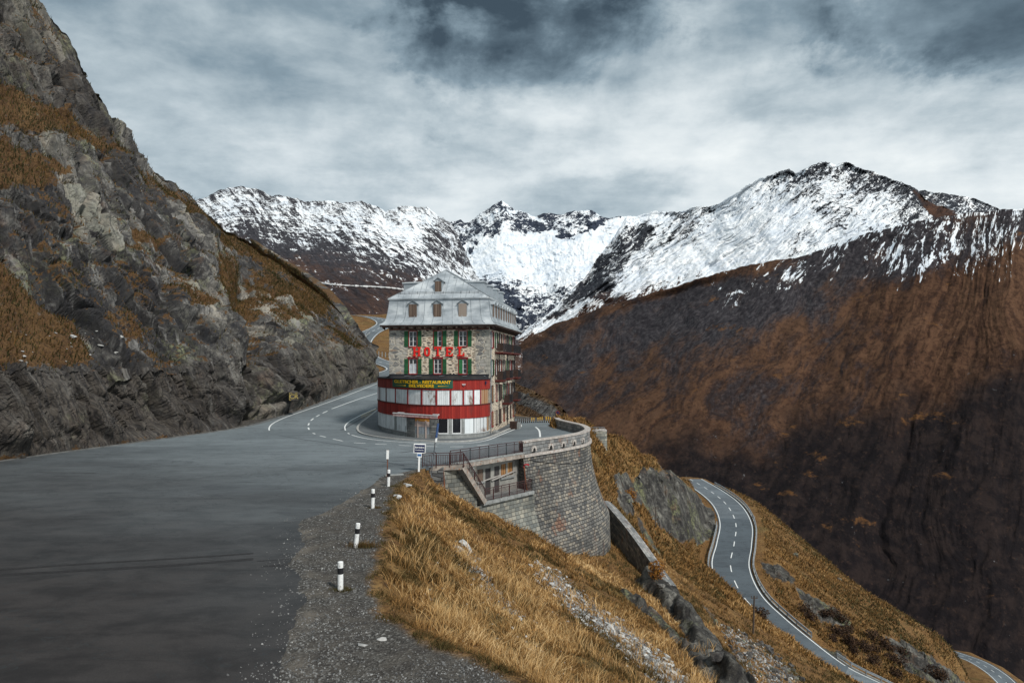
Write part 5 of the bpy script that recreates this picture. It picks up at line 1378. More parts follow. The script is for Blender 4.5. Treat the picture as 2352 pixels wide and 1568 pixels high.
for ch, pxc_ in zip('HOTEL', (957.3, 981, 1005.7, 1031.8, 1058)):
    xc = front_x(pxc_, -0.1); lw = 0.80 if ch != 'O' else 0.64; lh = 0.98; z0 = 8.63
    bm = bmesh.new(); bme = bmesh.new()
    if ch == 'O':
        for b_, gx_, y0_, y1_ in ((bm, 0, -.16, -.08), (bme, .03, -.12, -.06)):
            n = 28; ro, ri = [], []
            for k_ in range(n):
                a_ = 2 * math.pi * k_ / n
                ca_, sa_ = math.cos(a_), math.sin(a_)
                sx_ = abs(ca_) ** .75 * (1 if ca_ > 0 else -1); sz_ = abs(sa_) ** .75 * (1 if sa_ > 0 else -1)
                ro.append((xc + (lw / 2 + gx_) * sx_, z0 + lh / 2 + (lh / 2 + gx_) * sz_)); ri.append((xc + (lw / 2 - .165 - gx_) * sx_, z0 + lh / 2 + (lh / 2 - .15 - gx_) * sz_))
            A = [b_.verts.new((x, y0_, z)) for x, z in ro]; B_ = [b_.verts.new((x, y0_, z)) for x, z in ri]
            C_ = [b_.verts.new((x, y1_, z)) for x, z in ro]; D_ = [b_.verts.new((x, y1_, z)) for x, z in ri]
            for k_ in range(n):
                j = (k_ + 1) % n
                b_.faces.new((A[k_], A[j], B_[j], B_[k_])); b_.faces.new((A[j], A[k_], C_[k_], C_[j])); b_.faces.new((B_[k_], B_[j], D_[j], D_[k_]))
    else:
        for i_, (a_, b_, c_, d_) in enumerate(slab(ch, lw, lh)):
            e_ = i_ * 0.002
            box(bm, xc - lw / 2 + a_, xc - lw / 2 + b_, -.16 - e_, -.08, z0 + c_, z0 + d_)
            box(bme, xc - lw / 2 + a_ - .028, xc - lw / 2 + b_ + .028, -.12 - e_, -.06, z0 + c_ - .028, z0 + d_ + .028)
    bmesh.ops.recalc_face_normals(bm, faces=bm.faces); bmesh.ops.recalc_face_normals(bme, faces=bme.faces)
    lt = obj('letter', bm, REDL, hotel); obj('letter_edge', bme, ORGE, lt)

def merge_into(o_, bm2, mat):
    bm = bmesh.new(); bm.from_mesh(o_.data); n0 = len(bm.faces)
    tmp = bpy.data.meshes.new('tmp'); bm2.to_mesh(tmp); bm2.free(); bm.from_mesh(tmp); bpy.data.meshes.remove(tmp)
    bm.faces.ensure_lookup_table()
    for f_ in bm.faces[n0:]: f_.material_index = 1
    bm.to_mesh(o_.data); bm.free(); o_.data.materials.append(mat)
# ---- roof
prof = [(0.86, 12.02), (0.86, 12.12), (0.62, 12.24), (0.42, 12.44), (0.26, 12.80), (0.15, 13.35), (0.05, 14.1), (-0.03, 14.86)]
def ring(o_, z, W=HW, L=HL): return [(-o_, -o_, z), (W + o_, -o_, z), (W + o_, L + o_, z), (-o_, L + o_, z)]
bm = bmesh.new()
rs = [[bm.verts.new(p_) for p_ in ring(o_, z)] for o_, z in prof]
for a_, b_ in zip(rs[:-1], rs[1:]):
    for k_ in range(4): bm.faces.new((a_[k_], a_[(k_ + 1) % 4], b_[(k_ + 1) % 4], b_[k_]))
mans = obj('roof', bm, ROOF, hotel)
bm = bmesh.new()
ZB = 14.86; RS, ZR = 3.1, 18.5
lip = [[bm.verts.new(p_) for p_ in ring(o_, z)] for o_, z in ((-.03, ZB), (0.12, ZB + .01), (0.14, ZB + .13))]
for a_, b_ in zip(lip[:-1], lip[1:]):
    for k_ in range(4): bm.faces.new((a_[k_], a_[(k_ + 1) % 4], b_[(k_ + 1) % 4], b_[k_]))
r0, r1 = bm.verts.new((HW / 2, RS, ZR)), bm.verts.new((HW / 2, HL - RS, ZR)); q = lip[-1]
bm.faces.new((q[0], q[1], r0)); bm.faces.new((q[1], q[2], r1, r0)); bm.faces.new((q[2], q[3], r1)); bm.faces.new((q[3], q[0], r0, r1))
bmesh.ops.recalc_face_normals(bm, faces=bm.faces)
upper = obj('upper_roof', bm, ROOF, hotel)
bm = bmesh.new()
zt0 = ZB + .13
for k_ in range(15):                                      # standing seams, front slope
    x = 0.15 + k_ * (HW - .3) / 14 + 0.12 * math.sin(k_ * 2.1)
    t_ = 1 - abs(x - HW / 2) / (HW / 2 + .12)
    bar(bm, (x, -.12, zt0 + .015), (x + (HW / 2 - x) * 0.0, -.12 + (RS + .12) * t_, zt0 + (ZR - zt0) * t_ + .015), .035, .05)
for k_ in range(22):
    y = -.1 + k_ * (HL + .2) / 21
    t_ = min(1, (y + .12) / (RS + .12), (HL + .12 - y) / (RS + .12))
    for sgn in (0, 1):
        xe = HW + .12 if sgn else -.12
        bar(bm, (xe, y, zt0 + .015), (xe + (HW / 2 - xe) * t_, y, zt0 + (ZR - zt0) * t_ + .015), .035, .05)
for c0 in ((-.12, -.12), (HW + .12, -.12)): bar(bm, (c0[0], c0[1], zt0 + .02), (HW / 2, RS, ZR + .02), .10, .06)
bar(bm, (HW / 2, RS, ZR + .02), (HW / 2, HL - RS, ZR + .02), .14, .07)
merge_into(upper, bm, SEAM)
bm = bmesh.new()
for k_ in range(12):
    x = -.1 + k_ * (HW + .2) / 11
    pts = [(HW / 2 + (x - HW / 2) * (HW + 2 * o_) / (HW + .2), -o_ - .012, z + .012) for o_, z in prof[1:]]
    for p_, q_ in zip(pts[:-1], pts[1:]): bar(bm, p_, q_, .035, .05)
for k_ in range(26):
    y = -.1 + k_ * (HL + .2) / 25
    pts = [(HW + o_ + .012, HL / 2 + (y - HL / 2) * (HL + 2 * o_) / (HL + .2), z + .012) for o_, z in prof[1:]]
    for p_, q_ in zip(pts[:-1], pts[1:]): bar(bm, p_, q_, .035, .05)
merge_into(mans, bm, SEAM)
# eave: dark soffit, fascia and rafter tails
bm = bmesh.new()
box(bm, -.80, HW + .80, -.80, HL + .80, 11.86, 12.015)
for k_ in range(15):
    x = -.5 + k_ * (HW + 1.0) / 14; prism(bm, [(-.74, 11.86), (-.74, 11.74), (-.02, 11.55), (-.02, 11.86)], x - .06, x + .06, 'x')
for k_ in range(20):
    y = .3 + k_ * (HL - .6) / 19; prism(bm, [(HW + .74, 11.86), (HW + .74, 11.74), (HW + .02, 11.5), (HW + .02, 11.86)], y - .06, y + .06, 'y')
bmesh.ops.recalc_face_normals(bm, faces=bm.faces)
obj('eaves', bm, DWOOD, hotel)
bm = bmesh.new(); box(bm, 0.02, HW - .02, -.04, 0, 11.5, 11.72)
obj('frieze', bm, simple('frieze_paint', (0.15, 0.075, 0.055), 0.85, 0.35, 3), hotel)
# snow guard
bm = bmesh.new()
yy_ = 0.35; zz_ = zt0 + (ZR - zt0) * (yy_ + .12) / (RS + .12)
for dz_ in (.10, .22): tube(bm, [(.75, yy_, zz_ + dz_), (HW - 1.0, yy_, zz_ + dz_)], .015, 6)
for k_ in range(10): bar(bm, (1.2 + k_ * .98, yy_, zz_ - .02), (1.2 + k_ * .98, yy_, zz_ + .30), .03)
obj('snow_guard', bm, IRON_D, hotel)

def dormer(parent, x, y0, w, zb, zt, depth, gable=.36, fn=None, bmat=OLDW, over=.12, rmat=None):
    """gabled dormer, front face at local y0 looking to -y"""
    fn = fn or (lambda a_, b_, c_: (a_, b_, c_))
    def T(bm):
        for v in bm.verts: v.co = Vector(fn(*v.co))
        bmesh.ops.recalc_face_normals(bm, faces=bm.faces)
    bm = bmesh.new()
    hw = w / 2 + .07
    prism(bm, [(x - hw, zb), (x + hw, zb), (x + hw, zt), (x, zt + gable), (x - hw, zt)], y0, y0 + depth, 'y'); T(bm)
    d = obj('dormer', bm, GREYM, parent)
    bm = bmesh.new(); o_ = .14
    prism(bm, [(x - hw - o_, zt - .07), (x, zt + gable), (x + hw + o_, zt - .07), (x + hw + o_, zt - .01), (x, zt + gable + .07), (x - hw - o_, zt - .01)], y0 - over, y0 + depth, 'y'); T(bm)
    obj('dormer_roof', bm, rmat or SEAM, d)
    bm = bmesh.new(); box(bm, x - w / 2, x + w / 2, y0 - .035, y0 - .005, zb + .04, zt - .02); T(bm)
    me_ = bm
    ul = bm.loops.layers.uv.new('UVMap')
    for f_ in bm.faces:
        for l_ in f_.loops: l_[ul].uv = (l_.vert.co.x + l_.vert.co.y, l_.vert.co.z)
    obj('board', bm, bmat, d)
    return d
for px_, mt in ((948.6, OLDW), (1004.7, OLDW), (1062.8, PLY)):
    dormer(hotel, front_x(px_, -.15), -.20, 0.90, 12.84, 14.36, 1.0, .38, bmat=mt)
dormer(hotel, front_x(1008, .9), .62, 0.72, 15.55, 16.95, 2.0, .34, bmat=OLDW)
for j in range(10):
    y = 1.15 + j * 1.72
    dormer(hotel, y, 0, 0.80, 12.9, 14.35, .9, .26, fn=lambda a_, b_, c_: (HW + .22 - b_, a_, c_), bmat=OLDW, over=.30, rmat=ROOF)
def shed(px_, side, y, w, zt=16.9):
    bm = bmesh.new()
    xe = HW - 1.0 if side else 1.0; xi = HW / 2
    zr_ = lambda x: zt0 + (ZR - zt0) * (1 - abs(x - HW / 2) / (HW / 2 + .12)) 
    s_ = 1 if side else -1
    prism(bm, [(xe, zr_(xe) - .1), (xe, zt), (xi + s_ * 1.2, zt + .05), (xi + s_ * 1.2, zr_(xi + s_ * 1.2) - .1)], y - w / 2, y + w / 2, 'y')
    bmesh.ops.recalc_face_normals(bm, faces=bm.faces)
    d = obj('dormer', bm, GREYM, hotel)
    bm = bmesh.new()
    prism(bm, [(xe + s_ * .15, zt), (xe + s_ * .15, zt + .14), (xi + s_ * .3, zt + .24), (xi + s_ * .3, zt + .10)], y - w / 2 - .12, y + w / 2 + .12, 'y')
    bmesh.ops.recalc_face_normals(bm, faces=bm.faces)
    obj('dormer_roof', bm, ROOF, d)
for y in (2.8, 6.6, 10.4, 14.2): shed(0, True, y, 1.5)
for y in (2.8, 6.6, 10.4, 14.2): shed(0, False, y, 1.5)
# drainpipes, wires
for (x, y, zt_, zb_) in ((HW + .06, .30, 11.6, 0.1), (HW + .10, 5.2, 11.5, 0.6), (HW + .10, 11.2, 11.5, .2), (HW + .10, 16.9, 11.5, .2)):
    bm = bmesh.new()
    tube(bm, [(HW + .7, y, 11.95), (HW + .5, y, 11.7), (x + .06, y, 11.35), (x + .06, y, zb_)], .055, 8)
    obj('drainpipe', bm, STEEL_D if y < 1 else IRON_D, hotel)
# balconies on the valley side
def balcony(y0, y1, z, parts_=5, cols=None):
    o_ = .95
    bm = bmesh.new(); box(bm, HW, HW + o_, y0, y1, z - .16, z)
    for yy in np.arange(y0 + .2, y1, 1.3): box(bm, HW, HW + o_ - .05, yy - .05, yy + .05, z - .28, z - .16)
    bl = obj('balcony', bm, RWOOD, hotel)
    bm = bmesh.new()
    for zz_ in (z + .08, z + .95):
        for p_, q_ in (((HW, y0 + .03), (HW + o_ - .03, y0 + .03)), ((HW + o_ - .03, y0 + .03), (HW + o_ - .03, y1 - .03)), ((HW + o_ - .03, y1 - .03), (HW, y1 - .03))):
            bar(bm, (*p_, zz_), (*q_, zz_), .035)
    for yy in np.arange(y0 + .03, y1, .16): bar(bm, (HW + o_ - .03, yy, z), (HW + o_ - .03, yy, z + .95), .02)
    for xx in np.arange(HW + .08, HW + o_, .14):
        bar(bm, (xx, y0 + .03, z), (xx, y0 + .03, z + .95), .02); bar(bm, (xx, y1 - .03, z), (xx, y1 - .03, z + .95), .02)
    obj('railing', bm, IRON_D, bl)
    for yy in (y0 + .02, y1 - .05):
        bm = bmesh.new(); box(bm, HW + .25, HW + o_ - .04, yy, yy + .025, z + .05, z + .95); obj('side_panel', bm, DWOOD, bl)
balcony(3.3, 9.6, 9.15); balcony(11.0, 17.3, 9.15)
balcony(3.3, 5.5, 5.95); balcony(8.2, 10.6, 6.05); balcony(14.9, 17.3, 6.05)
balcony(8.0, 10.6, 3.1); balcony(14.9, 17.3, 3.15)
bm = bmesh.new()
for k_ in range(3): box(bm, HW + .02, HW + .8 - k_ * .2, 1.6 - .0, 3.0, k_ * .11, k_ * .11 + .11)
obj('doorstep', bm, CONC, hotel)

# ---- curved restaurant front
ec = [(-2.47, 74.2), (-2.75, 72.8), (-3.55, 71.35), (-4.8, 70.3), (-6.4, 69.85), (-8.1, 70.0), (-9.8, 70.8), (-11.4, 72.3), (-13.1, 74.8), (-14.6, 77.5), (-15.6, 80.2), (-16.05, 82.6), (-15.6, 85.4), (-14.0, 87.6), (-11.9, 88.6)]
EC = np.array([hl(*p_) for p_ in catmull(ec, 12)])
EL = np.r_[0, np.cumsum(np.linalg.norm(np.diff(EC, axis=0), axis=1))]
def ept(s_, off):
    x, y = np.interp(s_, EL, EC[:, 0]), np.interp(s_, EL, EC[:, 1])
    e_ = 0.05
    d = np.array([np.interp(s_ + e_, EL, EC[:, 0]) - np.interp(s_ - e_, EL, EC[:, 0]), np.interp(s_ + e_, EL, EC[:, 1]) - np.interp(s_ - e_, EL, EC[:, 1])])
    d /= np.linalg.norm(d) + 1e-9
    return x - d[1] * off * -1 * -1, y + d[0] * off * 1   # travel is right-to-left: outward is to the left of travel
_t = ept(EL[-1] * .35, 1.0); _c = (np.interp(EL[-1] * .35, EL, EC[:, 0]), np.interp(EL[-1] * .35, EL, EC[:, 1]))
OUTS = 1.0 if _t[1] < _c[1] else -1.0
def ept2(s_, off): return ept(s_, off * OUTS)
ew = np.array([H0 + x * HX + y * HY for x, y in EC]); epx = 1176 + ew[:, 0] / ew[:, 1] * F
_m = int(np.argmin(epx))
def es(px): return float(np.interp(-px, -epx[:_m + 1], EL[:_m + 1]))
S_END = float(EL[_m]) + 5.5
def band(name, z0, z1, s0, s1, off, mat, parent, th=.06, step=.25, zslope=0.0):
    n = max(2, int(abs(s1 - s0) / step) + 1); bm = bmesh.new(); rows = []
    ul = bm.loops.layers.uv.new('UVMap')
    for i in range(n):
        s_ = s0 + (s1 - s0) * i / (n - 1)
        a_, b_ = ept2(s_, off), ept2(s_, off - th)
        rows.append(([bm.verts.new((a_[0], a_[1], z0)), bm.verts.new((a_[0], a_[1], z1)), bm.verts.new((b_[0], b_[1], z1)), bm.verts.new((b_[0], b_[1], z0))], s_))
    for (A, sa), (B_, sb) in zip(rows[:-1], rows[1:]):
        for k_ in range(4):
            j = (k_ + 1) % 4
            f_ = bm.faces.new((A[k_], B_[k_], B_[j], A[j]))
            for l_ in f_.loops:
                s_ = sa if l_.vert in A else sb
                l_[ul].uv = (s_, l_.vert.co.z)
    for A, s_ in (rows[0], rows[-1]):
        bm.faces.new(A)
    bmesh.ops.recalc_face_normals(bm, faces=bm.faces)
    return obj(name, bm, mat, parent)
ext = hotel
s_r = 0.02
band('core_wall', 0.0, 6.0, s_r, S_END, -.10, CONC, ext, .15)
band('plinth', -0.1, .55, s_r, S_END, 0.03, CONC, ext, .2)
sR = es(933)
band('sill', .55, .63, s_r, es(1008) , 0.09, simple('pale_sill', (0.50, 0.52, 0.52), 0.8, .1, 3), ext, .25)
band('red_boarding', 2.18, 3.48, s_r, S_END, 0.10, REDB, ext, .12)
band('ledge', 3.48, 3.56, s_r, S_END, 0.15, RWOOD, ext, .2)
fb = band('fascia', 5.10, 6.14, s_r, es(905), 0.10, REDB, ext, .12)
band('fascia', 5.10, 6.14, es(905), S_END, 0.10, REDB2, ext, .12)
band('roof_edge', 6.14, 6.24, s_r, S_END, 0.22, BLACKF, ext, .4)
# flat roof sloping to the wall
bm = bmesh.new()
top_ = [bm.verts.new((*ept2(s_, -.05), 6.2)) for s_ in np.linspace(s_r, S_END, 60)]
inn = [bm.verts.new((min(max(v.co.x, 0.0), HW), 0.0 if v.co.y < 1 else v.co.y, 6.52)) for v in top_]
for k_ in range(59): bm.faces.new((top_[k_], top_[k_ + 1], inn[k_ + 1], inn[k_]))
box(bm, 0.02, HW - .02, -.06, 0, 6.5, 6.66)
bmesh.ops.recalc_face_normals(bm, faces=bm.faces)
obj('flat_roof', bm, BLACKF, ext)
bm = bmesh.new()
for px_ in (946, 971, 1023, 1075, 1126 - 10):
    x = front_x(px_); box(bm, x - .03, x + .03, -2.6 if 940 < px_ < 1090 else -1.0, -.02, 6.45, 6.50)
obj('roof_batten', bm, STEEL_D, ext)
# boarded restaurant windows with red posts between them
zx = lambda z_: (1040 + z_ * .19558) * .8107     # photo detail to photo column
edges = [1755, 1640, 1535, 1392, 1210, 1006, 796, 595, 418, 283, 190, 150]
for k_ in range(len(edges) - 1):
    a_, b_ = es(zx(edges[k_])), es(zx(edges[k_ + 1]))
    mt = {0: ORB, 1: WHB, 2: WHB2, 3: WHB2, 5: WHB2}.get(k_, WHB)
    band('window_board', 3.58, 5.08, a_ + .07, b_ - .07, 0.03, mt, ext, .05)
    if k_ > 0: band('post', 3.56, 5.10, a_ - .09, a_ + .09, 0.09, REDF if k_ < 9 else RWOOD, ext, .1)
band('window_board', 3.58, 5.08, es(zx(150)) + .1, S_END, 0.03, WHB, ext, .05)
band('post', 3.56, 5.10, es(zx(150)) - .07, es(zx(150)) + .07, 0.09, REDF, ext, .1)
# ground floor
for a_, b_, mt in ((1755, 1735, ORB), (1730, 1690, WHB2), (1685, 1640, WHB2), (1635, 1545, WHB2), (1540, 1412, WHB3)):
    band('wall_panel', .64, 2.17, es(zx(a_)) + .02, es(zx(b_)), 0.03, mt, ext, .06)
for a_, b_ in ((1365, 1228), (1180, 1030)):
    fr = band('shop_window', .66, 2.17, es(zx(a_)), es(zx(b_)), 0.05, WHITEP, ext, .05)
    band('pane', .74, 2.16, es(zx(a_)) + .09, es(zx(b_)) - (0.03 if b_ == 1030 else .09) , 0.062, GLASS2, fr, .01)
for a_, b_ in ((1405, 1370), (1224, 1186)):
    band('pilaster', .60, 2.17, es(zx(a_)), es(zx(b_)), 0.10, CONC, ext, .15)
STW = masonry('weathered_ashlar', .7, .26, [(0.10, 0.105, 0.105), (0.17, 0.175, 0.17), (0.235, 0.235, 0.225)], (0.07, 0.07, 0.07), .02, .06)
band('stone_wall', -.05, 2.17, es(zx(1020)), es(zx(908)), 0.05, STW, ext, .1)
band('stone_wall', -.05, 2.17, es(zx(697)), es(zx(582)), 0.05, STW, ext, .1)
dr = band('door', .05, 1.35, es(zx(905)), es(zx(700)), 0.02, GRYB, ext, .05)
band('transom_board', 1.85, 2.17, es(zx(905)), es(zx(700)), 0.05, simple('orange_board', (0.38, 0.17, 0.035), .8, .25, 5), dr, .04)
band('upper_board', 1.30, 1.85, es(zx(905)), es(zx(692)), 0.04, PINK, dr, .04)
for z_ in (865, 748): band('door_batten', .02, 1.95, es(zx(z_)), es(zx(z_ - 18)), 0.09, PINK, dr, .05)
for a_, b_ in ((575, 432), (402, 282), (272, 196), (190, 162)):
    band('wall_panel', .64, 2.17, es(zx(a_)), es(zx(b_)), 0.03, WHB if a_ < 500 else WHB, ext, .05)
band('pilaster', .6, 2.17, es(zx(428)), es(zx(406)), 0.09, CONC, ext, .1)
band('wall_panel', .64, 2.17, es(zx(158)), S_END, 0.03, WHB, ext, .05)
band('sill', .57, .63, es(zx(580)), S_END, 0.07, simple('grey_sill', (0.33, 0.34, 0.34), 0.8, .1, 3), ext, .2)

# sign board GLETSCHER - RESTAURANT BELVEDERE, bent round the curved fascia
sa, sb = es(1040), es(905)
sign = band('sign_board', 5.28, 6.12, sa, sb, 0.17, SIGNG, hotel, .05)
sw_ = abs(sb - sa); smid = (sa + sb) / 2
def bend(me, off=.21):
    for v in me.vertices:
        q_ = ept2(es(972.5 + v.co.x / sw_ * 135.0), off + v.co.y); v.co = Vector((q_[0], q_[1], v.co.z))
def fitted(s, size, z, width, bold=.012, x=0.0):
    o_ = text_mesh('lettering', s, size, SIGNY, sign, (0, 0, 0), rot=(0, 0, 0), bold=bold, extrude=.006)
    xs = [v.co.x for v in o_.data.vertices]; k_ = width / (max(xs) - min(xs)); c_ = (max(xs) + min(xs)) / 2
    for v in o_.data.vertices: v.co = Vector(((v.co.x - c_) * k_ + x, v.co.z, v.co.y + z))
    bend(o_.data)
fitted('GLETSCHER - RESTAURANT', .44, 5.89, sw_ * .93, .012)
fitted('BELVEDERE', .42, 5.50, sw_ * .41, .012, -.12)
for sgn, x0_ in ((-1, -sw_ * .28), (1, sw_ * .26)):
    bm = bmesh.new()
    xa_ = x0_; xb_ = x0_ + sgn * sw_ * .17
    prism(bm, [(xa_, -.03), (xb_, -.004), (xb_, .004), (xa_, .03)], -.004, .008, 'y')
    n = 10
    for cx_, r_ in ((xa_ + sgn * .02, .065), (xa_ + sgn * .14, .038), (xa_ + sgn * .23, .028)):
        prism(bm, [(cx_ + r_ * math.cos(2 * math.pi * k_ / n), r_ * math.sin(2 * math.pi * k_ / n)) for k_ in range(n)], -.004, .012, 'y')
    bmesh.ops.translate(bm, vec=(0, 0, 5.50), verts=bm.verts)
    bmesh.ops.recalc_face_normals(bm, faces=bm.faces)
    bend(obj('arrow_ornament', bm, SIGNY, sign).data)
# folded awning above the door
s0_, s1_ = es(zx(1052)), es(zx(492))
bm = bmesh.new()
A_, B_ = ept2(s0_, .35), ept2(s1_, .35); A2, B2 = ept2(s0_, .95), ept2(s1_, .95)
bar(bm, (*A_, 2.62), (*B_, 2.62), .12, .10); bar(bm, (*A2, 2.55), (*B2, 2.60), .10, .10)
for t_ in (0, .25, .5, .75, 1):
    bar(bm, (A_[0] + (B_[0] - A_[0]) * t_, A_[1] + (B_[1] - A_[1]) * t_, 2.60), (A2[0] + (B2[0] - A2[0]) * t_, A2[1] + (B2[1] - A2[1]) * t_, 2.52), .035)
aw = obj('awning', bm, simple('awning_metal', (0.60, 0.60, 0.60), .5, .08, 3), hotel)
bm = bmesh.new()
box(bm, 0, 1, -.012, .012, -.16, .04)
dA = Vector((B2[0] - A2[0], B2[1] - A2[1], 0)); L_ = dA.length
bmesh.ops.transform(bm, matrix=Matrix.Translation((A2[0], A2[1], 2.44)) @ Matrix.Rotation(math.atan2(dA.y, dA.x), 4, 'Z') @ Matrix.Diagonal((L_, 1, 1, 1)), verts=bm.verts)
obj('canvas', bm, simple('torn_canvas', (0.55, 0.40, 0.38), .9, .35, 3, dirt=(0.30, 0.03, 0.03)), aw)
# small lamp on the red fascia
bm = bmesh.new(); q_ = ept2(es(1064), .18); box(bm, q_[0] - .16, q_[0] + .16, q_[1] - .12, q_[1] + .12, 5.62, 5.74); box(bm, q_[0] - .05, q_[0] + .05, q_[1] - .05, q_[1] + .2, 5.52, 5.62)
obj('lamp', bm, simple('lamp_housing', (0.6, 0.5, 0.5), .5, .1, 3), hotel)
bm = bmesh.new(); q_ = ept2(es(1112), .2); box(bm, q_[0] - .04, q_[0] + .04, q_[1] - .1, q_[1] + .1, 5.6, 5.95); box(bm, q_[0] - .04, q_[0] + .25, q_[1] - .12, q_[1] - .06, 5.8, 5.84)
obj('lamp', bm, SIGNB, hotel)

# ================================================================== guard rail in front of the hotel door
def railing(name, A, B, h, mat, label, cat, posts=3, rails=(1.0, .55), pr=.035, rr=.028, group=None):
    t = empty(name, (A[0], A[1], A[2])); tag(t, label, cat, group)
    A = Vector(A); B = Vector(B); D_ = B - A
    for i in range(posts):
        p = D_ * (i / (posts - 1)); bm = bmesh.new(); tube(bm, [p, p + Vector((0, 0, h))], pr, 8); obj('post', bm, mat, t)
    for r_ in rails:
        bm = bmesh.new(); tube(bm, [Vector((0, 0, h * r_)), D_ + Vector((0, 0, h * r_))], rr, 8); obj('rail', bm, mat, t)
    return t
a_ = G(933, 1004); b_ = G(1007, 1008)
railing('guard_railing', (a_[0], a_[1] - .3, .15), (b_[0], b_[1] - .3, .15), 1.1, simple('dark_green_iron', (0.03, 0.045, 0.04), .5, .2, 4), 'low dark tubular railing on the pavement before the boarded hotel door', 'railing')
# ================================================================== BASTION, PARAPET, KIOSK, STAIR
def wall_strip(name, pts_top, z_of, off_of, zs, mat, parent=None, seam0=0.0):
    """curved masonry face: pts (n,2) along the top, rows of height zs, outward offset off_of(z)"""
    C = np.array(pts_top, float); L = np.r_[0, np.cumsum(np.linalg.norm(np.diff(C, axis=0), axis=1))]
    V = []; UV = []
    for z in zs:
        q = offset_curve(C, off_of(z)); V.append(np.c_[q, np.full(len(q), z)]); UV.append(np.c_[L + seam0, np.full(len(q), z)])
    V = np.array(V); UV = np.array(UV)
    V[..., 0] += 0.02 * fbm(UV[..., 0] * 2, UV[..., 1] * 2, 0, 2, 7)
    me = grid_mesh(name, V, uv=UV, smooth=True)
    return link_mesh(name, me, mat, parent)
fine_top = np.array(resample([tuple(p) for p in PT], 0.4))
bat = lambda z: 0.10 + 0.034 * min(max(0.0, -z), 7.6) ** 2 + 0.04 * max(0.0, -z - 7.6)
bast = empty('retaining_wall', (4.0, 64.0, 0)); tag(bast, 'massive curved battered granite retaining wall with parapet holding up the hairpin road', 'retaining wall')
def child(o, par):
    o.parent = par; o.matrix_parent_inverse = Matrix.Translation(-par.location); return o
child(wall_strip('wall_face', fine_top, 0, bat, list(np.linspace(-0.32, -16, 40)), BLOCK), bast)
child(wall_strip('parapet', fine_top, 0, lambda z: 0.06, [-.1, .3, .6, .92], PARA), bast)
child(wall_strip('parapet', fine_top[::-1], 0, lambda z: 0.42, [-.1, .3, .6, .92], PARA), bast)
bm = bmesh.new()
o1, o2 = offset_curve(fine_top, 0.13), offset_curve(fine_top, -0.49)
def ringwall(bm, A, B_, z0, z1):
    r_ = []
    for p, q in zip(A, B_): r_.append([bm.verts.new((p[0], p[1], z0)), bm.verts.new((p[0], p[1], z1)), bm.verts.new((q[0], q[1], z1)), bm.verts.new((q[0], q[1], z0))])
    for a_, b_ in zip(r_[:-1], r_[1:]):
        for k_ in range(4): bm.faces.new((a_[k_], b_[k_], b_[(k_ + 1) % 4], a_[(k_ + 1) % 4]))
    bm.faces.new(r_[0]); bm.faces.new(r_[-1]); bmesh.ops.recalc_face_normals(bm, faces=bm.faces)
ringwall(bm, o1, o2, 0.92, 1.06)
child(obj('coping', bm, COPING), bast)
bm = bmesh.new(); ringwall(bm, offset_curve(fine_top, 0.26), offset_curve(fine_top, -0.2), -0.34, -0.10)
child(obj('string_course', bm, COPING), bast)
# drain arches
L_ = np.r_[0, np.cumsum(np.linalg.norm(np.diff(fine_top, axis=0), axis=1))]
fpx = 1176 + fine_top[:, 0] / fine_top[:, 1] * F
kmax = int(np.argmax(fpx))
DRAIN_SHADE = simple('drain_shade', (0.012, 0.012, 0.012), 1.0, .1, 3)  # near-black plates paint the shade of drain holes on the uncut parapet
for px_ in (1226.6, 1260, 1292, 1318, 1337):
    i = int(np.argmin(np.abs(fpx[:kmax] - px_))); c_ = fine_top[i]; d_ = fine_top[i + 1] - fine_top[i - 1]; d_ /= np.linalg.norm(d_)
    M = Matrix(((d_[0], d_[1], 0, c_[0]), (d_[1], -d_[0], 0, c_[1]), (0, 0, 1, 0.0), (0, 0, 0, 1)))   # x along, y outward
    arc = [(.2 * math.cos(t_), .10 + .26 * math.sin(t_)) for t_ in np.linspace(0, math.pi, 9)]
    bm = bmesh.new(); prism(bm, [(-.2, -.08)] + [(.2, -.08)] + arc[:-1] + [(-.2, .1)], .03, .075, 'y')
    bmesh.ops.transform(bm, matrix=M, verts=bm.verts); bmesh.ops.recalc_face_normals(bm, faces=bm.faces)
    h_ = child(obj('drain_shade_plate', bm, DRAIN_SHADE), bast)
    bm = bmesh.new()
    for t_ in np.linspace(.1, math.pi - .1, 8):
        cx_, cz_ = .30 * math.cos(t_), .10 + .37 * math.sin(t_)
        vs = box(bm, -.06, .06, .02, .15, -.10, .10)
        bmesh.ops.transform(bm, matrix=M @ Matrix.Translation((cx_, 0, cz_)) @ Matrix.Rotation(-(math.pi / 2 - t_) * -1 - 0, 4, 'Y') if False else M @ Matrix.Translation((cx_, 0, cz_)) @ Matrix.Rotation(math.pi / 2 - t_, 4, 'Y'), verts=vs)
    bmesh.ops.recalc_face_normals(bm, faces=bm.faces)
    child(obj('arch_stones', bm, COPING), bast)
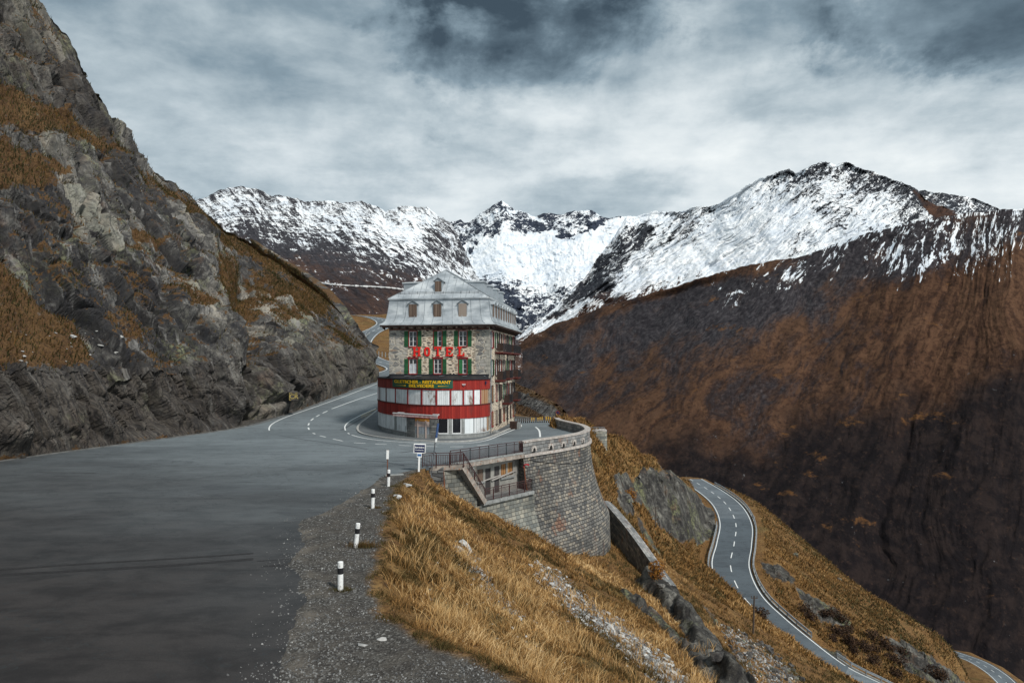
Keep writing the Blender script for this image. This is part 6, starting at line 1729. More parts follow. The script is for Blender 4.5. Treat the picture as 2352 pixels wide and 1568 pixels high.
# end of the wall beside the kiosk recess
V = []; UV = []
for z in np.linspace(-.34, -16, 30):
    a_ = offset_curve(fine_top, bat(z))[0]; b_ = K2(9.3, -1.0)
    row = [a_ * (1 - t_) + b_ * t_ for t_ in np.linspace(0, 1, 8)]
    V.append([(p[0], p[1], z) for p in row]); UV.append([(t_ * 2.0, z) for t_ in np.linspace(0, 1, 8)])
child(link_mesh('end_wall', grid_mesh('end_wall', np.array(V), uv=np.array(UV)), BLOCK), bast)
bm = bmesh.new()
for i in range(20):
    z = -1.1 - i * 0.12
    a_ = offset_curve(fine_top, bat(z) + .05)[0]; z2 = z - .12; b_ = offset_curve(fine_top, bat(z2) + .05)[0]
    bar(bm, (a_[0], a_[1], z), (b_[0], b_[1], z2), .09)
pp = child(obj('downpipe', bm, RUSTI), bast)
a_ = offset_curve(fine_top, bat(-1) + .05)[0]
bm = bmesh.new(); tube(bm, [(a_[0] - .05, a_[1], -1.15), (a_[0], a_[1], -.95), (a_[0] + .25, a_[1] - .02, -.9), (a_[0] + .38, a_[1] + .1, -.98)], .07, 8); pc_ = obj('pipe_bend', bm, REDP); pc_.parent = pp; pc_.matrix_parent_inverse = Matrix.Identity(4)
# slack cable across the wall
bm = bmesh.new(); cab = []
for i in range(2, kmax + 3):
    t_ = (i - 2) / kmax; z = -1.15 - 1.1 * t_ + .55 * (2 * t_ - 1) ** 2 - .0
    q = offset_curve(fine_top, bat(z) + .06)[i]; cab.append((q[0], q[1], z))
tube(bm, cab, .022, 5)
child(obj('cable', bm, IRON_D), bast)
# wall below the lower gallery, and the walls under the landing
def straight_wall(name, A, B_, z0, z1, mat, parent, nb_=12, batter=0.0):
    A = np.array(A); B_ = np.array(B_); L = np.linalg.norm(B_ - A); d = (B_ - A) / L; n_ = np.array([d[1], -d[0]])
    V = []; UV = []
    for z in np.linspace(z1, z0, nb_):
        o_ = batter * (z1 - z)
        V.append([(*(A + d * L * t_ + n_ * o_), z) for t_ in np.linspace(0, 1, 14)]); UV.append([(L * t_, z) for t_ in np.linspace(0, 1, 14)])
    return child(link_mesh(name, grid_mesh(name, np.array(V), uv=np.array(UV)), mat), parent)

kiosk = empty('kiosk', (P0[0], P0[1], 0)); tag(kiosk, 'derelict grey plastered cellar building with boarded windows tucked under the road edge', 'cellar building')
ANG = math.atan2(KD[1], KD[0])
def KM(): return Matrix.Translation((P0[0], P0[1], 0)) @ Matrix.Rotation(ANG, 4, 'Z')
def kobj(name, bm, mat, parent=None, par_is_child=False):
    bmesh.ops.recalc_face_normals(bm, faces=bm.faces)
    bmesh.ops.transform(bm, matrix=Matrix.Rotation(ANG, 4, 'Z'), verts=bm.verts)
    o_ = obj(name, bm, mat); o_.parent = parent or kiosk
    return o_
WY = 0.8      # kiosk wall sits 0.8 m back from the slab edge; local y points into the hill
def ks(px, y):
    t = (px - 1176) / F; a_ = P0 - y * KN
    return float((t * a_[1] - a_[0]) / (KD[0] - t * KD[1]))
def kz(py, s, y):
    w_ = P0 + s * KD - y * KN; return 7.8 - (py - 835) / F * w_[1]
ops_ = []
for (xa, xb, ya, yb, kind_) in ((1096, 1110, 1077, 1105, 'w'), (1114, 1127, 1075, 1128, 'd'), (1135.4, 1147, 1070, 1128, 'd'), (1150.6, 1162.5, 1065, 1095, 'o'), (1166, 1178, 1061, 1090, 'o')):
    s0, s1 = ks(xa, WY), ks(xb, WY); sm_ = (s0 + s1) / 2
    zt_, zb_ = kz(ya, sm_, WY), kz(yb, sm_, WY)
    if kind_ == 'd': zb_ = -3.1
    ops_.append((s0, s1, zb_, zt_, kind_))
bm = bmesh.new()
holed(bm, 0.8, 9.3, -3.1, -.36, [q[:4] for q in ops_], lambda u_, v_, w_: (u_, WY + w_, v_), .15)
kobj('wall', bm, PLASTER)
for s0, s1, zb_, zt_, kd in ops_:
    bm = bmesh.new(); box(bm, s0 + .01, s1 - .01, WY + .07, WY + .11, zb_ + .01, zt_ - .01)
    ul = bm.loops.layers.uv.new('UVMap')
    for f_ in bm.faces:
        for l_ in f_.loops: l_[ul].uv = (l_.vert.co.x, l_.vert.co.z)
    kobj('door' if kd == 'd' else 'window_shutter', bm, {'d': DARKD, 'o': RUSTB, 'w': OLDW}[kd])
bm = bmesh.new(); box(bm, ops_[3][0] - .12, ops_[4][1] + .12, WY - .16, WY, ops_[3][2] - .16, ops_[3][2] - .04); kobj('sill', bm, CONC)
bm = bmesh.new(); box(bm, ops_[0][0] - .1, ops_[0][1] + .1, WY - .14, WY, ops_[0][2] - .14, ops_[0][2] - .03); kobj('sill', bm, CONC)
za_ = ops_[0][2] + .05
bm = bmesh.new(); bar(bm, (ops_[0][1] - .1, WY - .08, za_ - .05), (ops_[2][1] + .1, WY - .08, ops_[2][2] + 1.45), .05, .10); kobj('plank', bm, PLANK)
bm = bmesh.new(); bar(bm, (ops_[1][1], WY - .14, ops_[2][2] + 1.15), (ops_[4][1] + .35, WY - .12, ops_[3][2] + .42), .05, .12); kobj('plank', bm, PLANK)
# slab edge carrying the road, landing, stairs, lower gallery
bm = bmesh.new(); box(bm, 0, 8.85, -.06, 2.4, -.36, 0.0)
for i in range(9): box(bm, .3 + i, .62 + i, -.085, -.06, -.33, -.02)
kobj('slab', bm, RUSTCON)
bm = bmesh.new(); box(bm, 0.0, 8.85, -.10, .22, 0.0, .13); kobj('kerb', bm, CONC)
kA = (-6.75, 51.55); kB = (-3.75, 52.25)
def inK(p): d = np.array(p) - P0; return float(d @ KD), float(-(d @ KN))
LA, LB = inK(kA), inK(kB); LE = inK((-6.2, 53.6))
bm = bmesh.new(); prism(bm, [LA, LB, (0.35, 0.0), (0.0, .6), LE], -.30, .02); kobj('landing', bm, RUSTCON)
ZL = -3.1; nst = 17
S0_, S1_ = np.array([LB[0], LB[1]]), np.array([2.75, -1.0])
bm = bmesh.new()
run = (S1_ - S0_) / nst; sd_ = np.array([-run[1], run[0]]); sd_ = sd_ / np.linalg.norm(sd_) * 0.95
for i in range(nst):
    a_ = S0_ + run * i; b_ = a_ + run; z = -.03 - (i + 1) * (3.0 / nst)
    prism(bm, [tuple(a_), tuple(b_), tuple(b_ + sd_), tuple(a_ + sd_)], z - .30, z)
kobj('stairs', bm, CONC)
bm = bmesh.new()
rn = run / np.linalg.norm(run) * 0.1; pr_ = np.array([run[1], -run[0]]); pr_ = pr_ / np.linalg.norm(pr_) * .06
a_, b_ = S0_ + pr_, S1_ + pr_
bar(bm, (a_[0], a_[1], -.12), (b_[0], b_[1], ZL - .05), .12, .38); kobj('stair_string', bm, RUSTCON)
bm = bmesh.new(); box(bm, 2.6, 9.0, -1.06, WY, ZL - .28, ZL)
for i in range(7): box(bm, 2.75 + i * .9, 3.2 + i * .9, -1.09, -1.06, ZL - .24, ZL - .05)
kobj('gallery_floor', bm, CONC)
child(wall_strip('lower_wall', [tuple(K2(s_, 0)) for s_ in np.linspace(1.3, 9.3, 24)], 0, lambda z: max(.84, bat(z) + .0), list(np.linspace(ZL - .28, -13, 26)), BLOCK_W), kiosk)
straight_wall('landing_wall', (-5.25, 51.95), K2(2.2, .62), -9, -.3, BLOCK_W, kiosk, batter=.03)
straight_wall('rough_wall', (-7.9, 51.5), (-5.2, 51.9), -5, -.06, ROUGHW, kiosk, batter=.12)
bm = bmesh.new(); bar(bm, (-5.22, 51.9, -.3), (-5.05, 51.75, -2.4), .10, .06); child(obj('rust_stain_edge', bm, RUSTI), kiosk)
bm = bmesh.new(); prism(bm, [(1.0, WY), (1.0, -.2), (2.0, -.6), (2.0, WY)], -9, -.36); kobj('inner_wall', bm, CONC)

def iron_railing(label, runs, h=1.0, group='brown iron railings at the road edge', step=.13, postgap=1.0):
    p0 = runs[0][0]
    t = empty('iron_railing', p0); tag(t, label, 'railing', group)
    o_ = Vector(p0)
    for A, B_ in runs:
        A = Vector(A) - o_; B_ = Vector(B_) - o_; D_ = B_ - A; L = math.hypot(D_.x, D_.y); n = max(1, round(L / postgap))
        for i in range(n + 1):
            bm = bmesh.new(); q = A + D_ * (i / n); bar(bm, q - Vector((0, 0, .12)), q + Vector((0, 0, h)), .06); obj('post', bm, IRON, t)
        bm = bmesh.new(); bar(bm, A + Vector((0, 0, h)), B_ + Vector((0, 0, h)), .07, .05); obj('handrail', bm, IRON, t)
        bm = bmesh.new()
        bar(bm, A + Vector((0, 0, h - .16)), B_ + Vector((0, 0, h - .16)), .035, .035); bar(bm, A + Vector((0, 0, .10)), B_ + Vector((0, 0, .10)), .035, .035)
        m_ = int(L / step)
        for i in range(1, m_):
            q = A + D_ * (i / m_); bar(bm, q + Vector((0, 0, .10)), q + Vector((0, 0, h - .16)), .032)
        obj('bars', bm, IRON, t)
    return t
w3 = lambda s, o, z: (*[float(c_) for c_ in K2(s, o)], z)
rr = [w3(s, -.06 + 0.0 * s, .10) for s in (0.0, 2.2, 4.4, 6.6, 8.7)]
iron_railing('long brown iron railing along the road edge above the boarded cellar', list(zip(rr[:-1], rr[1:])))
iron_railing('brown iron railing round the stair landing beside the white bus stop sign', [((kA[0], kA[1], .02), (kB[0], kB[1], .02))])
sA = K2(S0_[0], -S0_[1] + .06); sB = K2(S1_[0], -S1_[1] + .06)
iron_railing('sloping brown iron railing following the stair down', [((float(sA[0]), float(sA[1]), -.05), (float(sB[0]), float(sB[1]), ZL))], postgap=.6)
g0, g1, g2_ = w3(2.78, 1.0, ZL), w3(8.75, .98, ZL), w3(8.9, -.1, ZL)
iron_railing('lowest brown iron railing on the gallery in front of the cellar doors', [(g0, g1), (g1, g2_)])

# descending wall right of the bastion
bt = [P(*q) for q in ((1384, 1150, 73.5), (1404, 1170, 72.5), (1440, 1213, 70), (1480, 1268, 67.5), (1515, 1318, 65.5), (1536, 1346, 64.5))]
bt = catmull(bt, 5)
dw = empty('buttress_wall', bt[0]); tag(dw, 'long sloping masonry wall running downhill from the foot of the bastion', 'buttress')
V = []; UV = []
Lq = np.r_[0, np.cumsum([math.dist(a_, b_) for a_, b_ in zip(bt[:-1], bt[1:])])]
for k_, dz_ in enumerate(np.linspace(0, -5.0, 8)):
    V.append([(p[0] - .05, p[1], p[2] + dz_) for p in bt]); UV.append([(l_, dz_) for l_ in Lq])
child(link_mesh('wall_face', grid_mesh('wall_face', np.array(V), uv=np.array(UV)), BLOCK), dw)
V = []; UV = []
for k_, t_ in enumerate(np.linspace(0, 1, 4)):
    V.append([(p[0] - .08 + t_ * 1.0, p[1] + .75 * t_, p[2] + .02 - .25 * t_ * t_) for p in bt]); UV.append([(l_, t_ * 1.2) for l_ in Lq])
child(link_mesh('wall_top', grid_mesh('wall_top', np.array(V), uv=np.array(UV)), PARA), dw)
V = []
for k_, dz_ in enumerate(np.linspace(-.23, -4.0, 4)): V.append([(p[0] + .92, p[1] + .75, p[2] + dz_) for p in bt])
child(link_mesh('wall_back', grid_mesh('wall_back', np.array(V), uv=np.array(UV)), BLOCK), dw)

# small round stone pier beyond the parapet
tx, ty = 11.35, 89.5
pier = empty('stone_pier', (tx, ty, -3)); tag(pier, 'small pale masonry pier with a rail on top beyond the end of the parapet', 'pier')
arc = [(tx - 1.15 + 0.0 * i, ty) for i in range(1)] + [(tx - 1.1 * math.cos(t_), ty - .55 * math.sin(t_)) for t_ in np.linspace(0, math.pi, 14)]
arc = np.array([(tx - 1.1, ty + 2.0)] + arc[1:] + [(tx + 1.1, ty + 2.0)])
child(wall_strip('masonry', arc, 0, lambda z: 0.0, list(np.linspace(-.95, -4.5, 8)), BLOCK_W), pier)
bm = bmesh.new(); prism(bm, [tuple(p) for p in arc], -1.02, -.90); child(obj('coping', bm, COPING), pier)
bm = bmesh.new()
for t_ in np.linspace(0, 1, 8): bar(bm, (tx - 1.6 + 2.4 * t_, ty + .1, -1.0), (tx - 1.6 + 2.4 * t_, ty + .1, -.55), .04)
bar(bm, (tx - 1.6, ty + .1, -.55), (tx + .8, ty + .1, -.55), .06)
child(obj('rail', bm, STEEL_D), pier)
straight_wall('side_wall', (tx - 2.6, ty + .9), (tx - 1.1, ty + .6), -5.0, -1.1, BLOCK, pier)

# black and yellow post fence closing the road behind the hotel
fA = G(1188, 972); fB = G(1279, 971)
fence = empty('post_fence', fA); tag(fence, 'row of short black and yellow posts closing off the road beside the hotel', 'fence')
bmr = bmesh.new()
for i in range(20):
    t_ = i / 19; x, y = fA[0] + (fB[0] - fA[0]) * t_ - fA[0], (fB[1] - fA[1]) * t_ + .6 * math.sin(t_ * 3)
    bm = bmesh.new(); h_ = .62 + .22 * t_ + .05 * math.sin(i * 2.3); bar(bm, (x, y, 0), (x, y, h_), .13, .09)
    p_ = obj('post', bm, YELP if i > 6 and i % 4 != 1 else POLE, fence)
    bm = bmesh.new(); bar(bm, (x, y, h_ * .0), (x, y, h_ * .35), .15, .11); obj('dark_foot', bm, POSTB, p_)
bar(bmr, (0, .1, .35), (fB[0] - fA[0], fB[1] - fA[1] + .1, .45), .05, .08)
obj('rail', bmr, POLE, fence)

# wooden step box by the far corner of the hotel
c_ = G(1179, 986)
bxs = empty('wooden_box', c_, -HA); tag(bxs, 'dark slatted wooden box beside a stone block at the far hotel corner', 'box')
bm = bmesh.new()
for k_ in range(5): box(bm, -.45, .40, 0, .8, .02 + k_ * .19, .17 + k_ * .19)
obj('slats', bm, OLDW if False else DWOOD, bxs)
bm = bmesh.new(); box(bm, .42, .72, .1, .9, 0, .8); box(bm, -.5, .75, .82, 1.3, 0, .6); obj('stone_block', bm, CONC, bxs)
# concrete ramp beside it
bm = bmesh.new(); a_ = G(1150, 985); prism(bm, [(0, 0), (2.4, 0), (2.4, .9), (1.2, .9)], 0, 1.1, 'y')

# masts behind the roof ridge
for (p_, q_, r_, lab) in ((P(1060, 642, 83), P(1073.5, 570, 83), .05, 1), (P(1037, 628, 86), P(1037.5, 538, 86), .02, 2)):
    bm = bmesh.new(); i0 = Vector((float(H0[0]), float(H0[1]), 0)); Rm = Matrix.Rotation(HA, 3, 'Z')
    tube(bm, [Rm @ (Vector(p_) - i0), Rm @ (Vector(q_) - i0)], r_, 6); obj('mast', bm, STEEL_D, hotel)

# ================================================================== ROADSIDE POSTS AND SIGNS
def marker(px, py, h, lean, label, seed):
    x, y, z = G(px, py); rg = random.Random(seed)
    t = empty('marker_post', (x, y, z)); t.rotation_euler = (lean[0], lean[1], 0)
    tag(t, label, 'marker post', 'black and white marker posts along the gravel verge')
    r = .095
    bm = bmesh.new(); tube(bm, [(0, 0, -.25), (0, 0, h * .28), (0, 0, h * .60)], [r * 1.0, r, r], 14, False)
    obj('shaft', bm, POSTW, t)
    bm = bmesh.new(); tube(bm, [(0, 0, h * .595), (0, 0, h * .80)], r * 1.03, 14); obj('black_band', bm, POSTB, t)
    bm = bmesh.new(); tube(bm, [(0, 0, h * .80), (0, 0, h * .985), (0, 0, h)], [r, r, r * .82], 14); obj('top', bm, POSTW, t)
marker(782, 1358, 1.03, (0.0, 0.0), 'nearest black and white marker post with a grass tuft at its foot', 1)
marker(817, 1259, 1.08, (.02, .10), 'second nearest black and white post, leaning, with a russet grass clump beside it', 2)
marker(856, 1169, 1.08, (0, .02), 'third marker post, standing apart where the gravel narrows', 3)
marker(892, 1118, 1.10, (0, .03), 'farthest black and white marker post, in front of the thin white signpost', 4)
# bus stop
x, y, z = G(962, 1084)
bs_ = empty('bus_stop_sign', (x, y, z)); bs_.rotation_euler = (0, .035, .05)
tag(bs_, 'white framed dark blue bus stop sign on a white post at the road edge', 'sign')
bm = bmesh.new(); box(bm, -.065, .065, -.04, .04, -.1, 1.30); obj('post', bm, SIGNW, bs_)
bm = bmesh.new(); box(bm, -.44, .44, -.035, .035, 1.36, 2.05, bevel=.02); pn = obj('panel', bm, SIGNW, bs_)
bm = bmesh.new(); box(bm, -.37, .37, -.045, -.036, 1.43, 1.98); obj('sign_face', bm, SIGNB, pn)
o_ = text_mesh('lettering', 'Belvédère', .165, SIGNW, pn, (0, -.05, 1.79), bold=.004, extrude=.003)
o_ = text_mesh('lettering', 'Rhonegletscher', .095, SIGNW, pn, (0, -.05, 1.60), bold=.002, extrude=.003)
bm = bmesh.new(); box(bm, -.17, .17, -.05, .05, 1.08, 1.36); sp_ = obj('small_panel', bm, SIGNW, bs_)
bm = bmesh.new(); box(bm, -.14, .14, -.06, -.05, 1.16, 1.32); obj('sign_face', bm, SIGNB2, sp_)
text_mesh('lettering', 'BUS', .11, SIGNW, sp_, (0, -.065, 1.24), bold=.003, extrude=.003) if False else None
# thin post with white plate
x, y, z = G(889, 1098)
wp = empty('signpost', (x, y, z)); wp.rotation_euler = (0, .03, 0); tag(wp, 'thin rusty pole with a narrow white plate at the edge of the parking area', 'signpost')
bm = bmesh.new(); tube(bm, [(0, 0, -.1), (0, 0, 1.95)], .03, 8); obj('pole', bm, RUSTI, wp)
bm = bmesh.new(); box(bm, -.085, .085, -.055, -.03, 1.32, 1.92); obj('plate', bm, SIGNW, wp)
# leaning blue sign seen almost edge-on
x, y, z = G(990, 1090)
ln = empty('leaning_sign', (x, y, z)); tag(ln, 'leaning dark pole carrying a narrow blue and white sign turned nearly edge-on', 'signpost')
tip = Vector(P(1004.5, 972, y + .2)) - Vector((x, y, z))
bm = bmesh.new(); tube(bm, [(0, 0, -.2), tip], .035, 8); obj('pole', bm, simple('grey_black_pole', (0.06, 0.065, 0.075), .6, .3, 6, dirt=(0.3, 0.32, 0.33)), ln)
bm = bmesh.new()
d_ = tip.normalized(); sx_ = Vector((.30, .9, 0)).normalized()
def plate(bm, t0, t1, w_):
    for s_ in (0,):
        c = [tip * t0 - sx_ * w_, tip * t0 + sx_ * w_, tip * t1 + sx_ * w_, tip * t1 - sx_ * w_]
        n_ = sx_.cross(d_).normalized()
        A = [bm.verts.new(q + n_ * .05) for q in c]; B_ = [bm.verts.new(q + n_ * .08) for q in c]
        bm.faces.new(A); bm.faces.new(B_[::-1])
        for i in range(4): bm.faces.new((A[i], A[(i + 1) % 4], B_[(i + 1) % 4], B_[i]))
    bmesh.ops.recalc_face_normals(bm, faces=bm.faces)
plate(bm, .72, 1.0, .14); pl = obj('plate', bm, simple('faded_blue_plate', (0.035, 0.075, 0.19), .5, .1, 3), ln)
bm = bmesh.new(); plate(bm, .64, .715, .14); obj('plate', bm, SIGNW, ln)
# round sign on the knoll
kp = P(1281, 947, 100.5)
rs_ = empty('round_sign', (kp[0], kp[1], kp[2] - 1.6)); tag(rs_, 'small round red-rimmed road sign in front of the rocky knoll', 'sign')
bm = bmesh.new(); tube(bm, [(0, 0, -1.2), (0, 0, 1.9)], .035, 8); obj('pole', bm, STEEL_D, rs_)
bm = bmesh.new(); tube(bm, [(0, -.04, 1.6), (0, -.07, 1.6)], .30, 20); dsc = obj('disc', bm, simple('sign_dull_red', (0.16, 0.02, 0.02), .5, .1, 3), rs_)
bm = bmesh.new(); tube(bm, [(0, -.075, 1.6), (0, -.085, 1.6)], .19, 20); obj('inner_disc', bm, SIGNB, dsc)

# painted letters on the rock face
cpx = (1176 + Vd[..., 0] / Vd[..., 1] * F)[:NV]; cpy = (835 - (Vd[..., 2] - 7.8) / Vd[..., 1] * F)[:NV]
def cliff_hit(px, py, r=6):
    m = (np.abs(cpx - px) < r) & (np.abs(cpy - py) < r)
    if not m.any(): return None
    ys = Vd[:NV][..., 1][m]; i = np.argmin(ys); return tuple(Vd[:NV][m][i])
ch_ = cliff_hit(674, 911, 9)
Yc = ch_[1] - .35; q = P(674.5, 910, Yc)
pm = empty('painted_mark', q); pm.rotation_euler = (0, 0, math.radians(20)); tag(pm, 'weathered yellow painted letters in a bracket on the dark rock face', 'painted mark')
bm = bmesh.new(); box(bm, -.60, .60, .0, 1.4, -.66, .66, bevel=.12); obj('rock_slab', bm, simple('dark_rock_face', (0.055, 0.050, 0.046), .9, .4, 3, dirt=(0.11, 0.10, 0.09), bump=.6), pm)
text_mesh('lettering', 'CR', .86, YPAINT, pm, (0.02, -.02, -.04), bold=.012, extrude=.01)
bm = bmesh.new(); box(bm, -.56, -.50, -.03, 0, -.5, .48); box(bm, -.499, -.2, -.03, 0, .42, .48); box(bm, -.499, -.3, -.03, 0, -.5, -.44); box(bm, .2, .5, -.03, 0, .42, .48); obj('bracket', bm, YPAINT, pm)

# ================================================================== GUARDRAILS
def guardrail(label, C, side_off, mat=STEEL, group='steel guardrails along the mountain road', posts=True, h=.75):
    line = resample(offs(C, side_off, 0.0), 2.0)
    o0 = Vector(line[0]); t = empty('guardrail', tuple(o0)); tag(t, label, 'guardrail', group)
    pts = [Vector(p) - o0 for p in line]
    bm = bmesh.new()
    for a_, b_ in zip(pts[:-1], pts[1:]):
        for dz_, w_ in ((h - .06, .08), (h - .16, .04), (h - .26, .08)): bar(bm, a_ + Vector((0, 0, dz_)), b_ + Vector((0, 0, dz_)), w_, .10)
    obj('rail', bm, mat, t)
    if posts:
        bm = bmesh.new(); bar(bm, (0, 0, -.3), (0, 0, h), .10, .12)
        p0_ = obj('post', bm, STEEL_D, t); p0_.location = pts[0]
        for a_ in pts[1:]:
            c_ = p0_.copy(); COL.objects.link(c_); c_.parent = t; c_.location = a_
    bm = bmesh.new(); prev = None
    for a_, b_ in zip(pts[:-1], pts[1:]): bar(bm, a_ + Vector((0, 0, .0)), b_ + Vector((0, 0, .0)), .30, .24)
    obj('kerb', bm, CONC, t)
LCl = [tuple(p) for p in LC]
def seg_by_py(a_, b_):
    out = [p for p in LCl if a_ <= 835 + (7.8 - p[2]) / p[1] * F <= b_]; return out
guardrail('long steel guardrail on the valley side of the lower road', seg_by_py(1110, 1478), -3.75)
guardrail('steel guardrail on the valley side near the bottom edge, beyond the gap', seg_by_py(1530, 1760), -3.75)
guardrail('short steel guardrail on the uphill side of the lower road', seg_by_py(1205, 1318), 3.7)
guardrail('dark guardrail round the far valley bend at lower right', VR, -4.3, STEEL_D)
gr_ = catmull([P(*q) for q in ((849, 765, 238), (843, 769, 234), (839, 778, 229), (840, 789, 225), (845, 803, 219))], 6)
guardrail('tall curved guardrail beside the white car on the upper bend', gr_, 0.0, STEEL, h=1.5)
bl_ = catmull([P(*q) for q in ((834, 808, 204), (850, 812, 199), (870, 815, 193), (895, 819, 186))], 4)
for i, p in enumerate(resample(bl_, 2.6)):
    bm = bmesh.new(); bar(bm, (0, 0, -.4), (0, 0, 1.0), .22); bar(bm, (0, 0, 1.0), (0, 0, 1.06), .26)
    o_ = obj('kerb_post', bm, CONC); o_.location = p
    tag(o_, 'small grey kerb post on the bend behind the hotel', 'kerb post', 'kerb posts on the upper bend')

# ================================================================== CAR
cx_, cy_, cz_ = P(829, 794, 226)
car = empty('parked_car', (cx_, cy_, cz_ + .02), math.radians(-20)); tag(car, 'white car coming round the rock on the upper road', 'car')
bm = bmesh.new()
prism(bm, [(-2.1, .35), (2.1, .35), (2.15, .75), (1.2, .92), (.7, 1.0), (-2.05, 1.0), (-2.15, .7)], -.85, .85, 'y'); bmesh.ops.bevel(bm, geom=bm.edges[:], offset=.06, segments=2, affect='EDGES'); bmesh.ops.recalc_face_normals(bm, faces=bm.faces)
cb = obj('body', bm, CARW, car)
bm = bmesh.new(); prism(bm, [(-1.9, .98), (.95, .98), (.25, 1.46), (-1.5, 1.48)], -.72, .72, 'y'); bmesh.ops.bevel(bm, geom=bm.edges[:], offset=.05, segments=2, affect='EDGES'); bmesh.ops.recalc_face_normals(bm, faces=bm.faces)
obj('windows', bm, GLASS, car)
bm = bmesh.new(); box(bm, -1.5, .2, -.68, .68, 1.45, 1.53, bevel=.03); obj('car_roof', bm, CARW, car)
for sx in (-1.3, 1.3):
    for s_ in (-.86, .86):
        bm = bmesh.new(); tube(bm, [(sx, s_ - .1, .33), (sx, s_ + .1, .33)], .33, 16); wh_ = obj('wheel', bm, RUBBER, car)
        bm = bmesh.new(); tube(bm, [(sx, s_ - .11, .33), (sx, s_ + .11, .33)], .19, 12); obj('rim', bm, STEEL, wh_)

# ================================================================== POLES ON THE SLOPE
def pole_at(px, pyb, pyt, label, r=.11):
    h_ = hit(px, pyb); H_ = (pyb - pyt) / F * h_[1]
    t = empty('utility_pole', h_); t.rotation_euler = (0, .03, 0); tag(t, label, 'pole', 'wooden poles on the slope')
    bm = bmesh.new(); tube(bm, [(0, 0, -.4), (0, 0, H_)], [r, r * .75], 8); obj('shaft', bm, POLE, t)
    bm = bmesh.new(); bar(bm, (-.35, 0, H_ - .25), (.35, 0, H_ - .25), .08, .08)
    for s_ in (-.3, .3): tube(bm, [(s_, 0, H_ - .2), (s_, 0, H_ - .02)], .035, 6)
    obj('crossarm', bm, POLE, t)
    return t
pole_at(1730, 1455, 1368, 'tall dark wooden pole standing against the lower road')
pole_at(1505, 1211, 1165, 'short dark pole in front of the rock outcrop right of the bastion', .08)
# ================================================================== STONES
def stone_mesh(seed, flat, name='stone'):
    rg = random.Random(seed); bm = bmesh.new()
    for _ in range(16):
        v = Vector((rg.gauss(0, 1), rg.gauss(0, 1), rg.gauss(0, 1))).normalized() * rg.uniform(.8, 1.0)
        bm.verts.new((v.x * .5, v.y * .34, v.z * .5 * flat))
    r_ = bmesh.ops.convex_hull(bm, input=bm.verts)
    bmesh.ops.delete(bm, geom=[g_ for g_ in r_['geom_interior'] if isinstance(g_, bmesh.types.BMVert)], context='VERTS')
    me = bpy.data.meshes.new(name); bm.to_mesh(me); bm.free(); me.materials.append(PALE); return me
SMS = [stone_mesh(i, (.30, .42, .6, .36)[i % 4]) for i in range(10)]
BMS = []
for i in range(6):
    m_ = stone_mesh(40 + i, .8, 'boulder'); m_.materials.clear(); m_.materials.append(BOULDER); BMS.append(m_)
def put_stone(px, py, wpx, label, group, ang=None, meshes=SMS, name='stone', seed=0, lift=.05, surf=hit):
    h_ = surf(px, py)
    if h_ is None: return
    rg = random.Random(int(px * 31 + py * 17 + seed))
    s = wpx / F * h_[1]
    o_ = bpy.data.objects.new(name, rg.choice(meshes)); COL.objects.link(o_)
    o_.location = (h_[0], h_[1], h_[2] + lift * s); o_.scale = (s, s * rg.uniform(.8, 1.3), s * rg.uniform(.8, 1.2))
    o_.rotation_euler = (rg.uniform(-.3, .3), (ang if ang is not None else rg.uniform(.1, .7)), rg.uniform(-.5, .5))
    tag(o_, label, 'stone' if name == 'stone' else 'boulder', group)
    return o_
put_stone(1070, 1254, 44, 'long pale slab lying steeply in the grass below the landing wall', None, .72)
put_stone(1057, 1262, 30, 'narrow pale slab just left of the long slab below the landing wall', None, .8)
put_stone(1240, 1298, 38, 'large pale slab at the top of the scree below the bastion', None, .75)
put_stone(1082, 1444, 22, 'broad white stone in the golden grass near the bottom', None, .5)
put_stone(833, 1481, 34, 'flat grey-green stone lying on the dark gravel at the bottom', None, .05, lift=.02)
put_stone(877, 1469, 30, 'thin long slab on the gravel beside the grass edge', None, .0, lift=.0)
put_stone(913, 1142, 26, 'flat slab on the gravel beyond the third marker post', None, .0, lift=.02)
put_stone(934, 1116, 30, 'rough slab lying between the last marker post and the grass', None, .0, lift=.02)
put_stone(1110, 1385, 16, 'brownish rock half hidden in the grass of the middle slope', None, .4)
rs2 = random.Random(5)
def in_p(px, py, poly): return poly_sdf(np.array([float(px)]), np.array([float(py)]), poly)[0] < 0
n_ = 0
SCR = [([(1215, 1290), (1290, 1310), (1350, 1370), (1440, 1440), (1560, 1530), (1640, 1566), (1540, 1566), (1400, 1480), (1280, 1390), (1225, 1330)], 170, (6, 24)),
       ([(1030, 1235), (1090, 1270), (1150, 1340), (1240, 1440), (1330, 1540), (1250, 1540), (1150, 1440), (1080, 1350), (1035, 1280)], 60, (5, 18)),
       ([(880, 1370), (1000, 1450), (1200, 1540), (1400, 1566), (1500, 1566), (1350, 1440), (1200, 1340), (1000, 1250)], 50, (4, 12))]
for poly_, cnt, (a_, b_) in SCR:
    xs = [p[0] for p in poly_]; ys = [p[1] for p in poly_]; k_ = 0
    while k_ < cnt:
        px, py = rs2.uniform(min(xs), max(xs)), rs2.uniform(min(ys), max(ys))
        if not in_p(px, py, poly_): continue
        k_ += 1
        put_stone(px, py, a_ + (b_ - a_) * rs2.random() ** 2.5, 'loose pale slab or stone scattered in the dry grass slope below the bastion', 'loose stones on the grass slope', seed=k_, lift=.22)
BP = [(1640, 1425), (1700, 1440), (1760, 1480), (1830, 1540), (1850, 1566), (1760, 1566), (1690, 1510)]
k_ = 0
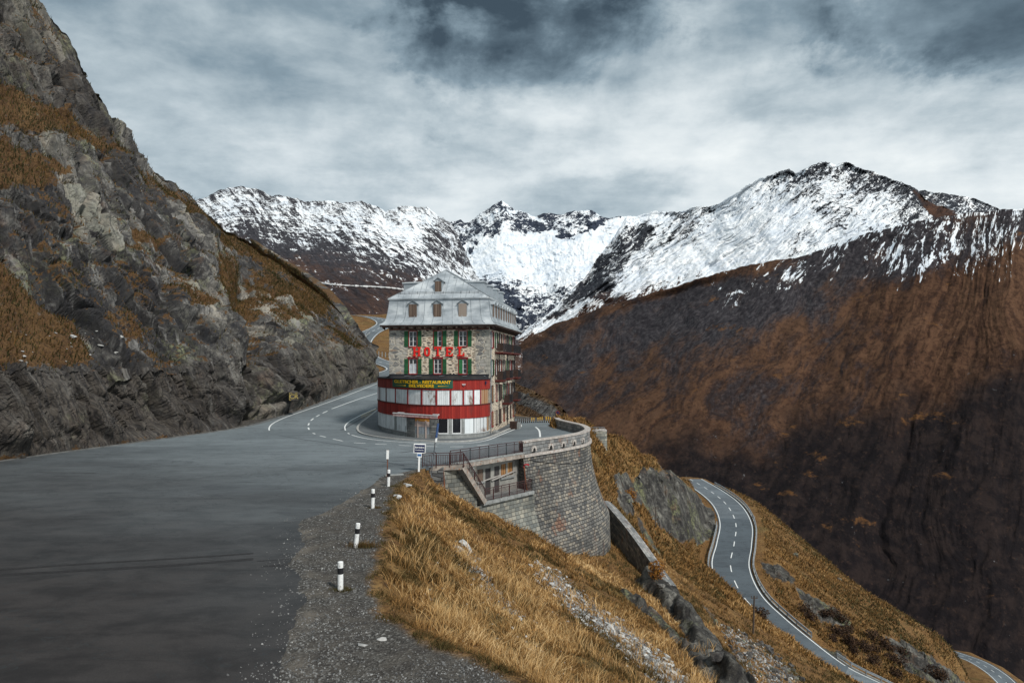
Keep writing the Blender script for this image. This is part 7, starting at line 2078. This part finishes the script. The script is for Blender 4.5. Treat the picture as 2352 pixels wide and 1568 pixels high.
while k_ < 130:
    px, py = rs2.uniform(1640, 1850), rs2.uniform(1425, 1566)
    if not in_p(px, py, BP): continue
    k_ += 1
    put_stone(px, py, 6 + 16 * rs2.random() ** 2, 'grey boulder in the scree field at the foot of the tall pole', 'boulders of the scree field', seed=k_, meshes=BMS, name='boulder', lift=.15)
for (px, py, w_, lab) in ((1518, 1350, 26, 'pale round boulder at the lower end of the sloping wall'), (1650, 1520, 52, 'huge rounded dark boulder near the bottom edge below the rock rib'), (1828, 1278, 18, 'lone pale boulder on the grass beyond the lower road'),
                          (1928, 1333, 14, 'grey boulder farther down the grass beyond the lower road'), (1470, 1100, 14, 'pale rock on the crest right of the small pier'), (1730, 1190, 12, 'pale stone beside the upper part of the guardrail'),
                          (1440, 1150, 40, 'tall dark boulder leaning right of the bastion'), (2150, 1545, 40, 'grey rock near the lower right edge of the slope')):
    put_stone(px, py, w_, lab, None, meshes=BMS, name='boulder', lift=.15)
for i in range(26):
    px, py = rs2.uniform(20, 300), rs2.uniform(760, 830)
    h_ = cliff_hit(px, py, 4)
    if h_: put_stone(px, py, 5 + 14 * rs2.random() ** 2, 'pale stone lying on the brown turf ledge of the cliff', 'stones on the cliff ledge', ang=.2, seed=i, surf=lambda a_, b_: h_)

# small rubble: one mesh of thousands of chips
def chips(name, P_, S_, tone, mat, flat=.45):
    n = len(P_); rg = np.random.default_rng(3)
    base_ = np.array([(-1, -.7, -.5), (1, -.6, -.5), (.8, .8, -.5), (-.7, .9, -.5), (-.6, -.4, .5), (.7, -.3, .6), (.5, .5, .4), (-.5, .6, .5)]) * np.array([.5, .5, flat])
    V = base_[None] * (1 + .35 * rg.standard_normal((n, 8, 3)) * .5) * S_[:, None, None]
    a_ = rg.uniform(0, 6.28, n); c_, s_ = np.cos(a_), np.sin(a_)
    X = V[..., 0] * c_[:, None] - V[..., 1] * s_[:, None]; Y = V[..., 0] * s_[:, None] + V[..., 1] * c_[:, None]
    tl = rg.uniform(-.5, .5, n)[:, None]
    Z = V[..., 2] + X * tl
    V = np.stack([X + P_[:, None, 0], Y + P_[:, None, 1], Z + P_[:, None, 2]], -1)
    q = np.array([(0, 3, 2, 1), (4, 5, 6, 7), (0, 1, 5, 4), (1, 2, 6, 5), (2, 3, 7, 6), (3, 0, 4, 7)])
    fl = (np.arange(n)[:, None, None] * 8 + q[None]).reshape(-1)
    me = arr_mesh(name, V.reshape(-1, 3), fl, np.full(n * 6, 4), False)
    at = me.attributes.new('tone', 'FLOAT', 'POINT'); at.data.foreach_set('value', np.repeat(tone, 8).astype(np.float32))
    return link_mesh(name, me, mat)
rg = np.random.default_rng(11)
def scatter_px(n, t0, t1, y0, y1):
    t = rg.uniform(t0, t1, n); Y = y0 * (y1 / y0) ** rg.random(n)
    return t * Y, Y
# gravel on the verge
X, Y = scatter_px(60000, -.42, .25, 12, 52)
s_d = bil(sd, X, Y); rsd = poly_sdf(X, Y, poly)
m = (s_d < 0.2) & (rsd > -1.6 * rg.random(len(X)) ** 2.5) & (fbm(X * .6, Y * .6, 0, 3, 5) + .5 * rg.random(len(X)) > -.05)
X, Y = X[m][:9000], Y[m][:9000]
S = .014 + .055 * rg.random(len(X)) ** 4 + Y * .0004
tag(chips('gravel', np.c_[X, Y, np.maximum(bil(Z1, X, Y), 0.03) + .012], S, np.clip(rg.normal(.35, .2, len(X)), 0, 1), STONEM), 'loose grey gravel scattered over the verge beside the asphalt', 'gravel', kind='stuff')
# chips in the scree
X, Y = scatter_px(90000, -.1, .5, 20, 80)
sc = bil(scree, X, Y)
m = sc * 0.9 > rg.random(len(X)) + .12
X, Y = X[m][:9000], Y[m][:9000]
S = .05 + .24 * rg.random(len(X)) ** 3
tag(chips('scree', np.c_[X, Y, bil(Z1, X, Y) + .02], S, np.clip(rg.normal(.55, .25, len(X)), 0, 1), STONEM), 'grey broken scree running down through the dry grass', 'scree', kind='stuff')

# ================================================================== GRASS
def blades(name, P_, H_, W_, lean, tone, mat, label, cat):
    n = len(P_); a_ = rg.uniform(0, 2 * math.pi, n); c_, s_ = np.cos(a_), np.sin(a_)
    side = np.c_[c_, s_, np.zeros(n)] * W_[:, None] * .5
    up = np.c_[lean * H_[:, None], H_]
    mid = P_ + up * .55 + np.c_[lean * H_[:, None] * -.12, H_ * .08]
    tip = P_ + up
    V = np.stack([P_ - side, P_ + side, mid - side * .7, mid + side * .7, tip], 1)
    i0 = np.arange(n)[:, None] * 5
    quad = i0 + np.array([[0, 1, 3, 2]]); tri = i0 + np.array([[2, 3, 4]])
    fl = np.concatenate([quad, tri], 1).ravel(); cn = np.tile([4, 3], n)
    me = arr_mesh(name, V.reshape(-1, 3), fl, cn, False)
    at = me.attributes.new('tone', 'FLOAT', 'POINT')
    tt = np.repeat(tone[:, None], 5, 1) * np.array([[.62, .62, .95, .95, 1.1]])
    at.data.foreach_set('value', np.clip(tt, 0, 1).astype(np.float32).ravel())
    return tag(link_mesh(name, me, mat), label, cat, kind='stuff')
def lean_field(X, Y, s=.55):
    w1 = fbm(X * .35, Y * .35, 0, 3, 17); w2 = fbm(X * .35, Y * .35, 3, 3, 18)
    return np.c_[.32 + w1 * .7, -.12 + w2 * .7] * s + rg.normal(0, .55, (len(X), 2))
X, Y = scatter_px(760000, -.36, .72, 11.5, 88)
s_d = bil(sdn, X, Y); rk_ = bil(rock, X, Y); sc = bil(scree, X, Y)
clump = fbm(X * 1.5, Y * 1.5, 0, 3, 19); patch = fbm(X * .28, Y * .28, 0, 4, 20)
dens = sm(s_d, -.05, .35) * (1 - sm(rk_, .25, .6)) * (1 - .93 * sc) * (.42 + 1.35 * clump + .25 * patch)
inb = poly_sdf(X, Y, [tuple(p) for p in offset_curve(fine_top, 2.0)] + [(4, 95), (-12, 95), (-12, 60), (-7.2, 52.6), (-5.2, 51.8), tuple(K2(2.2, .8)), tuple(K2(9, 1.0))]) < 0
m = (dens > rg.random(len(X))) & ~inb
X, Y, s_d, clump, patch = X[m], Y[m], s_d[m], clump[m], patch[m]
edge = 1 - sm(s_d, .2, 1.7)
H_ = (.11 + .24 * rg.random(len(X)) ** 1.8) * (1 + .55 * clump) * (1 - .55 * edge) * (1 + .004 * Y)
W_ = np.clip(.0011 * Y, .016, .06) * rg.uniform(.7, 1.3, len(X))
green = np.maximum(edge * .95, sm(fbm(X * .24, Y * .24, 5, 4, 27), -.05, .22) * .85)
gold = sm(fbm(X * .12 + 3, Y * .12, 1, 4, 28) + .25 * sm(50 - Y, 0, 25) + .1, -.15, .35)
tone = .46 + .22 * gold + .42 * patch + .26 * clump + rg.normal(0, .17, len(X))
tone = tone * (1 - green) + green * (.18 + .10 * rg.random(len(X)))
tone = np.clip(tone, .04, 1)
z = bil(Z1, X, Y)
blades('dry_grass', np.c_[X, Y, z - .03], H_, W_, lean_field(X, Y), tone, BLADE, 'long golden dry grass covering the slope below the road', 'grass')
# tall pale stems
X, Y = scatter_px(30000, -.34, .3, 13, 45); s_d = bil(sd, X, Y); m = (s_d > .8) & (fbm(X * .5, Y * .5, 0, 3, 31) > .12); X, Y = X[m], Y[m]
H_ = rg.uniform(.45, .8, len(X)); blades('tall_grass', np.c_[X, Y, bil(Z1, X, Y) - .02], H_, np.clip(.0007 * Y, .008, .03), lean_field(X, Y, .4), np.clip(rg.normal(.86, .1, len(X)), .4, 1), BLADE, 'taller pale grass stems standing above the dry turf', 'grass')
# coarser tufts on the farther slopes
X, Y = scatter_px(260000, .05, .80, 80, 175)
s_d = bil(sd, X, Y); rk_ = bil(rock, X, Y); l_d = bil(ld, X, Y)
clump = fbm(X * .5, Y * .5, 0, 4, 33)
m = (s_d > .3) & (rk_ < .4) & (l_d > 5.2) & (.55 + clump > rg.random(len(X))); X, Y, clump = X[m], Y[m], clump[m]
big = sm(fbm(X * .06, Y * .06, 0, 4, 34), -.1, .35)
tone = np.clip(.42 + .22 * clump + .18 * big - .20 * sm(X, 45, 75) + rg.normal(0, .12, len(X)), .05, .95)
blades('hill_grass', np.c_[X, Y, bil(Z1, X, Y) - .04], rg.uniform(.25, .6, len(X)), rg.uniform(.10, .2, len(X)), lean_field(X, Y, .5), tone, BLADE, 'brown autumn grass on the hillside round the lower road', 'grass')
# turf on the cliff ledges
fi = rg.integers(0, NV - 1, 240000); fj = rg.integers(0, NU - 1, 240000)
ga = gattr[fi, fj] + .5 * fbm(Vd[fi, fj, 0] * .7, Vd[fi, fj, 1] * .7, Vd[fi, fj, 2] * .7, 4, 44)
m = (ga > .55) & (Vd[fi, fj, 1] > 40); fi, fj = fi[m][:90000], fj[m][:90000]
C_ = Vd[fi, fj] + rg.normal(0, .12, (len(fi), 3)); C_[:, 2] -= .05
tone = np.clip(.25 + .3 * fbm(C_[:, 0] * .3, C_[:, 1] * .3, C_[:, 2] * .3, 3, 45) + rg.normal(0, .12, len(fi)), .05, .8)
blades('cliff_grass', C_, rg.uniform(.2, .5, len(fi)), rg.uniform(.07, .13, len(fi)), np.c_[.5 + 0 * C_[:, 0], -.3 + 0 * C_[:, 0]] + rg.normal(0, .3, (len(fi), 2)), tone, BLADE, 'russet turf growing on the ledges of the cliff', 'grass')

# shrubs
def leaf_cloud(n, rx, ry, rz, size, seed):
    g_ = np.random.default_rng(seed)
    d = g_.standard_normal((n, 3)); d /= np.linalg.norm(d, axis=1)[:, None]
    r_ = g_.random(n) ** .45
    lob = 1 + .35 * fbm(d[:, 0] * 2, d[:, 1] * 2, d[:, 2] * 2, 3, seed)
    P_ = d * (r_ * lob)[:, None] * np.array([rx, ry, rz]); P_[:, 2] += rz * .75
    a_ = g_.standard_normal((n, 3)); a_ /= np.linalg.norm(a_, axis=1)[:, None]
    b_ = np.cross(a_, g_.standard_normal((n, 3))); b_ /= np.linalg.norm(b_, axis=1)[:, None]
    s_ = size * g_.uniform(.6, 1.4, n)[:, None]
    return np.stack([P_ - a_ * s_, P_ + b_ * s_ * .5, P_ + a_ * s_, P_ - b_ * s_ * .5], 1)
def shrub(px, py, rx, rz, n, mat, label, name='shrub', size=.09, seed=1, group=None):
    h_ = hit(px, py)
    if not h_: return
    t = empty(name, h_); tag(t, label, 'shrub', group)
    V = leaf_cloud(n, rx, rx * .8, rz, size, seed)
    me = arr_mesh('foliage', V.reshape(-1, 3), np.arange(n * 4), np.full(n, 4), False)
    at = me.attributes.new('tone', 'FLOAT', 'POINT'); at.data.foreach_set('value', np.repeat(np.clip(np.random.default_rng(seed).normal(.55, .25, n), 0, 1), 4).astype(np.float32))
    link_mesh('foliage', me, mat, t)
    bm = bmesh.new(); rr_ = random.Random(seed)
    for _ in range(7):
        e_ = Vector((rr_.uniform(-rx, rx) * .7, rr_.uniform(-rx, rx) * .6, rz * rr_.uniform(.8, 1.5))); tube(bm, [(0, 0, -.1), e_ * .5 + Vector((0, 0, .1)), e_], [.035, .025, .01], 5)
    obj('stems', bm, POLE, t)
shrub(1465, 1272, 1.2, 1.35, 1400, SHRUB, 'larger orange autumn bush right of the sloping wall', seed=3)
shrub(1508, 1330, .85, 1.05, 900, SHRUB, 'smaller orange autumn bush near the lower end of the sloping wall', seed=4)
shrub(1448, 1150, .9, .9, 700, SHRUB, 'tawny bush between the dark boulders right of the bastion', seed=5)
rs3 = random.Random(9); k_ = 0
HP = [(1740, 1420), (1900, 1400), (2040, 1480), (2180, 1566), (2040, 1566), (1900, 1480), (1790, 1440)]
while k_ < 26:
    px, py = rs3.uniform(1740, 2190), rs3.uniform(1390, 1566)
    if not in_p(px, py, HP): continue
    h_ = hit(px, py)
    if h_ is None or float(bil(ld, h_[0], h_[1])) < 6.8: continue
    k_ += 1; shrub(px, py, rs3.uniform(.8, 1.8), rs3.uniform(.6, 1.1), 420, SHRUBD, 'low dark brown bush on the steep bank beyond the lower road', size=.14, seed=20 + k_, group='dark bushes beyond the lower road')
# tufts at the foot of the marker posts
for i, (px, py, hh, tn, lab) in enumerate(((786, 1358, .16, .2, 'small green tuft at the foot of the nearest marker post'), (835, 1259, .36, .33, 'russet grass clump beside the second marker post'), (861, 1168, .16, .3, 'little brown tuft at the third marker post'), (905, 1118, .14, .2, 'mossy strip of turf at the farthest marker post'))):
    x, y, z = G(px, py); n = 420
    P_ = np.c_[x + rg.normal(0, .17 + .12 * (i == 1), n), y + rg.normal(0, .10, n), np.full(n, z)]
    blades('grass_tuft', P_, rg.uniform(.5, 1, n) * hh, np.full(n, .02), rg.normal(0, .5, (n, 2)), np.clip(rg.normal(tn, .07, n), 0, 1), BLADE, lab, 'grass tuft')
    bpy.data.objects[-1] if False else None
# low slab kerb where the verge meets the asphalt
bm = bmesh.new(); a_, b_ = G(884, 1094), G(926, 1091); bar(bm, (a_[0], a_[1], .05), (b_[0], b_[1], .05), .35, .12)
tag(obj('kerb', bm, CONC), kind='structure')
